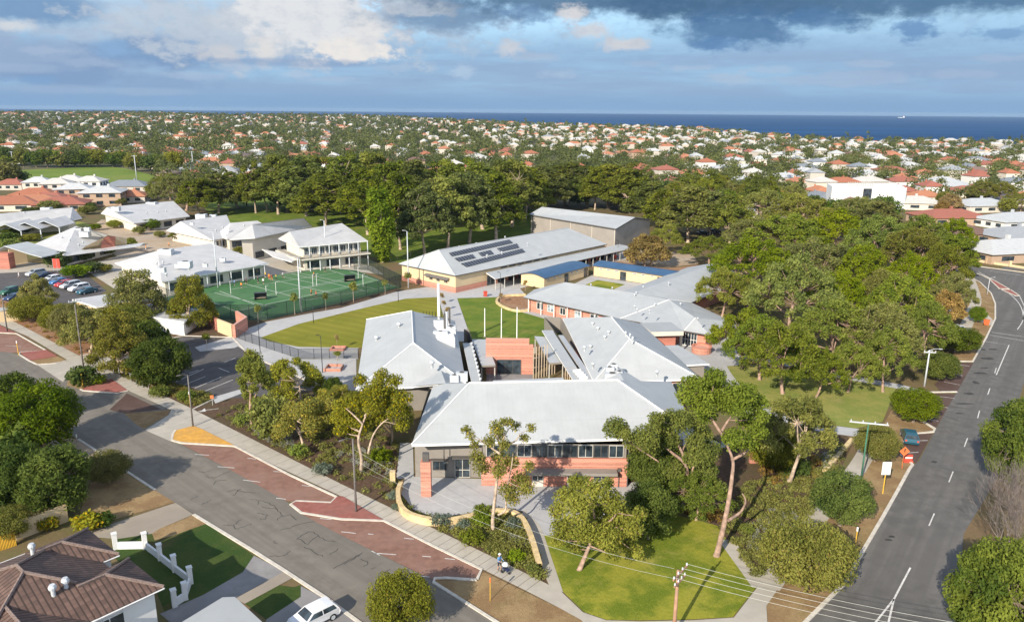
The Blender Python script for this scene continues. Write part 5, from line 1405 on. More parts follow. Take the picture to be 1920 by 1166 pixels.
def clumps_ball(H, R, k, z0=.12, rc=(.22, .34)):
    """Full rounded crown down to z0*H, its surface broken into many clumps."""
    out = []; hz = H * (1 - z0) / 2; cz = H * z0 + hz
    for i in range(k):
        g = (i + .5) / k; ph = math.acos(1 - 2 * g); th = 2.39996 * i + random.uniform(-.4, .4); r = R * random.uniform(*rc); j = random.uniform(.86, 1.06)
        out.append(((math.sin(ph) * math.cos(th) * (R - r * .8) * j, math.sin(ph) * math.sin(th) * (R - r * .8) * j, cz + math.cos(ph) * (hz - r * .7) * j), r))
    out.append(((0, 0, cz), R * .55)); return out


def clumps_column(H, R, k, z0=.1):
    out = []
    for i in range(k):
        z = H * (z0 + (1 - z0) * (i + .5) / k); w_ = R * (math.sin(math.pi * min(1, .25 + .75 * (1 - (z / H)) + .05)) ** .6); a = random.uniform(0, 6.28); r = R * random.uniform(.4, .6)
        out.append(((math.cos(a) * w_ * .5, math.sin(a) * w_ * .5, min(z, H - r * .7)), r))
    return out


# street and park trees near the camera
for i in range(3):
    random.seed(100 + i)
    proto('gum%d' % i, 12, 5, clumps_umbrella(12, 5, 34, .38, (.15, .25)), 17000, .14, 'leaf_gum', 'bark_pale', .26, 4.2, (random.uniform(-.8, .8), random.uniform(-.8, .8)), flat=.75, surf=2.0, droop=.5)
for i in range(2):
    random.seed(120 + i)
    proto('flower%d' % i, 9, 4.2, clumps_umbrella(9, 4.2, 34, .24, (.16, .27)), 16000, .13, 'leaf_flower', 'bark_pale', .22, 2.4, (.5, .2), flower=.07, surf=2.0, droop=.3)
random.seed(130)
cl = [((-2.6, -.6, 13.2), 1.3), ((-1.9, .8, 11.2), 1.2), ((.6, .4, 13.6), 1.2), ((2.4, -.2, 13.0), .9), ((1.5, .6, 12.2), 1.0), ((-.9, -.4, 9.2), 1.6), ((.9, -.5, 8.6), 1.8), ((2.3, .3, 8.9), 1.2), ((-2.2, .4, 7.9), 1.2), ((.2, .6, 6.6), 1.7), ((2.0, .5, 6.2), 1.3), ((-.4, -.6, 5.6), 1.1), ((1.5, -.8, 4.6), 1.0), ((0, .3, 11.0), 1.1)]
proto('slender', 14.6, 4, cl, 11000, .14, 'leaf_flower', 'bark_pale', .24, 4.0, (.3, .2), stems=2, surf=1.7, droop=.4, flower=.04)
for i in range(3):
    random.seed(140 + i)
    proto('round%d' % i, 8, 4.6, clumps_ball(8, 4.6, 46, .10, (.20, .32)), 22000, .14, 'leaf_dense', 'bark_grey', .28, 2.0, up=.7, nrand=.6, surf=3.4, tint_sd=.16)
random.seed(150)
proto('fig', 11, 6.6, clumps_ball(11, 6.6, 70, .10, (.16, .26)), 34000, .17, 'leaf_dense', 'bark_grey', .4, 2.6, up=.8, nrand=.55, surf=3.6, tint_sd=.2)
for i in range(2):
    random.seed(160 + i)
    proto('dark%d' % i, 9, 4.5, clumps_ball(9, 4.5, 40, .06, (.24, .36)), 18000, .17, 'leaf_dark', 'bark_grey', .26, 2.0, up=.4, nrand=.9, surf=2.6, tint_sd=.2)
for i in range(2):
    random.seed(170 + i)
    proto('olive%d' % i, 6, 4.8, clumps_ball(6, 4.8, 44, .08, (.22, .34)), 22000, .125, 'leaf_olive', 'bark_grey', .22, 1.4, up=.4, nrand=.9, surf=2.8, tint_sd=.2, flower=.04)
random.seed(180)
proto('banksia', 9, 4.6, clumps_umbrella(9, 4.6, 40, .10, (.17, .29)), 20000, .135, 'leaf_flower', 'bark_pale', .28, 2.4, (.8, .4), up=.3, nrand=.9, surf=2.2, flower=.03, droop=.3)
# forest gums: spreading crowns, pale forked limbs
for i in range(5):
    random.seed(200 + i)
    proto('spread%d' % i, 15, 8.5, clumps_umbrella(15, 8.5, 78, .34, (.09, .17)), 15000, .21, 'leaf_bright' if i % 2 == 0 else 'leaf_olive', 'bark_pink', .38, 4.5, (random.uniform(-1.5, 1.5), random.uniform(-1, 1)), flat=.85, surf=1.8, up=.45, nrand=1.0, tint_sd=.13, droop=.35)
for i in range(5):
    random.seed(220 + i)
    cl = clumps_umbrella(27, 8.5, 58, .20, (.15, .25))
    proto('tall%d' % i, 27, 8.5, cl, 14000, .38, 'leaf_tall' if i % 5 else 'leaf_gum', 'bark_pale', .45, 8.0, (random.uniform(-1, 1), random.uniform(-1, 1)), flat=.85, surf=2.2, up=.5, droop=.3)
random.seed(240)
proto('column', 21, 3.6, clumps_column(21, 3.6, 26, .06), 7000, .36, 'leaf_yellow' if False else 'leaf_bright', 'bark_pale', .35, 8, flat=1.2, surf=2.2, droop=.5)
for i in range(3):
    random.seed(250 + i)
    proto('bushy%d' % i, 8, 5.0, clumps_ball(8, 5.0, 26, .12, (.26, .42)), 2600, .40, ('leaf_olive', 'leaf_dark', 'leaf_dense')[i], 'bark_grey', .25, 2.2, up=.5, nrand=.8, surf=2.6, tint_sd=.2)
random.seed(260)
proto('wattle', 9, 6.0, clumps_umbrella(9, 6.0, 36, .28, (.18, .30)), 6500, .30, 'leaf_brown', 'bark_pale', .25, 2.0, stems=2, flat=.7, surf=2.2)
random.seed(265)
proto('pine', 22, 4.0, [((0, 0, 21 - k * 1.5), .5 + .24 * k) for k in range(11)], 2600, .45, 'leaf_dark', 'bark_grey', .35, 18, flat=.4, surf=2.0)
# young street tree: a thin pole with a small tuft
random.seed(270)
proto('sapling', 4.5, 1.1, [((0, 0, 3.5), .8), ((.3, .2, 2.9), .6), ((-.3, -.1, 3.1), .6)], 420, .17, 'leaf_gum', 'bark_pale', .05, 2.6, surf=2.0)
random.seed(275)
proto('rust_sapling', 4.0, 1.0, [((0, 0, 3.2), .7), ((.2, .2, 2.6), .55)], 300, .15, 'leaf_brown', 'bark_pale', .05, 2.2, surf=2.0)


def bare_proto():
    mb = MB(); rnd = random.Random(5)

    def grow(p, d, L, r, lv):
        q = p; k = 4
        pts = [p]; rad = [r]
        for i in range(k):
            d = (d + Vector((rnd.uniform(-.25, .25), rnd.uniform(-.25, .25), rnd.uniform(-.12, .22)))).normalized(); q = q + d * L / k; pts.append(q); rad.append(r * (1 - .55 * (i + 1) / k))
        mb.tube(pts, rad, 5 if lv < 3 else 3, cap=False)
        if lv >= 6: return
        for _ in range(3 if lv in (0, 1, 3) else 2 + (rnd.random() < .65)):
            a = rnd.uniform(0, 6.28); sp = rnd.uniform(.35, .95); side = Vector((math.cos(a), math.sin(a), rnd.uniform(-.2, .4)))
            grow(q if rnd.random() < .6 else pts[rnd.choice((2, 3))], (d + side * sp).normalized(), L * rnd.uniform(.66, .86), max(r * .45, .011), lv + 1)
    for s in range(4):
        a = s * 1.57 + .4; grow(Vector((math.cos(a) * .2, math.sin(a) * .2, 0)), Vector((math.cos(a) * .55, math.sin(a) * .55, 1)).normalized(), 2.7, .15, 0)
    PROTO['bare'] = (8.5, 6.0, mb.mesh('bare_trunk', MAT['bark_bare'], True), None)


bare_proto()
TREES = []


def put_tree(key, base, H=None, R=None, label=None, group=None, name='tree', rot=None, cat='tree', mats=None):
    h0, r0, tm, cm = PROTO[key]; H = H or h0; R = R or r0
    T = empty(name, label, cat, base, random.uniform(0, 6.28) if rot is None else rot, group); T.scale = (R / r0, R / r0, H / h0)
    t = bpy.data.objects.new('trunk', tm); link(t, T)
    if cm is not None: link(bpy.data.objects.new('crown', cm), T)
    TREES.append(T); return T


def tree(key, bx, by, ty, wpx, label, group=None, name='tree', rot=None, cat='tree'):
    """bx,by: foot of the trunk; ty: top of the crown; wpx: width of the crown, all in the photograph."""
    b = P(bx, by); d = ray(bx, ty); H = CAM_H + d.z / d.y * b.y; R = wpx / 2 * depth(b + Vector((0, 0, H * .6))) / FPX
    return put_tree(key, b, H, R, label, group, name, rot, cat)


G = 'gum_tree'

def hero(label, base, trunks, cl, lmat, bmat, r0, leaf_s, dens, name='gum_tree', rs=1.28, flat=.8, droop=.35, flower=0.0, spread=3.0, up=.5, seed=1):
    """A tree with its own limbs and clumps. trunks: lists of points up the stems; cl: clumps (x, y, radius) as they show in the photograph, set at their own distances."""
    random.seed(seed); b = P(*base); y0 = b.y; T = empty(name, label, 'tree', b); mb = MB(); tp = []
    for k, ln in enumerate(trunks):
        pts = [PD(x, y, y0 + (0 if k == 0 else random.uniform(-.6, .6)) + (i * .12)) for i, (x, y) in enumerate(ln)]
        if k == 0: pts[0] = b.copy(); pts[0].z = -.2
        pts = smooth_line(pts, 4); n_ = len(pts); rr = r0 if k == 0 else r0 * .55
        mb.tube(pts, [rr * (1 - .68 * i / (n_ - 1)) * (1.35 if i == 0 and k == 0 else 1) for i in range(n_)], 8, cap=False); tp += [(p, rr * (1 - .68 * i / (n_ - 1))) for i, p in enumerate(pts) if k or i > n_ * .4]
    cs = []
    for x, y, r in cl:
        d = y0 + random.uniform(-1, 1) * spread; p = PD(x, y, d); R_ = r * rs * depth(p) / FPX; cs.append(((p.x, p.y, p.z), R_))
        e = p; st, sr = min(tp, key=lambda q: (q[0] - e).length + (2.5 if q[0].z > e.z - .2 else 0))
        limb(mb, st, e - Vector((0, 0, R_ * .3)), min(sr * .6, r0 * .34), .03, .08, 5, .1)
        for _ in range(4): q = e + Vector((random.uniform(-1, 1), random.uniform(-1, 1), random.uniform(-.2, .7))) * R_ * .8; limb(mb, e - Vector((0, 0, R_ * .3)), q, .03, .012, .05, 3)
    mb.build('trunk', MAT[bmat], T, True)
    n_ = int(dens * sum(r ** 2 for _, r in cs)); p, nn, s, t = crown_arrays(cs, n_, leaf_s, flat=flat, surf=1.8, up=up, nrand=.85, tint_sd=.14, droop=droop, flower=flower)
    link(bpy.data.objects.new('crown', quads_mesh(name + '_crown', leaf_quads(p, nn, s), MAT[lmat], t)), T, True); TREES.append(T)


hero('tall gum with long bare pinkish trunk at the edge of the front lawn', (1343, 1042), [[(1343, 1042), (1356, 990), (1366, 940), (1373, 890), (1373, 858), (1351, 810)], [(1351, 810), (1338, 790), (1322, 765)], [(1351, 812), (1362, 793), (1378, 770)], [(1366, 975), (1388, 960), (1398, 940), (1392, 925)], [(1372, 862), (1395, 850), (1408, 838)]],
     [(1342, 703, 15), (1302, 720, 20), (1337, 727, 24), (1379, 738, 24), (1400, 731, 14), (1317, 750, 22), (1368, 756, 18), (1352, 744, 18), (1385, 762, 16), (1379, 819, 19), (1418, 752, 17), (1422, 778, 14), (1420, 806, 15), (1405, 828, 13), (1290, 742, 15), (1325, 775, 14), (1400, 790, 13)], 'leaf_bright', 'bark_pink', .30, .13, 800, rs=1.5, flat=.7, seed=3)
hero('broad gum with many bare forked limbs, right of the brick facade', (1282, 950), [[(1282, 950), (1288, 897), (1284, 869), (1262, 850), (1247, 838)], [(1286, 890), (1259, 883), (1230, 862), (1202, 844)], [(1284, 869), (1280, 845), (1292, 822)], [(1280, 850), (1268, 822), (1275, 800)], [(1298, 900), (1300, 875), (1312, 872), (1318, 895)]],
     [(1263, 786, 24), (1156, 800, 19), (1172, 812, 12), (1212, 817, 21), (1189, 829, 15), (1240, 799, 19), (1288, 782, 19), (1304, 827, 16), (1254, 819, 17), (1316, 810, 17), (1225, 838, 14), (1319, 851, 20), (1335, 838, 14), (1330, 878, 15), (1232, 783, 12), (1310, 790, 14), (1296, 858, 14), (1275, 905, 20), (1310, 925, 22), (1345, 915, 18), (1290, 950, 20), (1325, 960, 18), (1265, 880, 16)], 'leaf_bright', 'bark_pink', .28, .13, 850, rs=1.4, flat=.7, seed=5)
hero('slender white-barked gum with thin tufted crown in front of the brick facade', (925, 1000), [[(925, 1000), (924, 975), (928, 935), (934, 880), (938, 845), (932, 815)], [(934, 965), (948, 955), (949, 925), (958, 880), (962, 850)], [(938, 845), (944, 822), (955, 802)], [(937, 850), (915, 835), (895, 820)], [(945, 830), (965, 828), (975, 812)]],
     [(874, 803, 8), (882, 815, 8), (931, 797, 11), (935, 811, 12), (954, 790, 9), (968, 797, 8), (996, 801, 8), (983, 819, 8), (917, 825, 11), (946, 832, 11), (896, 856, 13), (890, 832, 8), (935, 856, 14), (958, 865, 13), (905, 875, 13), (935, 881, 13), (977, 898, 16), (954, 916, 16), (987, 914, 13), (962, 934, 11), (944, 790, 7), (992, 872, 9)], 'leaf_flower', 'bark_pale', .22, .115, 620, rs=1.4, spread=1.8, droop=.5, flower=.05, seed=7)
hero('leaning bushy flowering gum on the bright front lawn, trunk tilted', (1085, 1068), [[(1085, 1068), (1096, 1045), (1108, 1015), (1118, 985)], [(1108, 1015), (1085, 985), (1070, 955)], [(1112, 1000), (1145, 975), (1165, 950)], [(1116, 990), (1112, 955), (1100, 930)]],
     [(1088, 908, 18), (1118, 916, 20), (1060, 930, 18), (1150, 936, 18), (1045, 955, 14), (1085, 946, 24), (1123, 955, 26), (1163, 965, 20), (1188, 990, 16), (1058, 985, 20), (1098, 990, 24), (1138, 1000, 24), (1173, 1012, 18), (1078, 1022, 14), (1048, 1008, 12), (1200, 962, 12), (1194, 1034, 11), (1150, 1036, 13), (1075, 902, 9), (1140, 905, 10)], 'leaf_gum', 'bark_pink', .26, .12, 820, rs=1.38, spread=3.0, flower=.04, up=.4, seed=9)
hero('yellow-flowering gum directly behind the street lamp pole, overlapping the left wing', (676, 886), [[(676, 886), (678, 860), (672, 825), (680, 795), (690, 770)], [(690, 850), (700, 815), (720, 790), (745, 778)], [(684, 780), (705, 745), (715, 715)], [(680, 795), (660, 775), (648, 765)]],
     [(715, 703, 13), (676, 711, 12), (739, 713, 13), (708, 727, 19), (752, 746, 17), (729, 736, 15), (669, 750, 18), (699, 757, 18), (741, 771, 16), (644, 762, 17), (653, 790, 18), (681, 788, 16), (713, 780, 14), (755, 797, 12), (667, 808, 13), (632, 780, 13), (640, 805, 12), (690, 735, 14), (763, 768, 11), (725, 755, 14)], 'leaf_flower', 'bark_pale', .24, .13, 760, spread=2.4, flower=.07, seed=11)
hero('yellow-flowering gum with forked white trunk in the street garden bed', (571, 842), [[(571, 842), (566, 825), (560, 805), (552, 790), (556, 775)], [(562, 815), (553, 800), (550, 780), (545, 765)], [(558, 790), (575, 775), (590, 765)]],
     [(565, 767, 17), (583, 758, 15), (602, 770, 16), (544, 778, 16), (533, 797, 17), (583, 792, 17), (521, 808, 13), (579, 810, 12), (546, 762, 13), (616, 757, 13), (600, 795, 13), (612, 780, 12), (530, 775, 12)], 'leaf_flower', 'bark_pale', .2, .13, 800, spread=2.0, flower=.08, seed=13)
hero('open gum with Y-shaped white trunk beside the school car park', (563, 752), [[(563, 752), (563, 738), (561, 722), (556, 714)], [(560, 718), (545, 708), (533, 700)], [(558, 714), (572, 704), (584, 698)]],
     [(521, 689, 13), (570, 685, 9), (579, 695, 13), (590, 704, 12), (542, 697, 13), (514, 706, 11), (540, 718, 12), (579, 716, 10), (521, 734, 14), (546, 741, 12), (532, 680, 9), (602, 712, 9), (556, 676, 8), (600, 730, 10)], 'leaf_flower', 'bark_pale', .2, .14, 800, spread=2.0, flower=.07, seed=15)
hero('tall narrow gum with drooping blue-green leaves at the car park edge', (473, 800), [[(473, 800), (469, 770), (470, 735), (473, 700), (472, 680)], [(470, 760), (482, 735), (490, 715)]],
     [(461, 679, 13), (477, 673, 13), (453, 688, 9), (483, 687, 12), (466, 700, 12), (454, 712, 8), (484, 708, 9), (475, 726, 8), (463, 738, 8), (498, 704, 10), (502, 717, 11), (468, 662, 9), (490, 698, 9), (457, 726, 7), (478, 748, 8), (468, 765, 9), (488, 775, 12)], 'leaf_gum', 'bark_pink', .2, .15, 800, spread=1.4, droop=.6, seed=17)

# foreground
tree('round1', 1235, 925, 826, 140, 'dense bright green tree tucked under the gums beside the brick facade')
tree('dark1', 1215, 1010, 905, 105, 'dark leafy tree between the lawn gum and the facade corner')
tree('gum1', 1480, 905, 720, 165, 'open gum above the terracotta wall, between the lawns and the main road', name=G)
tree('olive0', 1448, 880, 800, 110, 'small grey-green tree beside the terracotta wall')
tree('spread4', 1305, 975, 885, 140, 'low spreading yellow-green tree between the two lawn gums')
tree('bushy0', 510, 830, 740, 85, 'bushy olive tree at the foot of the tall narrow gum')
tree('flower1', 632, 800, 715, 110, 'bushy flowering tree between the forked gum and the left wing')
tree('flower0', 735, 832, 720, 90, 'flowering gum nearest the corner of the front wing roof', name=G)
tree('dark0', 626, 760, 705, 40, 'small dark shrubby tree by the paved corner of the left wing')
tree('olive1', 752, 1175, 1082, 140, 'compact olive-green street tree on the near verge at the foot of the photo')
tree('fig', 1868, 1262, 1012, 225, 'huge glossy bright green tree in the bottom corner beside the main road')
tree('fig', 1905, 925, 742, 150, 'dense glossy green tree on the far side of the main road, above the bare tree', rot=2.0)
T = tree('bare', 1885, 1100, 868, 200, 'leafless grey branching tree across the main road', name='bare_tree')
tree('olive0', 1512, 1102, 985, 190, 'wide rounded olive-green tree covering the corner footpath')
tree('round0', 1574, 985, 885, 118, 'flat-topped light green street tree beside the white sign')
tree('olive1', 1640, 865, 798, 85, 'brownish round street tree behind the green power pole')
tree('round2', 1712, 792, 727, 92, 'round clipped green tree beside the dark brown parking bays')
tree('round1', 1758, 712, 660, 80, 'round green tree behind the grey street lamp by the parking bays')
tree('round0', 1790, 660, 612, 92, 'broad green tree beside the bend of the main road')
tree('round2', 1831, 605, 574, 32, 'small dark round tree alone on the verge inside the bend')
# left foreground
tree('round0', 78, 850, 718, 165, 'broad yellow-green tree overhanging the street across from the red parking')
tree('dark0', 22, 800, 700, 120, 'dark green tree at the left edge behind the yellow-green tree')
tree('dark1', 110, 965, 838, 140, 'large dark leafy tree beside the brick driveway')
tree('dark0', 20, 960, 830, 130, 'deep green tree at the left edge beside the dark leafy tree')
tree('bushy2', 30, 880, 800, 120, 'shadowy green tree between the two dark trees on the left')
tree('olive1', 205, 905, 846, 88, 'small bushy olive-leaved tree on the verge by the street shadow')
tree('olive0', 20, 1010, 950, 90, 'pale silvery shrub tree behind the ochre garden wall')
# left street trees in front of the white sheds
tree('flower1', 75, 590, 510, 78, 'twisted white-limbed tree beside the parked cars', name=G)
tree('olive1', 60, 602, 555, 85, 'bushy tree behind the cream kiosk')
tree('olive1', 115, 625, 570, 75, 'green leafy tree in the strip between footpath and white shed')
tree('flower0', 170, 660, 570, 105, 'yellow-green street tree behind the leaning dark pole', name=G)
tree('olive0', 140, 640, 566, 85, 'olive tree left of the leaning dark pole')
tree('banksia', 232, 700, 580, 125, 'twin-trunked gum by the car park railing', name=G)
tree('flower0', 225, 690, 600, 70, 'bushy gum tucked behind the twin-trunked gum', name=G)
tree('dark0', 305, 728, 632, 118, 'dense dark green tree overhanging the car park bays')
tree('banksia', 262, 608, 500, 125, 'tall brown-green gum in front of the broad white-roofed block', name=G)
tree('banksia', 363, 615, 510, 92, 'reddish-topped gum beside the left end of the sports court', name=G)
tree('bushy1', 338, 612, 560, 40, 'small dark tree at the foot of the reddish-topped gum')
tree('sapling', 388, 655, 622, 20, 'tiny round sapling on the car park island')
tree('olive0', 240, 625, 570, 100, 'leafy tree in front of the white flat-roofed shed')
tree('banksia', 205, 640, 575, 105, 'leafy gum between the shed and the footpath', name=G)
tree('bushy1', 280, 670, 600, 80, 'dark bushy tree at the near corner of the school car park')
# saplings
for x, y, t, w_, l in ((485, 605, 568, 18, 'by the near corner of the court fence'), (553, 590, 545, 20, 'beside the tall court lamp'), (611, 582, 545, 14, 'beside the middle of the court fence'), (663, 567, 525, 22, 'beside the black bench shelter on the court'), (722, 553, 522, 18, 'near the far corner of the court'),
                       (765, 540, 508, 20, 'by the cream end wall of the long hall'), (633, 676, 657, 22, 'in the brick-edged square by the black fence')): tree('sapling', x, y, t, w_, 'thin staked sapling ' + l, group=None, name='sapling')
for x, y, t, w_, l in ((632, 655, 625, 12, 'alone on the mown lawn'), (828, 570, 548, 14, 'at the top of the walk beside the flue'), (832, 583, 562, 14, 'halfway down the walk beside the flue'), (840, 597, 574, 16, 'lowest along the walk beside the flue'), (939, 568, 548, 12, 'at the tip of the crescent bed'), (985, 546, 524, 14, 'by the end wall of the blue-roofed classroom')): tree('rust_sapling', x, y, t, w_, 'rust-leaved young tree ' + l, name='sapling')
# around the right lawn and entrance
for key, x, y, t, w_, l in (('spread0', 1392, 690, 575, 150, 'leaning-trunk gum at the corner of the right lawn near the planter'), ('spread2', 1424, 712, 590, 150, 'gum with thick pale trunk standing on the right lawn'), ('spread4', 1467, 738, 600, 170, 'gum with curved pale trunk in the middle of the right lawn'),
                            ('spread1', 1352, 600, 497, 120, 'light-leaved gum hanging over the end of the L-shaped roof'), ('spread3', 1405, 590, 520, 120, 'gum with pink forked trunk behind the L-shaped building')): tree(key, x, y, t, w_, l, name=G)
tree('wattle', 1213, 500, 435, 90, 'rusty brown bushy wattle on the sandy play area', name='wattle_tree')
tree('gum2', 1245, 480, 415, 70, 'pale-limbed gum behind the rusty wattle', name=G)
for key, x, y, t, w_, l in (('tall0', 1290, 455, 342, 130, 'tall gum with three pale limbs behind the play area'), ('tall2', 1250, 440, 338, 110, 'tall straight-trunked gum near the grey shed'), ('tall4', 1368, 460, 360, 100, 'gum with pale V-shaped trunk behind the parked dark cars'), ('tall1', 1215, 425, 335, 110, 'gum just beyond the end of the grey shed'), ('tall3', 1330, 440, 345, 110, 'gum between the three-limbed gum and the V-trunk gum')): tree(key, x, y, t, w_, l, name=G)
# the wood along the main road
random.seed(77)
wood = [('spread1', 1655, 610, 500, 140), ('spread0', 1700, 580, 470, 110), ('spread2', 1610, 575, 455, 130), ('spread0', 1480, 640, 470, 190), ('spread2', 1560, 690, 560, 180), ('spread1', 1640, 700, 560, 160), ('spread4', 1410, 560, 440, 180), ('spread0', 1330, 500, 440, 120), ('spread3', 1520, 560, 440, 190), ('spread4', 1680, 640, 510, 150), ('spread1', 1700, 540, 420, 150),
        ('spread2', 1640, 520, 400, 150), ('spread4', 1470, 490, 395, 180), ('spread0', 1560, 490, 390, 170), ('spread3', 1420, 480, 400, 140), ('spread1', 1760, 560, 450, 110), ('tall3', 1785, 520, 430, 90), ('spread2', 1655, 735, 610, 120), ('spread0', 1590, 735, 640, 120), ('spread4', 1530, 745, 650, 110), ('spread2', 1730, 680, 560, 110), 
        ('tall0', 1640, 470, 370, 110), ('spread1', 1600, 450, 365, 140), ('spread3', 1500, 450, 360, 150), ('spread1', 1430, 440, 350, 130), ('spread2', 1720, 490, 400, 110), ('spread4', 1780, 480, 405, 90), ('spread3', 1780, 600, 505, 90), ('wattle', 1770, 610, 540, 70), ('spread0', 1380, 520, 455, 110), ('spread4', 1560, 620, 500, 140)]
AUTO = []
for key, x, y, t, w_ in wood: AUTO.append(('wood', tree(key, x, y, t, w_, None, 'gums in the wood beside the main road', G)))
# fill behind the tall gums
random.seed(91); back = []
for k in range(34): back.append((('tall%d' % (k % 5)) if k % 3 else 'bushy%d' % (k % 2), 470 + 23 * k + random.uniform(-9, 9), 392 + random.uniform(-8, 8) - (6 if k > 20 else 0), 305 + random.uniform(-6, 14) + (25 if k % 3 == 0 else 0), random.uniform(60, 95)))
for key, x, y, t, w_ in back: AUTO.append(('line', tree(key, x, y, t, w_, None, 'tall gums behind the hall', G if key[0] == 't' else 'tree')))
# the line of tall gums behind the hall and the two-storey block
line = [('tall0', 522, 402, 283, 108), ('tall2', 480, 400, 295, 78), ('tall1', 575, 405, 288, 128), ('tall3', 612, 425, 314, 138), ('tall2', 655, 410, 277, 118), ('tall4', 690, 440, 309, 128), ('tall0', 700, 400, 279, 108), ('tall1', 751, 468, 316, 118), ('tall3', 735, 420, 286, 128), ('tall2', 797, 478, 334, 118), ('tall4', 780, 430, 294, 138), ('tall0', 840, 465, 322, 118), ('tall1', 830, 420, 294, 128),
        ('tall3', 880, 455, 305, 128), ('tall2', 905, 430, 297, 138), ('tall4', 930, 450, 316, 118), ('tall0', 960, 425, 294, 128), ('tall1', 985, 410, 309, 118), ('tall2', 1020, 395, 305, 118), ('tall3', 1060, 385, 294, 118), ('tall4', 1100, 388, 307, 108), ('tall0', 1140, 392, 303, 118), ('tall1', 1180, 400, 313, 118), ('tall4', 640, 400, 288, 108), ('tall0', 600, 395, 287, 108), ('tall3', 945, 400, 285, 108), ('tall2', 870, 400, 290, 118), ('tall1', 550, 395, 299, 88)]
for key, x, y, t, w_ in line: AUTO.append(('line', tree(key, x, y, t, w_, None, 'tall gums behind the hall', G)))
tree('column', 717, 492, 355, 62, 'narrow tall column of light green foliage beside the long hall', name='column_tree')
for key, x, y, t, w_ in (('spread3', 350, 395, 318, 130), ('tall3', 375, 405, 325, 90), ('tall4', 410, 400, 322, 100), ('tall2', 445, 390, 318, 90), ('spread1', 320, 375, 322, 90), ('bushy1', 30, 345, 318, 50), ('bushy0', 5, 350, 300, 70)): AUTO.append(('field', tree(key, x, y, t, w_, None, 'trees between the oval and the school blocks', 'tree')))
for key, x, y, t, w_, l in (('bushy1', 105, 417, 395, 40, 'leafy tree in front of the three-porched block'), ('bushy2', 283, 432, 410, 40, 'round green tree in the middle of the school blocks'), ('bushy0', 95, 398, 375, 45, 'tree in front of the orange roofs at far left'), ('bushy0', 165, 402, 385, 36, 'tree left of the far long-roofed block'), ('bushy2', 143, 520, 497, 60, 'low leafy tree behind the row of parked cars'), ('bushy1', 175, 512, 490, 40, 'dark tree at the end of the row of parked cars'),
                          ('bushy0', 360, 445, 428, 34, 'shrubby tree between the stepped roofs and the broad block'), ('bushy0', 470, 482, 465, 30, 'small shrubby tree in front of the two-storey block'), ('bushy0', 245, 462, 445, 22, 'small tree beside the brick-panelled gable'), ('bushy2', 30, 440, 425, 60, 'low bush tree on the grass below the porches'), ('bushy0', 60, 452, 438, 40, 'low tree on the grass left of the brick-panelled block'), ('bushy1', 15, 455, 435, 40, 'dark tree at the left edge above the pavilion')): tree(key, x, y, t, w_, l)
for key, x, y, t, w_, l in (('bushy0', 262, 440, 424, 26, 'leafy courtyard tree left of the round green tree'), ('gum0', 330, 452, 432, 30, 'pale gum in the school courtyard before the stepped roofs'), ('bushy1', 405, 462, 449, 26, 'dark tree between the broad block and the stepped roofs'), ('olive0', 215, 428, 412, 28, 'olive tree in the courtyard under the far long-roofed block'), ('bushy2', 180, 432, 419, 24, 'small green tree beyond the brick-panelled gable'), ('olive1', 300, 445, 433, 24, 'olive shrub-like tree at the centre of the school courtyard'),
                          ('bushy0', 450, 476, 462, 26, 'leafy tree beside the awning of the two-storey block'), ('gum2', 500, 480, 463, 22, 'slim gum at the left of the court end'), ('bushy1', 158, 490, 474, 34, 'dark tree in front of the brick-panelled block'), ('bushy0', 205, 478, 462, 28, 'tree along the verandah of the brick-panelled block'), ('gum1', 248, 470, 447, 26, 'slender gum at the end of the verandah'), ('bushy2', 120, 497, 482, 36, 'green tree behind the red banners'), ('bushy0', 195, 510, 495, 34, 'leafy tree left of the broad block'), ('olive0', 130, 410, 396, 26, 'olive tree at the end of the three-porched block'), ('bushy1', 170, 395, 380, 24, 'dark tree among the white houses by the oval'), ('bushy0', 225, 385, 370, 26, 'tree right of the largest pyramid-roofed house'), ('bushy2', 290, 372, 352, 34, 'tree right of the blue-grey house by the oval'), ('bushy1', 60, 402, 388, 34, 'dark tree before the villa row')): tree(key, x, y, t, w_, l)

# ================================================================== the suburb as far as the sea
SUB = random.Random(42)
keep_out = [((-130, 352), (300, 352), (300, 310), (-130, 310))]


def in_fov(x, y, m_=.02):
    return abs(x) < y * (.667 + m_) + 8


def pt_ok(x, y):
    px, py = proj(Vector((x, y, 0)))
    if -130 < px < 300 and 309 < py < 353: return False
    return True


# stuff houses and woods far off; the nearest ones are things
ORD = ['first', 'second', 'third', 'fourth', 'fifth', 'sixth', 'seventh', 'eighth', 'ninth', 'tenth', 'eleventh', 'twelfth', 'thirteenth', 'fourteenth', 'fifteenth', 'sixteenth', 'seventeenth', 'eighteenth', 'nineteenth', 'twentieth']
TENS = {2: 'twenty', 3: 'thirty', 4: 'forty', 5: 'fifty', 6: 'sixty', 7: 'seventy', 8: 'eighty', 9: 'ninety'}


def ordinal(i):
    n = i + 1
    if n <= 20: return ORD[i]
    t, u = divmod(n, 10)
    return TENS[t] + ('-' + ORD[u - 1] if u else '') if u else TENS[t][:-1] + 'ieth'


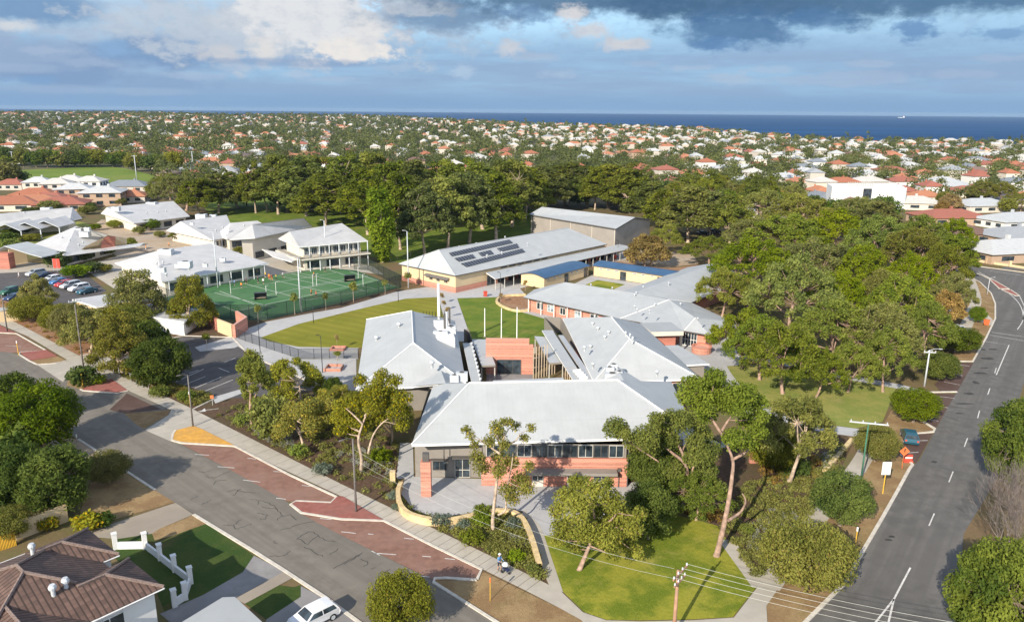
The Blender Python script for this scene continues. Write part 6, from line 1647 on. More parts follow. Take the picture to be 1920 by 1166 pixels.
def hroof_mesh(name, L, Wd, ze, rise, mat, ov=.5, flat_=False):
    mb = MB(); a, b, c_, d = (Vector((sx * (L / 2 + ov), sy * (Wd / 2 + ov), ze)) for sx, sy in ((-1, -1), (1, -1), (1, 1), (-1, 1)))
    if flat_:
        roof_mesh(mb, [[a, b, c_, d]], .3, 0, 0)
    else:
        hp = Wd / 2; r0 = Vector((-L / 2 + hp * .9, 0, ze + rise)); r1 = Vector((L / 2 - hp * .9, 0, ze + rise)); roof_mesh(mb, [[a, b, r1, r0], [b, c_, r1], [c_, d, r0, r1], [d, a, r0]], .2, 0, 0)
        mb.box(Vector((L * .12, Wd * .18, ze + rise * .35)), .7, .7, rise * .9)
    return mb.mesh(name, mat)


def hwall_mesh(name, L, Wd, ze, mat):
    mb = MB(); mb.prism([Vector((-L / 2, -Wd / 2, 0)), Vector((L / 2, -Wd / 2, 0)), Vector((L / 2, Wd / 2, 0)), Vector((-L / 2, Wd / 2, 0))], -1.5, ze); return mb.mesh(name, mat)


def hwin_meshes(name, L, Wd, ze, mat):
    out = []
    for z in ([.9] if ze < 4 else [.9, 3.8]):
        for sx, sy, rot in ((0, -1, 0), (0, 1, 0), (-1, 0, 1), (1, 0, 1)):
            for k in (-.3, 0, .3):
                mb = MB()
                if rot: mb.box(Vector((sx * (L / 2 + .01), Wd * k, z)), .08, Wd * .15, 1.3)
                else: mb.box(Vector((L * k, sy * (Wd / 2 + .01), z)), L * .15, .08, 1.3)
                out.append(mb.mesh(name, mat))
    return out


TONES = {'white': [(.50, .51, .51), (.44, .46, .47), (.54, .52, .48)], 'orange': [(.37, .135, .07), (.43, .18, .095), (.33, .115, .075)], 'brown': [(.17, .10, .075), (.22, .15, .12)], 'grey': [(.21, .235, .265), (.31, .33, .35)]}
HM = {}
for cname, cs in TONES.items():
    rm = object_tone('house_roof_' + cname, cs, .7, .12)
    for k, (L, Wd, ze, rise) in enumerate(((15, 11, 3.0, 2.4), (19, 12, 3.1, 2.5), (12, 10, 5.8, 2.3))):
        HM[cname, k] = (hroof_mesh('house_roof', L, Wd, ze, rise, rm), L, Wd, ze)
wallm = object_tone('house_wall', [(.58, .53, .45), (.68, .67, .64), (.42, .30, .21), (.62, .56, .47), (.5, .46, .4)], .85, .1)
HW = [hwall_mesh('house_wall', L, Wd, ze, wallm) for L, Wd, ze in ((15, 11, 3.0), (19, 12, 3.1), (12, 10, 5.8))]
HG = [hwin_meshes('house_window', L, Wd, ze, MAT['glass']) for L, Wd, ze in ((15, 11, 3.0), (19, 12, 3.1), (12, 10, 5.8))]
HOUSES = []


def put_house(x, y, cname, k, rot, s=1.0, label=None, z=None, wins=True, group='houses of the suburb'):
    T = empty('house', label, 'house', (x, y, ground_z(x, y) if z is None else z), rot, group); T.scale = (s, s, 1)
    link(bpy.data.objects.new('roof', HM[cname, k][0]), T); w_ = link(bpy.data.objects.new('wall', HW[k]), T)
    if wins:
        for wm in HG[k]: link(bpy.data.objects.new('window', wm), w_)
    T['tone'] = cname; HOUSES.append(T); return T


# hand-placed houses seen clearly
def house_px(px, py, cname, k, rot, s, label):
    b = P(px, py); return put_house(b.x, b.y, cname, k, rot, s, label, 0.0)


for px, py, cn, k, rot, s, lab in (
        (75, 362, 'white', 2, .3, 1.0, 'white-roofed two-storey house nearest the goal end of the oval, leftmost'), (110, 365, 'white', 2, .3, 1.1, 'white-roofed house with dark solar panels beside the oval'), (135, 358, 'white', 2, .2, 1.1, 'pyramid-roofed white house hard against the oval'),
        (143, 376, 'white', 2, .3, 1.2, 'pale green-walled white-roofed house behind the orange roofs'), (172, 360, 'white', 2, .1, 1.1, 'white pyramid-roofed house right in front of the oval turf'), (196, 383, 'white', 2, .25, 1.4, 'largest white pyramid-roofed house above the far school block'),
        (242, 358, 'grey', 1, .1, 1.1, 'blue-grey roofed long house beside the oval floodlight'), (70, 374, 'orange', 0, .2, 1.2, 'orange-brown hipped house below the white roofs'), (15, 392, 'orange', 1, .2, 1.5, 'orange terracotta villa at the left edge above the porches'), (58, 390, 'orange', 1, .4, 1.4, 'orange terracotta villa in the middle of the villa row'), (95, 384, 'orange', 0, .1, 1.2, 'small orange terracotta villa behind the villa row'), (118, 393, 'orange', 0, .3, 1.3, 'orange terracotta villa at the end of the villa row'), (245, 378, 'orange', 0, .2, 1.0, 'orange-roofed house behind the far long-roofed block'), (25, 355, 'orange', 0, .1, .9, 'small orange roof behind the dark trees at left'),
        (1884, 482, 'white', 1, .25, 1.5, 'white-roofed two-storey house with windows above the road bend'), (1895, 425, 'white', 1, .3, 1.2, 'white-roofed house with porch in front of the dark roof'), (1780, 450, 'brown', 1, .2, 1.2, 'near-black roofed house behind the wood by the bend'), (1905, 455, 'grey', 1, .2, 1.3, 'dark grey roofed house behind the white-roofed house at the bend'),
        (1775, 418, 'orange', 1, .1, 1.3, 'long orange-roofed house behind the wood'), (1705, 390, 'white', 1, -.2, 1.3, 'white low-pitched house beside the white cubic building'), (1730, 378, 'orange', 0, .1, 1.0, 'red-roofed house tucked behind the low-pitched white house'), (1835, 395, 'white', 1, .2, 1.2, 'white-roofed house in front of the dark-roofed pair'), (1870, 384, 'grey', 1, .1, 1.1, 'dark-roofed house with white wall uphill from the bend'), (1795, 358, 'white', 0, .3, 1.0, 'white gabled house uphill of the cubic building'),
        (1390, 348, 'white', 0, .1, 1.1, 'white-roofed house peeping over the tall gums behind the play area'), (1410, 340, 'white', 2, .2, 1.0, 'white two-storey house above the gums, right of its neighbour'), (1470, 340, 'white', 0, .3, 1.2, 'pale gabled house above the brownish trees'), (1440, 405, 'white', 1, .1, 1.0, 'pale roof half hidden in the brownish trees'), (1235, 385, 'white', 1, .2, 1.2, 'white house glimpsed through the gums near the shed'), (1180, 372, 'white', 0, .1, 1.0, 'white roof glimpsed above the grey shed')):
    house_px(px, py, cn, k, rot, s, lab)
HAND = list(HOUSES)
# white cubic building
T = empty('cubic_building', 'large white flat-roofed cubic building with grey end panel and central window', 'building', P(1620, 385))
a, b = P(1556, 392), P(1690, 392); d = Vector((0, 1, 0))
mb = MB(); mb.prism([Vector((a.x, a.y, 0)), Vector((b.x, b.y, 0)), Vector((b.x + 4, b.y + 16, 0)), Vector((a.x + 4, a.y + 16, 0))], 0, 10.0); mb.build('wall', MAT['white_wall'], T)
mb = MB(); o = P(1664, 392); mb.box(Vector(((o.x + b.x) / 2, a.y - .15, 0)), b.x - o.x, .5, 9.8); mb.build('end_panel', MAT['galv'], T)
opening(T, (P(1613, 392).x, a.y), (P(1628, 392).x, a.y), 5.0, 9.2, mullions=2, frame='dark_trim')
mb = MB()
for k in range(12): p = a.lerp(b, .25 + .03 * k); mb.box(Vector((p.x, a.y + 3, 10.0)), .3, .3, 1.8)
mb.build('roof_screen', MAT['frame_pale'], T)

# streets of houses: rows run roughly with the coast; colours by district
rows = []; y = 330.0
cand = []
while y < 2650:
    step = 24 + y * .008
    x = -y * .70
    while x < y * .70:
        x += SUB.uniform(15, 24) + y * .004
        yy = y + SUB.uniform(-5, 5) + .10 * x
        if yy < 300 or yy > coast_y(x) * .945 or not in_fov(x, yy): continue
        px, py = proj(Vector((x, yy, ground_z(x, yy))))
        if not pt_ok(x, yy) or py > 345 and px < 1240: continue
        if py > 350 and px < 1500: continue
        if px > 1500 and py > 400: continue
        # wooded districts carry few roofs
        dens = .80 + .35 * math.sin(x * .004 + 1.3) * math.sin(yy * .006 + .4)
        if px < 620: dens *= 1.0 if py > 258 else .62
        elif px < 960: dens *= .72
        else: dens *= .88
        if 620 < px < 900 and 245 < py < 290: dens *= .6
        dens *= .82
        if px > 900: dens *= 1.15
        if SUB.random() > dens: continue
        cand.append((x, yy, px, py))
    y += step
for c_ in cand: pass
cand.sort(key=lambda q: q[1])


def roof_choice(px, py):
    r = SUB.random()
    if px < 700: w_ = (.34, .47, .12, .07)
    elif px < 1300: w_ = (.50, .38, .07, .05) if py < 275 else (.38, .50, .07, .05)
    else: w_ = (.50, .30, .08, .12)
    s = 0
    for n, v_ in zip(('white', 'orange', 'brown', 'grey'), w_):
        s += v_
        if r < s: return n
    return 'white'


def near_hand(x, y): return any((h.location.x - x) ** 2 + (h.location.y - y) ** 2 < 17 ** 2 for h in HAND)


ind = [q for q in cand if not near_hand(q[0], q[1])]
NIND = 300 - len(HAND); near, far = ind[:NIND], ind[NIND:]
for x, yy, px, py in near: put_house(x, yy, roof_choice(px, py), SUB.choice((0, 0, 1, 1, 2)), SUB.choice((0, 1.57)) + SUB.uniform(-.2, .2) + .1, SUB.uniform(.85, 1.15), wins=False)
# everything beyond: one mass of roofs and walls
V, Mi = [], []; mlist = [MAT['roof_old'], M('far_roof_white', (.46, .465, .455), .8, .05), M('far_roof_orange', (.38, .155, .085), .85, .15, .3), M('far_roof_brown', (.19, .125, .095), .85, .1), M('far_roof_grey', (.27, .29, .31), .8, .1), M('far_wall', (.46, .40, .33), .85, .15, .02, (.52, .49, .44), .01)]
for x, yy, px, py in far:
    cn = roof_choice(px, py); mi = {'white': 1, 'orange': 2, 'brown': 3, 'grey': 4}[cn]; L, Wd = SUB.uniform(8, 19), SUB.uniform(6, 12); ze = SUB.choice((2.6, 2.8, 3.0, 3.0, 5.2, 5.8)); rot = SUB.uniform(-.2, .3) + SUB.choice((0, 1.57)); z = ground_z(x, yy); R_ = Matrix.Rotation(rot, 3, 'Z'); o = Vector((x, yy, z))
    q = [o + R_ @ Vector((sx * L / 2, sy * Wd / 2, 0)) for sx, sy in ((-1, -1), (1, -1), (1, 1), (-1, 1))]; e = [p + Vector((0, 0, ze)) for p in q]; q = [p - Vector((0, 0, 3)) for p in q]
    r0, r1 = o + R_ @ Vector((-L / 2 + Wd * .45, 0, ze + 2.3)), o + R_ @ Vector((L / 2 - Wd * .45, 0, ze + 2.3))
    for i in range(4): V.append([q[i], q[(i + 1) % 4], e[(i + 1) % 4], e[i]]); Mi.append(5)
    V += [[e[0], e[1], r1, r0], [e[2], e[3], r0, r1], [e[1], e[2], r1, r1], [e[3], e[0], r0, r0]]; Mi += [mi] * 4
me = bpy.data.meshes.new('distant_houses'); vs = []; fs = []
for q in V:
    i = len(vs); u_ = []
    for p in q:
        if not u_ or p is not u_[-1]: u_.append(p)
    vs += [tuple(p) for p in u_]; fs.append(tuple(range(i, i + len(u_))))
me.from_pydata(vs, [], fs)
for m_ in mlist: me.materials.append(m_)
me.polygons.foreach_set('material_index', Mi); me.update()
o = bpy.data.objects.new('distant_houses', me); col.objects.link(o); tag(o, 'mass of small white and orange roofs stretching to the sea', kind='stuff')
print('houses', len(near), len(far))

# labels of the houses: row by row, counted from the left within each colour
auto = [h for h in HOUSES if 'label' not in h.keys()]
auto.sort(key=lambda h: h.location.y)
nrow = 9; per = math.ceil(len(auto) / nrow)
for r in range(nrow):
    row = auto[r * per:(r + 1) * per]
    for cn in TONES:
        s = sorted([h for h in row if h['tone'] == cn], key=lambda h: proj(h.location)[0])
        for i, h in enumerate(s): h['label'] = '%s %s-roofed house from the left in the %s band back from the tall gums' % (ordinal(i), cn, ordinal(r))
for h in HOUSES: del h['tone']

# trees of the suburb
tr = []; n_try = 0
TR = random.Random(9)
while len(tr) < 11500 and n_try < 60000:
    n_try += 1
    yy = 300 + 2450 * TR.random() ** 1.25; x = TR.uniform(-.70, .70) * yy
    if yy > coast_y(x) * .955 or not pt_ok(x, yy): continue
    px, py = proj(Vector((x, yy, ground_z(x, yy))))
    if py > 352 and px < 1250 or py > 400: continue
    if 1530 < px < 1705 and py > 352: continue
    if px > 1500 and py > 345 and TR.random() < .5: continue
    wood_ = .5 + .5 * math.sin(x * .0043 + 4.4) * math.sin(yy * .0061 + 3.5)
    if TR.random() > .45 + .75 * wood_ * (1.2 if px < 900 else .8): continue
    tr.append((x, yy, px, py))
tr.sort(key=lambda q: q[1])
hp = np.array([(h.location.x, h.location.y) for h in HOUSES]); fp = np.array([(q[0], q[1]) for q in far])
allh = np.concatenate([hp, fp])
near_h = hp[np.argsort(hp[:, 1])]


def hides(q):
    d = (near_h[:, 1] > q[1]) & (near_h[:, 1] < q[1] + 34) & (np.abs(near_h[:, 0] - q[0] * near_h[:, 1] / q[1]) < 9)
    return d.any()


tr = [q for q in tr if not hides(q) or TR.random() < .25]
fy = fp[:, 1]
tr = [q for q in tr if TR.random() < .45 or not ((fy > q[1]) & (fy < q[1] + 40) & (np.abs(fp[:, 0] - q[0] * fy / q[1]) < 8)).any()]
tr = [q for q in tr if np.min((allh[:, 0] - q[0]) ** 2 + (allh[:, 1] - q[1]) ** 2) > (7.5 if q[1] < 800 else 5.0) ** 2]
n_have = len(TREES); n_ind = max(0, 295 - n_have)
# dark windbreak trees on the far edge of the oval
for k in range(16): AUTO.append(('oval', tree('bushy%d' % (k % 3), -20 + 23 * k + TR.uniform(-6, 6), 314 - (3 if k < 3 else 0) + (8 if k > 11 else 0), 278 + TR.uniform(-6, 10) + (10 if k > 11 else 0), TR.uniform(34, 60), None, 'trees along the far side of the oval', 'tree')))
n_ind -= 16
for x, yy, px, py in tr[:n_ind]:
    key = TR.choice(('bushy0', 'bushy1', 'bushy2', 'bushy0', 'spread1', 'spread3', 'tall2', 'wattle')); s = TR.uniform(.75, 1.3); h0, r0 = PROTO[key][:2]
    s = s * (1 if key[0] == 'b' else .75 if key[0] in 'sw' else .5)
    T = put_tree(key, (x, yy, ground_z(x, yy)), h0 * s, r0 * s * (1.25 if key[0] == 't' else 1), None, 'trees among the nearest houses'); AUTO.append(('sub', T))
for x, y, t, w_, l in ((1560, 425, 372, 60, 'dark tree under the left corner of the white cubic building'), (1600, 425, 370, 60, 'green tree below the window of the white cubic building'), (1650, 428, 366, 70, 'broad dark tree under the grey end of the white cubic building')): tree('bushy1', x, y, t, w_, l)
for fam, txt, k in (('wood', 'gum from the left in the %s row of the wood beside the main road', 6), ('line', 'tall gum from the left in the %s row behind the hall', 6), ('field', 'tree from the left in the %s row between oval and school blocks', 2), ('oval', 'tree from the left in the %s row along the oval edge', 1), ('sub', 'tree from the left in the %s band of trees among the nearest houses', 8)):
    ts = sorted([t for f_, t in AUTO if f_ == fam], key=lambda t: t.location.y); per = max(1, math.ceil(len(ts) / k))
    for r in range(k):
        for i, t in enumerate(sorted(ts[r * per:(r + 1) * per], key=lambda t: proj(t.location)[0])): t['label'] = ordinal(i) + ' ' + (txt % ordinal(r))
# the rest of the trees: one wooded mass
Vt, Tt = [], []
for x, yy, px, py in tr[n_ind:]:
    z = ground_z(x, yy); H = TR.uniform(5, 11) * (1.25 if px < 800 else 1.0); R = TR.uniform(3.2, 6.2); k = 5 if yy < 900 else 3; nl = 130 if yy < 700 else 70 if yy < 1100 else 36 if yy < 1700 else 22
    if TR.random() < .012: H, R = 20, 3.2
    cl = [((x + TR.uniform(-.5, .5) * R, yy + TR.uniform(-.5, .5) * R, z + H * TR.uniform(.35, .72)), R * TR.uniform(.5, .75)) for _ in range(k)]
    p, nn, s, t = crown_arrays(cl, nl, .55 if yy < 700 else .8 if yy < 1100 else 1.15 if yy < 1700 else 1.5, flat=.85, surf=3, tint_sd=.06); dist_ = .5 + .5 * math.sin(x * .0071 + 2.0) * math.sin(yy * .0083 + x * .002); t = np.clip(t * .55 + TR.uniform(-.25, .35) + .25 * dist_, 0, 1.0)
    Vt.append(leaf_quads(p, nn, s, .75)); Tt.append(t)
Vt = np.concatenate(Vt); Tt = np.concatenate(Tt); print('far tree quads', len(Vt), 'far trees', len(tr) - n_ind, 'ind', n_ind, 'placed', n_have)
o = bpy.data.objects.new('distant_woods', quads_mesh('distant_woods', Vt, MAT['leaf_far'], Tt)); col.objects.link(o); tag(o, 'unbroken far mass of suburban tree crowns reaching to the coast', kind='stuff')

# ================================================================== street furniture, vehicles, people


def height_at(bx, by, ty, tx=None):
    b = P(bx, by); d = ray(bx if tx is None else tx, ty); return CAM_H + d.z / d.y * b.y


def street_pole(lab, bx, by, ty, mat='pole_grey', r=.16, arm=None, cross=None, name='utility_pole', group=None, lamp=False, adir=(1, .2)):
    b = P(bx, by); H = max(2.0, height_at(bx, by, ty)); T = empty(name, lab, 'pole', b, group=group)
    mb = MB(); mb.tube([(0, 0, -.2), (0, 0, H * .5), (0, 0, H)], [r, r * .85, r * .65], 9); mb.build('post', MAT[mat], T, True, world=False)
    ad = Vector((adir[0], adir[1], 0)).normalized()
    if cross:
        for z, L in cross:
            mb = MB(); mb.box(Vector((0, 0, H + z)) + ad.cross(Vector((0, 0, 1))) * .2, L, .12, .14, math.atan2(ad.y, ad.x)); c_ = mb.build('crossarm', MAT['pole_wood' if mat == 'pole_wood' else 'galv'], T, world=False)
            mb = MB()
            for k in range(4): mb.lathe(ad * (L * (k / 3 - .5) * .92) + Vector((0, 0, H + z + .14)) + ad.cross(Vector((0, 0, 1))) * .2, [(.05, 0), (.09, .06), (.05, .12), (.08, .17), (.02, .24)], 7)
            link(bpy.data.objects.new('insulator_trim', mb.mesh('insulator_trim', MAT['galv'])), c_)
    if arm:
        mb = MB(); e = ad * arm + Vector((0, 0, H + .25)); mb.tube([(0, 0, H - .1), ad * arm * .4 + Vector((0, 0, H + .2)), e], [.045, .035, .03], 6); a = mb.build('arm', MAT[mat], T, world=False)
        mb = MB(); mb.box(e + Vector((0, 0, -.08)), .5, .18, .09, math.atan2(ad.y, ad.x)); link(bpy.data.objects.new('lamp_head', mb.mesh('lamp_head', MAT[mat])), a)
    return T, b, H


PA = street_pole('grey street lamp pole standing on the red brick island', 668, 960, 822, r=.13, arm=1.4, adir=(-.7, -.7))
street_pole('dark lamp pole standing on the yellow traffic island', 362, 800, 703, r=.12, arm=1.2, adir=(-.7, -.7))
street_pole('dark pole beside the car park driveway, leaning over the gums', 158, 698, 560, r=.13, cross=((-.5, 1.8),), adir=(.7, .7))
street_pole('dark pole at the corner footpath beside the cream kiosk', 14, 622, 552, r=.13, arm=1.0, adir=(-.7, -.7))
WP = street_pole('timber power pole with crossarms and white insulators on the corner lawn', 1263, 1192, 1068, mat='pole_wood', r=.18, cross=((-.25, 2.6), (-1.0, 2.0)), adir=(.6, .8), name='power_pole')
GP = street_pole('green painted power pole with white crossarm beside the main road footpath', 1614, 902, 790, mat='pole_green', r=.11, cross=((-.2, 4.2),), adir=(1, -.25), name='power_pole')
street_pole('grey street lamp beside the round tree at the parking bays', 1733, 724, 656, mat='galv', r=.15, arm=1.6, cross=((-.4, 1.8),), adir=(1, -.1))
street_pole('slim lamp post on the verge inside the road bend', 1851, 552, 522, mat='galv', r=.09, arm=1.2)
for bx, by, ty, l in ((488, 661, 598, 'black garden lamp at the bend of the school path'), (605, 699, 630, 'black garden lamp beside the brick-edged saplings'), (588, 606, 572, 'black garden lamp on the edge of the mown lawn'), (747, 566, 530, 'black garden lamp at the far tip of the mown lawn'), (938, 552, 512, 'black garden lamp on the plaza before the hall'), (1158, 484, 452, 'thin lamp post behind the blue-roofed classroom')):
    street_pole(l, bx, by, ty, mat='black_metal', r=.07, arm=.5, name='lamp_post', adir=(-1, 0))
for bx, by, ty, l in ((409, 540, 437, 'tall white court floodlight at the left sideline'), (564, 582, 484, 'tall white court floodlight at the near sideline'), (612, 498, 414, 'tall white court floodlight before the two-storey block'), (766, 540, 434, 'tall white floodlight with curved head beside the long hall')):
    street_pole(l, bx, by, ty, mat='galv', r=.16, arm=.9, name='floodlight', adir=(-1, .1))
for bx, by, ty, l in ((257, 341, 291, 'near oval floodlight pole beside the blue-grey house'), (271, 316, 284, 'oval floodlight pole behind the near one'), (25, 312, 284, 'oval floodlight pole at the left end'), (179, 309, 278, 'oval floodlight pole in the dark trees'), (363, 322, 284, 'floodlight pole rising over the trees right of the oval')):
    street_pole(l, bx, by, ty, mat='galv', r=.28, cross=((-.6, 3.0),), name='floodlight')

# flagpoles
for bx, by, ty, l in ((909, 632, 579, 'left of the three white flagpoles on the lawn'), (940, 640, 579, 'middle of the three white flagpoles on the lawn'), (969, 643, 577, 'right of the three white flagpoles on the lawn')):
    b = P(bx, by); H = height_at(bx, by, ty); T = empty('flagpole', l, 'flagpole', b, group='flagpoles on the central lawn')
    mb = MB(); mb.tube([(0, 0, 0), (0, 0, H)], [.11, .075], 8); mb.build('pole', MAT['white_paint'], T, world=False)
    mb = MB(); mb.lathe((0, 0, H), [(.05, 0), (.09, .06), (.02, .14)], 8); mb.build('finial', MAT['white_paint'], T, world=False); mb = MB(); mb.lathe((0, 0, 0), [(.25, 0), (.25, .12), (.12, .16)], 10); mb.build('base', MAT['concrete'], T, world=False)


def wire(lab, pts, r=.012, sag=.6, group=None):
    mb = MB(); out = []
    for i in range(len(pts) - 1):
        a, b = Vector(pts[i]), Vector(pts[i + 1])
        for k in range(13):
            t = k / 12; p = a.lerp(b, t); p.z -= sag * 4 * t * (1 - t); out.append(p)
    mb.tube(out, r, 4, cap=False); o = mb.build('overhead_wire', MAT['wire']); tag(o, lab, 'wire', group); return o


ad = Vector((.6, .8, 0)).normalized(); top = WP[1] + Vector((0, 0, WP[2]))
for k, nm in enumerate(('outermost', 'second', 'third', 'innermost')):
    s = top + ad * (2.6 * (k / 3 - .5)) * .92 + Vector((.2, -.1, 0)); wire('%s wire of the four running from the timber power pole over the main road corner' % nm, [s, s + Vector((23, -9.5, .6))], .014, .5, None)
for k, nm in ((0, 'upper'), (1, 'lower')):
    wire('%s thin wire from the timber power pole to the grey street lamp pole' % nm, [top + Vector((-.3, .2, -.9 * k)), PA[1] + Vector((0, 0, PA[2] - 1.2 - 1.2 * k))], .011, 1.6)
wire('service wire from the grey lamp pole down to the limestone pier', [PA[1] + Vector((0, 0, 5.4)), P(736, 905, 1.5)], .012, .15)

# signs and posts


def post_sign(lab, bx, by, H, post, name, build_top, cat='sign', r=.04):
    b = P(bx, by); T = empty(name, lab, cat, b); mb = MB(); mb.tube([(0, 0, 0), (0, 0, H)], r, 8); mb.build('post', MAT[post], T, world=False); build_top(T, H); return T


def board(w_, h, mat, panel=None):
    def f(T, H):
        mb = MB(); mb.box((0, -.06, H - .1), w_, .05, h); o = mb.build('board', MAT[mat], T, world=False)
        if panel: mb = MB(); mb.box((0, -.095, H - .1 + h * .42), w_ * .5, .01, h * .32); link(bpy.data.objects.new('panel', mb.mesh('panel', MAT[panel])), o)
    return f


MAT['pale_blue'] = M('pale_blue', (.55, .66, .72), .6, .05)


def diamond(T, H):
    mb = MB(); R_ = Matrix.Rotation(math.pi / 4, 3, 'Y'); mb.box(Vector((0, -.06, H)) - R_ @ Vector((0, 0, .45)), .9, .04, .9, R=R_); o = mb.build('board', MAT['orange'], T, world=False)
    mb = MB(); mb.box((0, -.09, H - .1), .12, .01, .34); mb.box((.02, -.09, H + .22), .16, .01, .14); link(bpy.data.objects.new('symbol_lettering', mb.mesh('symbol_lettering', MAT['black_metal'])), o)


def cap(mat):
    def f(T, H): mb = MB(); mb.lathe((0, 0, H), [(.09, 0), (.09, .38), (.03, .44)], 8); mb.build('cap', MAT[mat], T, world=False)
    return f


post_sign('white rectangular sign board on a yellow post beside the main road', 1655, 925, 2.5, 'yellow', 'road_sign', board(1.0, 1.55, 'white_paint', 'pale_blue'), r=.06)
post_sign('orange diamond roadwork sign on a post near the dark car', 1691, 878, 2.3, 'orange', 'roadwork_sign', diamond)
post_sign('yellow marker post with white cap on the dry verge by the rounded olive tree', 1604, 1020, 1.5, 'yellow', 'marker_post', cap('white_paint'), 'post', .05)
post_sign('yellow marker post with white top on the red island at the far left', 35, 666, 2.2, 'yellow', 'marker_post', cap('white_paint'), 'post', .06)
post_sign('yellow marker post on the small triangular red island', 156, 728, 1.9, 'yellow', 'marker_post', cap('yellow'), 'post', .06)
post_sign('yellow post with red and white top at the school car park exit', 357, 762, 1.9, 'yellow', 'marker_post', cap('white_paint'), 'post', .06)
post_sign('thin orange-topped stake in the shaded verge beside the footpath', 919, 1126, 1.9, 'yellow', 'marker_post', cap('orange'), 'post', .03)
post_sign('short white-topped post at the kerb below the yellow-green tree', 145, 832, .9, 'timber', 'marker_post', cap('white_paint'), 'post', .05)
post_sign('small pinkish sign post beside the car park arrow', 399, 760, 1.2, 'galv', 'small_sign', board(.5, .5, 'orange'))
post_sign('small white pole sign on the verge beside the bend kerb', 1845, 600, 1.6, 'galv', 'small_sign', board(.5, .4, 'white_paint'))
b = P(1702, 866); T = empty('road_barrier', 'red-orange plastic road barrier at the end of the kerb', 'barrier', b)
mb = MB(); mb.box((0, 0, 0), 1.1, .45, .25); mb.build('base', MAT['cone_red'], T, world=False); mb = MB(); mb.box((0, 0, .25), .95, .22, .75); mb.build('panel', MAT['cone_red'], T, world=False); mb = MB(); mb.box((0, -.13, .55), .9, .02, .18); mb.build('stripe', MAT['white_paint'], T, world=False)
for k, (x, y) in enumerate(((101, 509), (108, 509))):
    b = P(x, y); T = empty('banner', ('left' if k == 0 else 'right') + ' of the two upright red banners behind the parked cars', 'banner', b); mb = MB(); mb.tube([(0, 0, 0), (0, 0, 3.4)], .04, 6); mb.build('pole', MAT['galv'], T, world=False); mb = MB(); mb.box((.45, 0, .9), .85, .04, 2.5); mb.build('flag', MAT['cone_red'], T, world=False)
for x, y, l, mt in ((910, 556, 'red wheeled bin on the plaza edge', 'cone_red'), (1153, 486, 'small red bin beside the boundary wall', 'cone_red'), (1849, 610, 'orange and white marker drum beside the bend', 'orange')):
    b = P(x, y); T = empty('bin', l, 'bin', b, .3); mb = MB(); mb.face([(-.3, -.35, .1), (.3, -.35, .1), (.3, .35, .1), (-.3, .35, .1)][::-1]); q0 = [(-.3, -.35, .1), (.3, -.35, .1), (.3, .35, .1), (-.3, .35, .1)]; q1 = [(-.38, -.45, 1.15), (.38, -.45, 1.15), (.38, .45, 1.15), (-.38, .45, 1.15)]
    for i in range(4): mb.face([q0[i], q0[(i + 1) % 4], q1[(i + 1) % 4], q1[i]])
    mb.build('body', MAT[mt], T, world=False); mb = MB(); mb.box((0, 0, 1.15), .82, .98, .09); mb.build('lid', MAT[mt], T, world=False); mb = MB(); mb.tube([(-.34, .38, .14), (.34, .38, .14)], .14, 10); mb.build('wheel', MAT['rubber'], T, world=False)


# fences
def fence(lab, pts, H, step, mesh_mat, post_mat, r=.05, name='fence', rails=True):
    ws = [P(x, y) for x, y in pts]; T = empty(name, lab, 'fence', ws[len(ws) // 2]); n_ = 0
    for i in range(len(ws) - 1):
        a, b = ws[i], ws[i + 1]; L = (b - a).length; k = max(1, round(L / step))
        for j in range(k + (1 if i == len(ws) - 2 else 0)):
            p = a.lerp(b, j / k); mb = MB(); mb.tube([p, p + Vector((0, 0, H))], r, 5); mb.build('post', MAT[post_mat], T); n_ += 1
        if mesh_mat: mb = MB(); mb.bar(a[:2], b[:2], .02, .05, H - .04); mb.build('mesh_panel', MAT[mesh_mat], T)
        if rails:
            mb = MB(); mb.tube([a + Vector((0, 0, H)), b + Vector((0, 0, H))], r * .7, 5); mb.build('rail', MAT[post_mat], T)
    return T


fence('tall black mesh fence round the green sports court', [(300, 562), (400, 600), (502, 600), (640, 572), (752, 540), (690, 507), (664, 505)], 3.2, 4.0, 'mesh_green', 'black_metal', .06, 'court_fence')
fence('black tubular fence along the school path by the mown lawn', [(437, 631), (460, 640), (500, 653), (560, 673), (618, 672), (672, 672)], 1.8, 2.6, 'mesh_black', 'black_metal', .045, 'school_fence')
fence('galvanised pedestrian railing beside the car park gums', [(203, 692), (245, 712), (291, 738)], 1.1, 2.2, None, 'galv', .035, 'railing')
fence('short dark railing on the ramp behind the blue-roofed classrooms', [(1130, 488), (1165, 476)], 1.3, 2.0, 'mesh_black', 'black_metal', .04, 'railing')
fence('dark paling fence behind the grey shed wall', [(1162, 455), (1212, 440)], 1.8, 3.0, 'mesh_black', 'black_metal', .05, 'paling_fence')
fence('brown board fence under the column tree', [(733, 490), (770, 482)], 1.8, 3.0, None, 'timber', .05, 'board_fence')
ws = [P(x, y) for x, y in ((1826, 490), (1850, 494), (1893, 500), (1930, 506))]
T = empty('pier_fence', 'cream front fence with brick piers along the bend', 'fence', ws[1])
for i in range(3):
    mb = MB(); mb.bar(ws[i][:2], ws[i + 1][:2], .2, 0, .7); mb.build('panel', MAT['cream'], T)
for p in ws: mb = MB(); mb.box(p, .6, .6, 1.7); mb.build('pier', MAT['cream'], T)

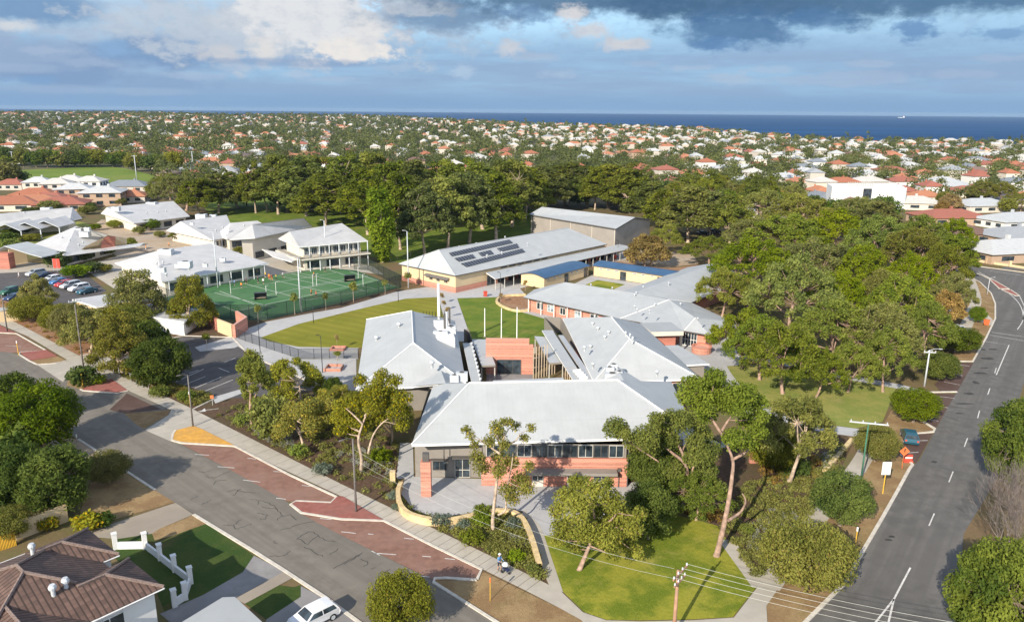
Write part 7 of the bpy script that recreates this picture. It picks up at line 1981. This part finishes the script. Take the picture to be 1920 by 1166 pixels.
# court gear: goals, shelters and posts
for x, y, l in ((489, 562, 'near black-roofed bench shelter on the court'), (656, 528, 'far black-roofed bench shelter on the court')):
    b = P(x, y); T = empty('bench_shelter', l, 'shelter', b, .3); mb = MB(); mb.box((0, .5, 0), 2.6, .06, 1.6); mb.box((-1.3, 0, 0), .06, 1.0, 1.6); mb.box((1.3, 0, 0), .06, 1.0, 1.6); mb.build('wall', MAT['black_metal'], T, world=False); mb = MB(); mb.box((0, -.05, 1.6), 2.8, 1.2, .07); mb.build('roof', MAT['black_metal'], T, world=False); mb = MB(); mb.box((0, .1, .42), 2.3, .4, .06); mb.build('bench_seat', MAT['timber'], T, world=False)
for i, (x, y) in enumerate(((500, 560), (518, 553), (587, 537), (594, 536), (672, 522), (681, 537), (566, 585), (433, 551))):
    b = P(x, y); T = empty('goal_post', '%s white hoop post from the left on the sports court' % ordinal([7, 0, 1, 2][0] if False else sorted([500, 518, 587, 594, 672, 681, 566, 433]).index(x)), 'goal post', b, group='hoop posts on the court')
    mb = MB(); mb.tube([(0, 0, 0), (0, 0, 3.05)], .05, 6); mb.build('post', MAT['white_paint'], T, world=False); mb = MB(); mb.tube([(.35 + .2 * math.cos(a_ * .785), .2 * math.sin(a_ * .785), 3.05) for a_ in range(9)], .02, 4); mb.build('hoop', MAT['galv'], T, world=False)
T = empty('brick_planter', 'square brick planter box with three saplings beside the black fence', 'planter', P(626, 692)); c_ = P(626, 692)
mb = MB()
for dx, dy, sx, sy in ((0, -1.2, 2.8, .25), (0, 1.2, 2.8, .25), (-1.27, 0, .25, 2.15), (1.27, 0, .25, 2.15)): mb.box(c_ + Vector((dx, dy, 0)), sx, sy, .55)
mb.build('wall', MAT['brick_red'], T)
T = empty('brick_planter', 'small brick planter edge on the mown lawn side of the black fence', 'planter', P(634, 655)); c_ = P(634, 655)
mb = MB()
for dx, dy, sx, sy in ((0, -.9, 2.6, .25), (0, .9, 2.6, .25), (-1.17, 0, .25, 1.55), (1.17, 0, .25, 1.55)): mb.box(c_ + Vector((dx, dy, 0)), sx, sy, .4)
mb.build('wall', MAT['brick_red'], T)

# ---------------------------------------------------------------- cars
CAR = {}


def car_parts(kind):
    if kind == 'sedan': prof = [(-2.2, .32), (-2.25, .62), (-2.15, .92), (-1.6, .98), (-1.0, 1.42), (.35, 1.44), (1.15, .98), (2.0, .84), (2.24, .62), (2.22, .32)]; roof = (4, 5)
    elif kind == 'hatch': prof = [(-1.95, .34), (-2.05, .65), (-1.95, 1.0), (-1.6, 1.48), (-.9, 1.55), (.4, 1.52), (1.15, 1.04), (1.85, .88), (2.05, .62), (2.02, .34)]; roof = (3, 5)
    else: prof = [(-2.2, .4), (-2.3, .75), (-2.22, 1.1), (-1.95, 1.68), (-1.2, 1.74), (.45, 1.7), (1.2, 1.14), (2.1, .98), (2.3, .7), (2.26, .4)]; roof = (3, 5)
    belt = .95 if kind == 'sedan' else 1.02 if kind == 'hatch' else 1.12; top = max(z for _, z in prof)
    hw = lambda z: (.80 if z < .45 else .90) if z <= belt else .90 - .22 * (z - belt) / (top - belt)
    mb = MB(); n = len(prof); L = [Vector((x, hw(z), z)) for x, z in prof]; Rr = [Vector((x, -hw(z), z)) for x, z in prof]
    for i in range(n - 1): mb.face([L[i], L[i + 1], Rr[i + 1], Rr[i]][::-1])
    mb.face([L[-1], L[0], Rr[0], Rr[-1]][::-1])
    # sides: lower body band and cabin side
    for S_, sg in ((L, 1), (Rr, -1)):
        low = [(x, z) for x, z in prof if z <= belt + .06]; hi = [(x, z) for x, z in prof if z > belt - .1]
        f = [Vector((x, sg * hw(z), z)) for x, z in prof]; mb.face(f if sg < 0 else f[::-1])
    body = mb.mesh('car_body_' + kind, None or [MAT['white_paint']])
    g = MB(); up = [p for p in prof if p[1] > belt - .08]
    idx = [i for i, p in enumerate(prof) if p[1] > belt + .2]; i0, i1 = idx[0], idx[-1]
    def scr(a, b):    # windscreen and rear window quads set just proud of the body
        (x0, z0), (x1, z1) = a, b; nn = Vector((-(z1 - z0), 0, x1 - x0)).normalized(); nn = nn if nn.z > 0 else -nn; o = nn * .012
        p = lambda x, z, s: Vector((x, s * (hw(z) - .09), z)) + o
        lo, hi = (.1, .93); xa, za, xb, zb = x0 + (x1 - x0) * lo, z0 + (z1 - z0) * lo, x0 + (x1 - x0) * hi, z0 + (z1 - z0) * hi
        g.face([p(xa, za, -1), p(xa, za, 1), p(xb, zb, 1), p(xb, zb, -1)])
    scr(prof[i0 - 1], prof[i0]); scr(prof[i1 + 1], prof[i1])
    for sg in (1, -1):
        zb, zt = belt + .04, top - .12; xr = prof[i0 - 1][0] + (prof[i0][0] - prof[i0 - 1][0]) * .35 + .12; xf = prof[i1 + 1][0] - .18
        q = [Vector((xr, 0, zb)), Vector((xf, 0, zb)), Vector((prof[i1][0] - .02, 0, zt)), Vector((prof[i0][0] + .12, 0, zt))]
        xm = (xr + xf) / 2 - .05
        for s0, s1 in (((q[0], q[3]), (Vector((xm - .04, 0, zb)), Vector((xm - .04, 0, zt)))), ((Vector((xm + .04, 0, zb)), Vector((xm + .04, 0, zt))), (q[1], q[2]))):
            ff = [Vector((v_.x, sg * (hw(v_.z) + .012), v_.z)) for v_ in (s0[0], s1[0], s1[1], s0[1])]; g.face(ff)
    gm = g.mesh('car_glass_' + kind, MAT['glass'])
    ty = MB(); ty.tube([(0, -.11, 0), (0, .11, 0)], .33, 16); tyre = ty.mesh('tyre', MAT['rubber']); ri = MB(); ri.tube([(0, -.118, 0), (0, .118, 0)], .2, 12); rim = ri.mesh('rim', MAT['galv'])
    hl = MB(); hl.box((prof[-2][0] - .02, .66, .66), .06, .3, .14); h1 = hl.mesh('headlight', MAT['white_paint']); tl = MB(); tl.box((prof[1][0] + .01, .7, .72), .06, .22, .2); t1 = tl.mesh('tail_light', MAT['cone_red'])
    CAR[kind] = (body, gm, tyre, rim, h1, t1, prof)


for k in ('sedan', 'hatch', 'wagon'): car_parts(k)
CARPAINT = {n: M('car_' + n, c_, .28, .03, spec=.6) for n, c_ in (('white', (.72, .73, .74)), ('silver', (.42, .44, .46)), ('navy', (.02, .04, .10)), ('teal', (.02, .09, .13)), ('blue', (.05, .16, .36)), ('red', (.42, .03, .03)), ('green', (.03, .12, .07)), ('black', (.025, .027, .03)))}


def car(kind, paint, loc, rz, lab, group=None):
    body, gm, tyre, rim, h1, t1, prof = CAR[kind]; T = empty('car', lab, 'car', loc, rz, group)
    bm = body.copy(); bm.materials.clear(); bm.materials.append(CARPAINT[paint]); link(bpy.data.objects.new('body', bm), T); link(bpy.data.objects.new('window', gm), T)
    for x in (-1.32, 1.32):
        for y in (-.76, .76): w_ = link(bpy.data.objects.new('wheel', tyre), T); w_.location = (x, y, .33); link(bpy.data.objects.new('rim', rim), w_)
    for s in (1, -1):
        a = link(bpy.data.objects.new('headlight', h1), T); a.scale = (1, s, 1); a = link(bpy.data.objects.new('tail_light', t1), T); a.scale = (1, s, 1)
    return T


dr = P(142, 548) - P(185, 539); rz = math.atan2(dr.y, dr.x); gp = 'cars parked along the school car park'
for kind, c_, x, y, l in (('wagon', 'silver', 68, 517, 'pale wagon at the far end of the parked row'), ('sedan', 'navy', 83, 521, 'dark navy sedan second from the far end of the parked row'), ('hatch', 'white', 99, 527, 'white hatchback third from the far end of the parked row'), ('sedan', 'blue', 112, 532, 'blue sedan in the middle of the parked row'), ('hatch', 'red', 121, 537, 'red hatchback in the parked row'),
                          ('wagon', 'silver', 133, 540, 'silver wagon between the red and the white car'), ('wagon', 'white', 149, 545, 'white wagon second from the near end of the parked row'), ('sedan', 'teal', 164, 550, 'dark teal sedan at the near end of the parked row')): car(kind, c_, P(x, y), rz, l, gp)
car('sedan', 'navy', P(27, 562), rz + .25, 'dark navy sedan parked apart, nearest the cream kiosk', gp); car('wagon', 'green', P(18, 552), rz + .25, 'green wagon behind the dark navy sedan near the kiosk', gp)
a, b = P(632, 1146), P(560, 1182); car('hatch', 'white', a.lerp(b, .6), math.atan2((b - a).y, (b - a).x), 'white hatchback parked on the driveway at the foot of the photo')
a, b = P(1700, 816), P(1712, 846); car('hatch', 'teal', a.lerp(b, .35), math.atan2((a - b).y, (a - b).x), 'dark car parked in the bay beside the orange roadwork sign')
for kind, c_, x, y, l in (('wagon', 'white', 1783, 580, 'white van under the trees near the bend, upper of two'), ('wagon', 'white', 1784, 594, 'white van under the trees near the bend, lower of two'), ('wagon', 'black', 1340, 438, 'black car parked behind the V-trunk gum'), ('sedan', 'black', 1318, 440, 'black sedan beside the other black car under the gums'), ('wagon', 'silver', 1795, 625, 'silver car half hidden beside the broad green tree')): car(kind, c_, P(x, y), .3, l)

# ---------------------------------------------------------------- people
CLOTH = {n: M('cloth_' + n, c_, .9, .1) for n, c_ in (('orange', (.75, .25, .04)), ('yellow', (.75, .5, .05)), ('white', (.7, .7, .7)), ('navy', (.03, .04, .10)), ('blue', (.12, .28, .55)), ('red', (.5, .06, .04)), ('dark', (.03, .03, .035)), ('grey', (.25, .25, .26)))}
MAT['hair'] = M('hair', (.05, .03, .02), .8, .1)


def person(lab, loc, rz, shirt, legs, pose=0, s=1.0, hat=None, group=None, name='person'):
    """One skinned figure: joints laid out in the pose, grown to a single surface, then coloured by height."""
    me = bpy.data.meshes.new('person'); st = (.30, -.26) if pose == 1 else (.12, -.10)
    V = [(0, 0, .95), (0, 0, 1.18), (.01, 0, 1.40), (.02, 0, 1.50), (.05, 0, 1.60), (.05, 0, 1.72)]; E = [(0, 1), (1, 2), (2, 3), (3, 4), (4, 5)]; Rr = [.145, .13, .155, .06, .095, .075]
    for i, sg in enumerate((1, -1)):
        b = len(V); V += [(0, sg * .10, .88), (st[i] * .55 + .04, sg * .11, .48), (st[i], sg * .11, .07), (st[i] + .17, sg * .12, .035)]; E += [(0, b), (b, b + 1), (b + 1, b + 2), (b + 2, b + 3)]; Rr += [.095, .062, .045, .04]
    for i, sg in enumerate((1, -1)):
        b = len(V); sw = -st[i]
        if pose == 2: V += [(.02, sg * .19, 1.38), (.10, sg * .24, 1.14), (.36, sg * .18, 1.06), (.44, sg * .17, 1.05)]
        else: V += [(.01, sg * .19, 1.38), (sw * .35 - .02, sg * .25, 1.12), (sw * .7 + .06, sg * .27, .90), (sw * .8 + .09, sg * .27, .80)]
        E += [(2, b), (b, b + 1), (b + 1, b + 2), (b + 2, b + 3)]; Rr += [.062, .047, .036, .042]
    me.from_pydata(V, E, []); o = bpy.data.objects.new('tmp', me); col.objects.link(o)
    md = o.modifiers.new('skin', 'SKIN'); md.use_smooth_shade = True
    for i, r in enumerate(Rr): me.skin_vertices[0].data[i].radius = (r, r)
    me.skin_vertices[0].data[0].use_root = True
    o.modifiers.new('sub', 'SUBSURF').levels = 1
    ev = o.evaluated_get(bpy.context.evaluated_depsgraph_get()); m2 = bpy.data.meshes.new_from_object(ev); bpy.data.objects.remove(o)
    m2.materials.clear()
    for x in (MAT['skin'], CLOTH[shirt], CLOTH[legs], MAT['rubber'], MAT['hair']): m2.materials.append(x)
    for p in m2.polygons:
        c_ = p.center; z = c_.z; arm = abs(c_.y) > .185 and z < 1.36
        p.material_index = 3 if z < .09 else 0 if z < .50 else 2 if z < .93 and not arm else (0 if z < 1.16 else 1) if arm else 1 if z < 1.47 else 4 if (z > 1.67 or c_.x < .0 and z > 1.55) else 0
    T = bpy.data.objects.new(name, m2); col.objects.link(T); T.location = loc; T.rotation_euler = (0, 0, rz); T.scale = (s, s, s); tag(T, lab, 'person', group)
    if hat: mb = MB(); mb.lathe((.05, 0, 1.70), [(.17, 0), (.115, .02), (.10, .09), (.03, .12)], 10); mb.build('hat', CLOTH[hat], T, world=False)
    return T


gp = 'people on the sports court'
for i, (x, y, sh, lg, l) in enumerate(((453, 541, 'orange', 'navy', 'person in orange top near the left sideline, arms apart'), (462, 533, 'dark', 'dark', 'person in dark clothes just right of the orange-topped sideline player'), (484, 532, 'dark', 'navy', 'person in dark clothes beside the group on the court'), (494, 533, 'white', 'dark', 'person in white top at the left of the court group'), (505, 525, 'orange', 'red', 'person in orange and red at the heart of the court group'),
                                          (510, 527, 'red', 'orange', 'person in red top standing close behind the orange player'), (518, 525, 'yellow', 'navy', 'person in yellow bib at the right of the court group'), (531, 522, 'white', 'dark', 'person in white top apart at the right of the group'), (589, 521, 'orange', 'navy', 'person in orange bib in front of the two white hoops'), (610, 511, 'navy', 'dark', 'person in navy at the far corner of the court'),
                                          (584, 555, 'orange', 'dark', 'person in orange top at the near side of the court'), (593, 558, 'red', 'dark', 'person in red top beside the near orange player'), (440, 536, 'blue', 'navy', 'person in blue standing at the left end line'), (498, 521, 'yellow', 'dark', 'person in yellow behind the court group'))):
    person(l, P(x, y), random.uniform(0, 6.28), sh, lg, i % 2, 1.0 if i % 3 else .93, group=gp)
for x, y, sh, lg, l in ((274, 470, 'orange', 'white', 'person in orange vest walking between the school blocks'), (317, 464, 'orange', 'dark', 'person in orange top crossing the school courtyard'), (36, 521, 'white', 'white', 'person in white walking in front of the pavilion'), (1011, 581, 'grey', 'dark', 'person in grey outside the L-shaped building')): person(l, P(x, y), .5, sh, lg, 1)
b = P(936, 1068); d = (P(1028, 1112) - P(936, 1068)).normalized(); rz = math.atan2(d.y, d.x)
person('person in blue top and cap pushing a stroller along the shaded footpath', b, rz, 'blue', 'dark', 2, 1.0, hat='white')
T = empty('stroller', 'dark baby stroller with white hood on the shaded footpath', 'stroller', b + d * .85, rz)
mb = MB(); mb.tube([(-.42, -.2, 1.04), (-.42, .2, 1.04)], .02, 6); mb.tube([(-.42, -.2, 1.04), (.3, -.2, .25)], .02, 6); mb.tube([(-.42, .2, 1.04), (.3, .2, .25)], .02, 6); mb.tube([(-.3, -.22, .18), (.12, -.2, .75)], .018, 6); mb.tube([(-.3, .22, .18), (.12, .2, .75)], .018, 6); mb.build('frame', MAT['black_metal'], T, world=False)
mb = MB(); mb.box((-.02, 0, .42), .55, .38, .1); mb.box((-.22, 0, .5), .1, .38, .42); mb.box((.24, 0, .3), .1, .36, .16); mb.build('seat', CLOTH['navy'], T, world=False)
mb = MB(); mb.lathe((-.12, 0, .82), [(.30, 0), (.29, .12), (.2, .24), (.06, .29)], 12); mb.build('hood', CLOTH['white'], T, world=False)
for x, y, r in ((-.32, -.24, .16), (-.32, .24, .16), (.34, 0, .13)): mb = MB(); mb.tube([(x, y - .03, r), (x, y + .03, r)], r, 12); mb.build('wheel', MAT['rubber'], T, world=False)

# ---------------------------------------------------------------- ship on the horizon
b = PD(1690, 219, 8200); b.z = SEA_Z; T = empty('cargo_ship', 'small white cargo ship far out near the horizon', 'ship', b); T.scale = (.5, .5, .5)
mb = MB(); hull = [(-70, 0), (-66, -11), (40, -11), (74, 0), (40, 11), (-66, 11)]; mb.prism([Vector((x, y, 0)) for x, y in hull], -2, 9); mb.build('hull', MAT['white_wall'], T, world=False)
mb = MB(); mb.box((52, 0, 9), 22, 18, 16); mb.box((54, 0, 25), 14, 14, 6); mb.build('superstructure', MAT['white_paint'], T, world=False); mb = MB(); mb.tube([(48, 0, 30), (48, 0, 44)], 1.2, 6); mb.build('mast', MAT['white_paint'], T, world=False)
mb = MB(); mb.box((44, 0, 25), 6, 7, 10); mb.build('funnel', MAT['cone_red'], T, world=False)

# ---------------------------------------------------------------- garden beds


def in_poly(x, y, poly):
    c_ = False; j = len(poly) - 1
    for i in range(len(poly)):
        if (poly[i][1] > y) != (poly[j][1] > y) and x < (poly[j][0] - poly[i][0]) * (y - poly[i][1]) / (poly[j][1] - poly[i][1]) + poly[i][0]: c_ = not c_
        j = i
    return c_


def scatter(poly_px, n, rnd):
    ws = [P(x, y) for x, y in poly_px]; xs_ = [p.x for p in ws]; ys_ = [p.y for p in ws]; out = []; t = 0; pl = [(p.x, p.y) for p in ws]
    while len(out) < n and t < n * 40:
        t += 1; x, y = rnd.uniform(min(xs_), max(xs_)), rnd.uniform(min(ys_), max(ys_))
        if in_poly(x, y, pl): out.append((x, y))
    return out


def cover(name, lab, polys, mat, n, r=(.2, .45), leaf_s=.09, per=60, flat_=.7, hz=.8):
    rnd = random.Random(hash(name) % 999 if False else len(name) * 7 + n); V_, T_ = [], []
    cl = []
    for q in polys:
        for x, y in scatter(q, n, rnd): rr = rnd.uniform(*r); cl.append(((x, y, rr * hz * .5), rr))
    p, nn, s, t = crown_arrays(cl, per * len(cl), leaf_s, flat=flat_, surf=2.2, up=.5, nrand=.8, tint_sd=.2); p[:, 2] = np.maximum(p[:, 2], .03)
    o = bpy.data.objects.new(name, quads_mesh(name, leaf_quads(p, nn, s), MAT[mat], t)); col.objects.link(o); tag(o, lab, kind='stuff')


BED_L = [(405, 783), (470, 748), (600, 733), (668, 740), (742, 834), (742, 900), (750, 932), (788, 964), (850, 976), (926, 958), (922, 1000), (925, 1040), (780, 972), (640, 903)]
BED_C = [(880, 968), (928, 958), (966, 963), (985, 985), (1010, 1058), (1024, 1092), (930, 1044), (850, 1002)]
BED_R = [(1350, 985), (1372, 960), (1400, 905), (1500, 880), (1580, 830), (1590, 840), (1540, 940), (1500, 998), (1440, 1070), (1420, 1088), (1365, 1008)]
BED_W = [(0, 592), (0, 562), (100, 592), (230, 640), (200, 656), (151, 664)]
BED_P = [(352, 760), (365, 764), (398, 748), (380, 736), (300, 712), (205, 694)]
BED_K = [(205, 692), (300, 735), (380, 765), (360, 742), (260, 690)]
cover('ground_cover', 'olive ground cover carpeting the mulched garden beds', [BED_L, BED_C, BED_R], 'leaf_olive', 480, (.25, .65), .10, 46)
cover('low_shrubbery', 'green low shrubbery in the street garden beds', [BED_L, BED_C, BED_R, BED_P], 'leaf_olive', 120, (.3, .75), .11, 80)
cover('grey_tufts', 'pale grey-green tufts planted in drifts through the garden beds', [[(590, 850), (700, 838), (735, 850), (738, 900), (700, 880), (640, 868)], [(480, 810), (545, 818), (560, 850), (500, 830)], [(780, 966), (850, 978), (905, 970), (900, 1000), (850, 995)], [(940, 965), (985, 985), (1000, 1030), (960, 1020), (945, 990)], [(1400, 990), (1440, 955), (1510, 965), (1490, 1000), (1430, 1040), (1405, 1030)], [(440, 785), (470, 770), (520, 800), (490, 820)], [(1545, 855), (1575, 838), (1560, 875), (1545, 885)]], 'leaf_grey', 105, (.16, .34), .085, 46, 1.0, 1.2)
cover('flowering_undergrowth', 'brownish leafy undergrowth beneath the street gums', [BED_W, BED_K, [(1180, 960), (1250, 930), (1360, 960), (1345, 985), (1250, 950)], [(1420, 880), (1540, 850), (1530, 900), (1440, 910)]], 'leaf_brown', 60, (.25, .6), .12, 50)
# single shrubs one can pick out
SH = {}
for i, (nm, mt, n_, ls) in enumerate((('grey_shrub', 'leaf_blue', 900, .10), ('green_shrub', 'leaf_bright', 1100, .11), ('gold_shrub', 'leaf_yellow', 900, .12), ('dark_shrub', 'leaf_dark', 1000, .12))):
    random.seed(300 + i); cl = clumps_ball(1.3, 1.0, 14, .05, (.30, .45)); p, nn, s, t = crown_arrays(cl, n_, ls, flat=.9, surf=2.4, up=.4, nrand=.9, flower=.08 if nm == 'gold_shrub' else 0); SH[nm] = quads_mesh(nm + '_crown', leaf_quads(p, nn, s), MAT[mt], t)
stm = MB(); stm.tube([(0, 0, 0), (0, 0, .5)], [.05, .03], 5, cap=False); STEM = stm.mesh('shrub_stem', MAT['bark_grey'])


def shrub(nm, x, y, w_, lab, group=None):
    b = P(x, y); s = w_ / 2 * depth(b) / FPX; T = empty('shrub', lab, 'shrub', b, random.uniform(0, 6), group); T.scale = (s, s, s * .9)
    link(bpy.data.objects.new('crown', SH[nm]), T); link(bpy.data.objects.new('stem', STEM), T)


for nm, x, y, w_, l in (('grey_shrub', 605, 890, 40, 'large grey-blue shrub beside the street footpath, left of the lamp pole'), ('grey_shrub', 737, 935, 26, 'grey-blue shrub against the limestone wall end'), ('grey_shrub', 742, 955, 20, 'small grey-blue shrub below the limestone pier'), ('grey_shrub', 828, 985, 42, 'grey-blue shrub outside the curve of the limestone wall'), ('grey_shrub', 868, 990, 30, 'grey-blue shrub between the wall curve and the green mound'),
                        ('green_shrub', 905, 985, 46, 'bright green shrub at the foot of the slender white gum'), ('green_shrub', 885, 1020, 50, 'spreading green shrub close to the footpath below the slender gum'), ('green_shrub', 905, 968, 40, 'green shrub tucked into the bend of the limestone wall'), ('grey_shrub', 962, 990, 36, 'silvery shrub inside the tail of the limestone wall'), ('green_shrub', 968, 1052, 38, 'vivid green shrub behind the pedestrian with the stroller'), ('green_shrub', 1000, 1075, 34, 'vivid green shrub at the tip of the front garden bed'),
                        ('green_shrub', 715, 865, 44, 'green shrub in the bed beside the front wing path'), ('green_shrub', 560, 855, 40, 'green shrub below the forked yellow-flowering gum'), ('green_shrub', 455, 795, 34, 'green shrub under the tall narrow gum'), ('gold_shrub', 165, 995, 60, 'golden-flowered bush beside the brick driveway'), ('gold_shrub', 90, 992, 46, 'yellow-green bush above the ochre garden wall'), ('dark_shrub', 195, 985, 46, 'dark green bush at the end of the golden bush'), ('dark_shrub', 158, 722, 64, 'dark low bush on the island by the car park driveway'), ('green_shrub', 185, 720, 30, 'small green bush beside the dark low bush on the island'),
                        ('green_shrub', 300, 745, 40, 'green bush along the car park railing'), ('green_shrub', 350, 752, 36, 'green bush at the end of the car park bed'), ('dark_shrub', 1490, 890, 60, 'dark green bush in front of the terracotta wall'), ('green_shrub', 1400, 1000, 30, 'green bush beside the grey path at the lawn edge'), ('dark_shrub', 1455, 840, 44, 'dark bush behind the terracotta wall'), ('grey_shrub', 700, 770, 30, 'grey-blue bush by the corner of the left wing'), ('dark_shrub', 1870, 480, 46, 'clipped hedge bush before the two-storey house at the bend'), ('dark_shrub', 1835, 477, 44, 'hedge bush left of the two-storey house at the bend'), ('gold_shrub', 1910, 488, 40, 'yellow-green bush at the right of the bend house'), ('dark_shrub', 110, 500, 50, 'bush behind the parked cars at the pavilion end'), ('green_shrub', 20, 470, 40, 'green bush beside the pavilion roof')): shrub(nm, x, y, w_, l)

# ---------------------------------------------------------------- air
HAZE = 4.2e-5
hm = bpy.data.materials.new('haze_air'); hm.use_nodes = True; hn = NT(hm.node_tree); hn.N.remove(hn.N['Principled BSDF'])
pv = hn.n('ShaderNodeVolumePrincipled', {'Color': (.46, .62, .82, 1), 'Density': HAZE, 'Anisotropy': 0.0}); hn.L.new(pv.outputs[0], hn.N['Material Output'].inputs['Volume'])
mb = MB(); mb.box((0, 6200, -12), 26000, 13000, 12 + CAM_H + 3); hz = mb.build('haze', hm); tag(hz, 'thin pale sea haze over the whole place', kind='stuff')

# ------------------------------------------------------------------ render settings
sc.render.engine = 'CYCLES'
sc.view_settings.view_transform = 'Standard'; sc.view_settings.look = 'None'; sc.view_settings.gamma = 1.0
sc.view_settings.exposure = EXPO; sc.view_settings.use_curve_mapping = False
cy = sc.cycles
cy.max_bounces = 6; cy.diffuse_bounces = 3; cy.glossy_bounces = 2; cy.transmission_bounces = 4; cy.transparent_max_bounces = 12; cy.volume_bounces = 0
cy.use_denoising = True; cy.caustics_reflective = False; cy.caustics_refractive = False
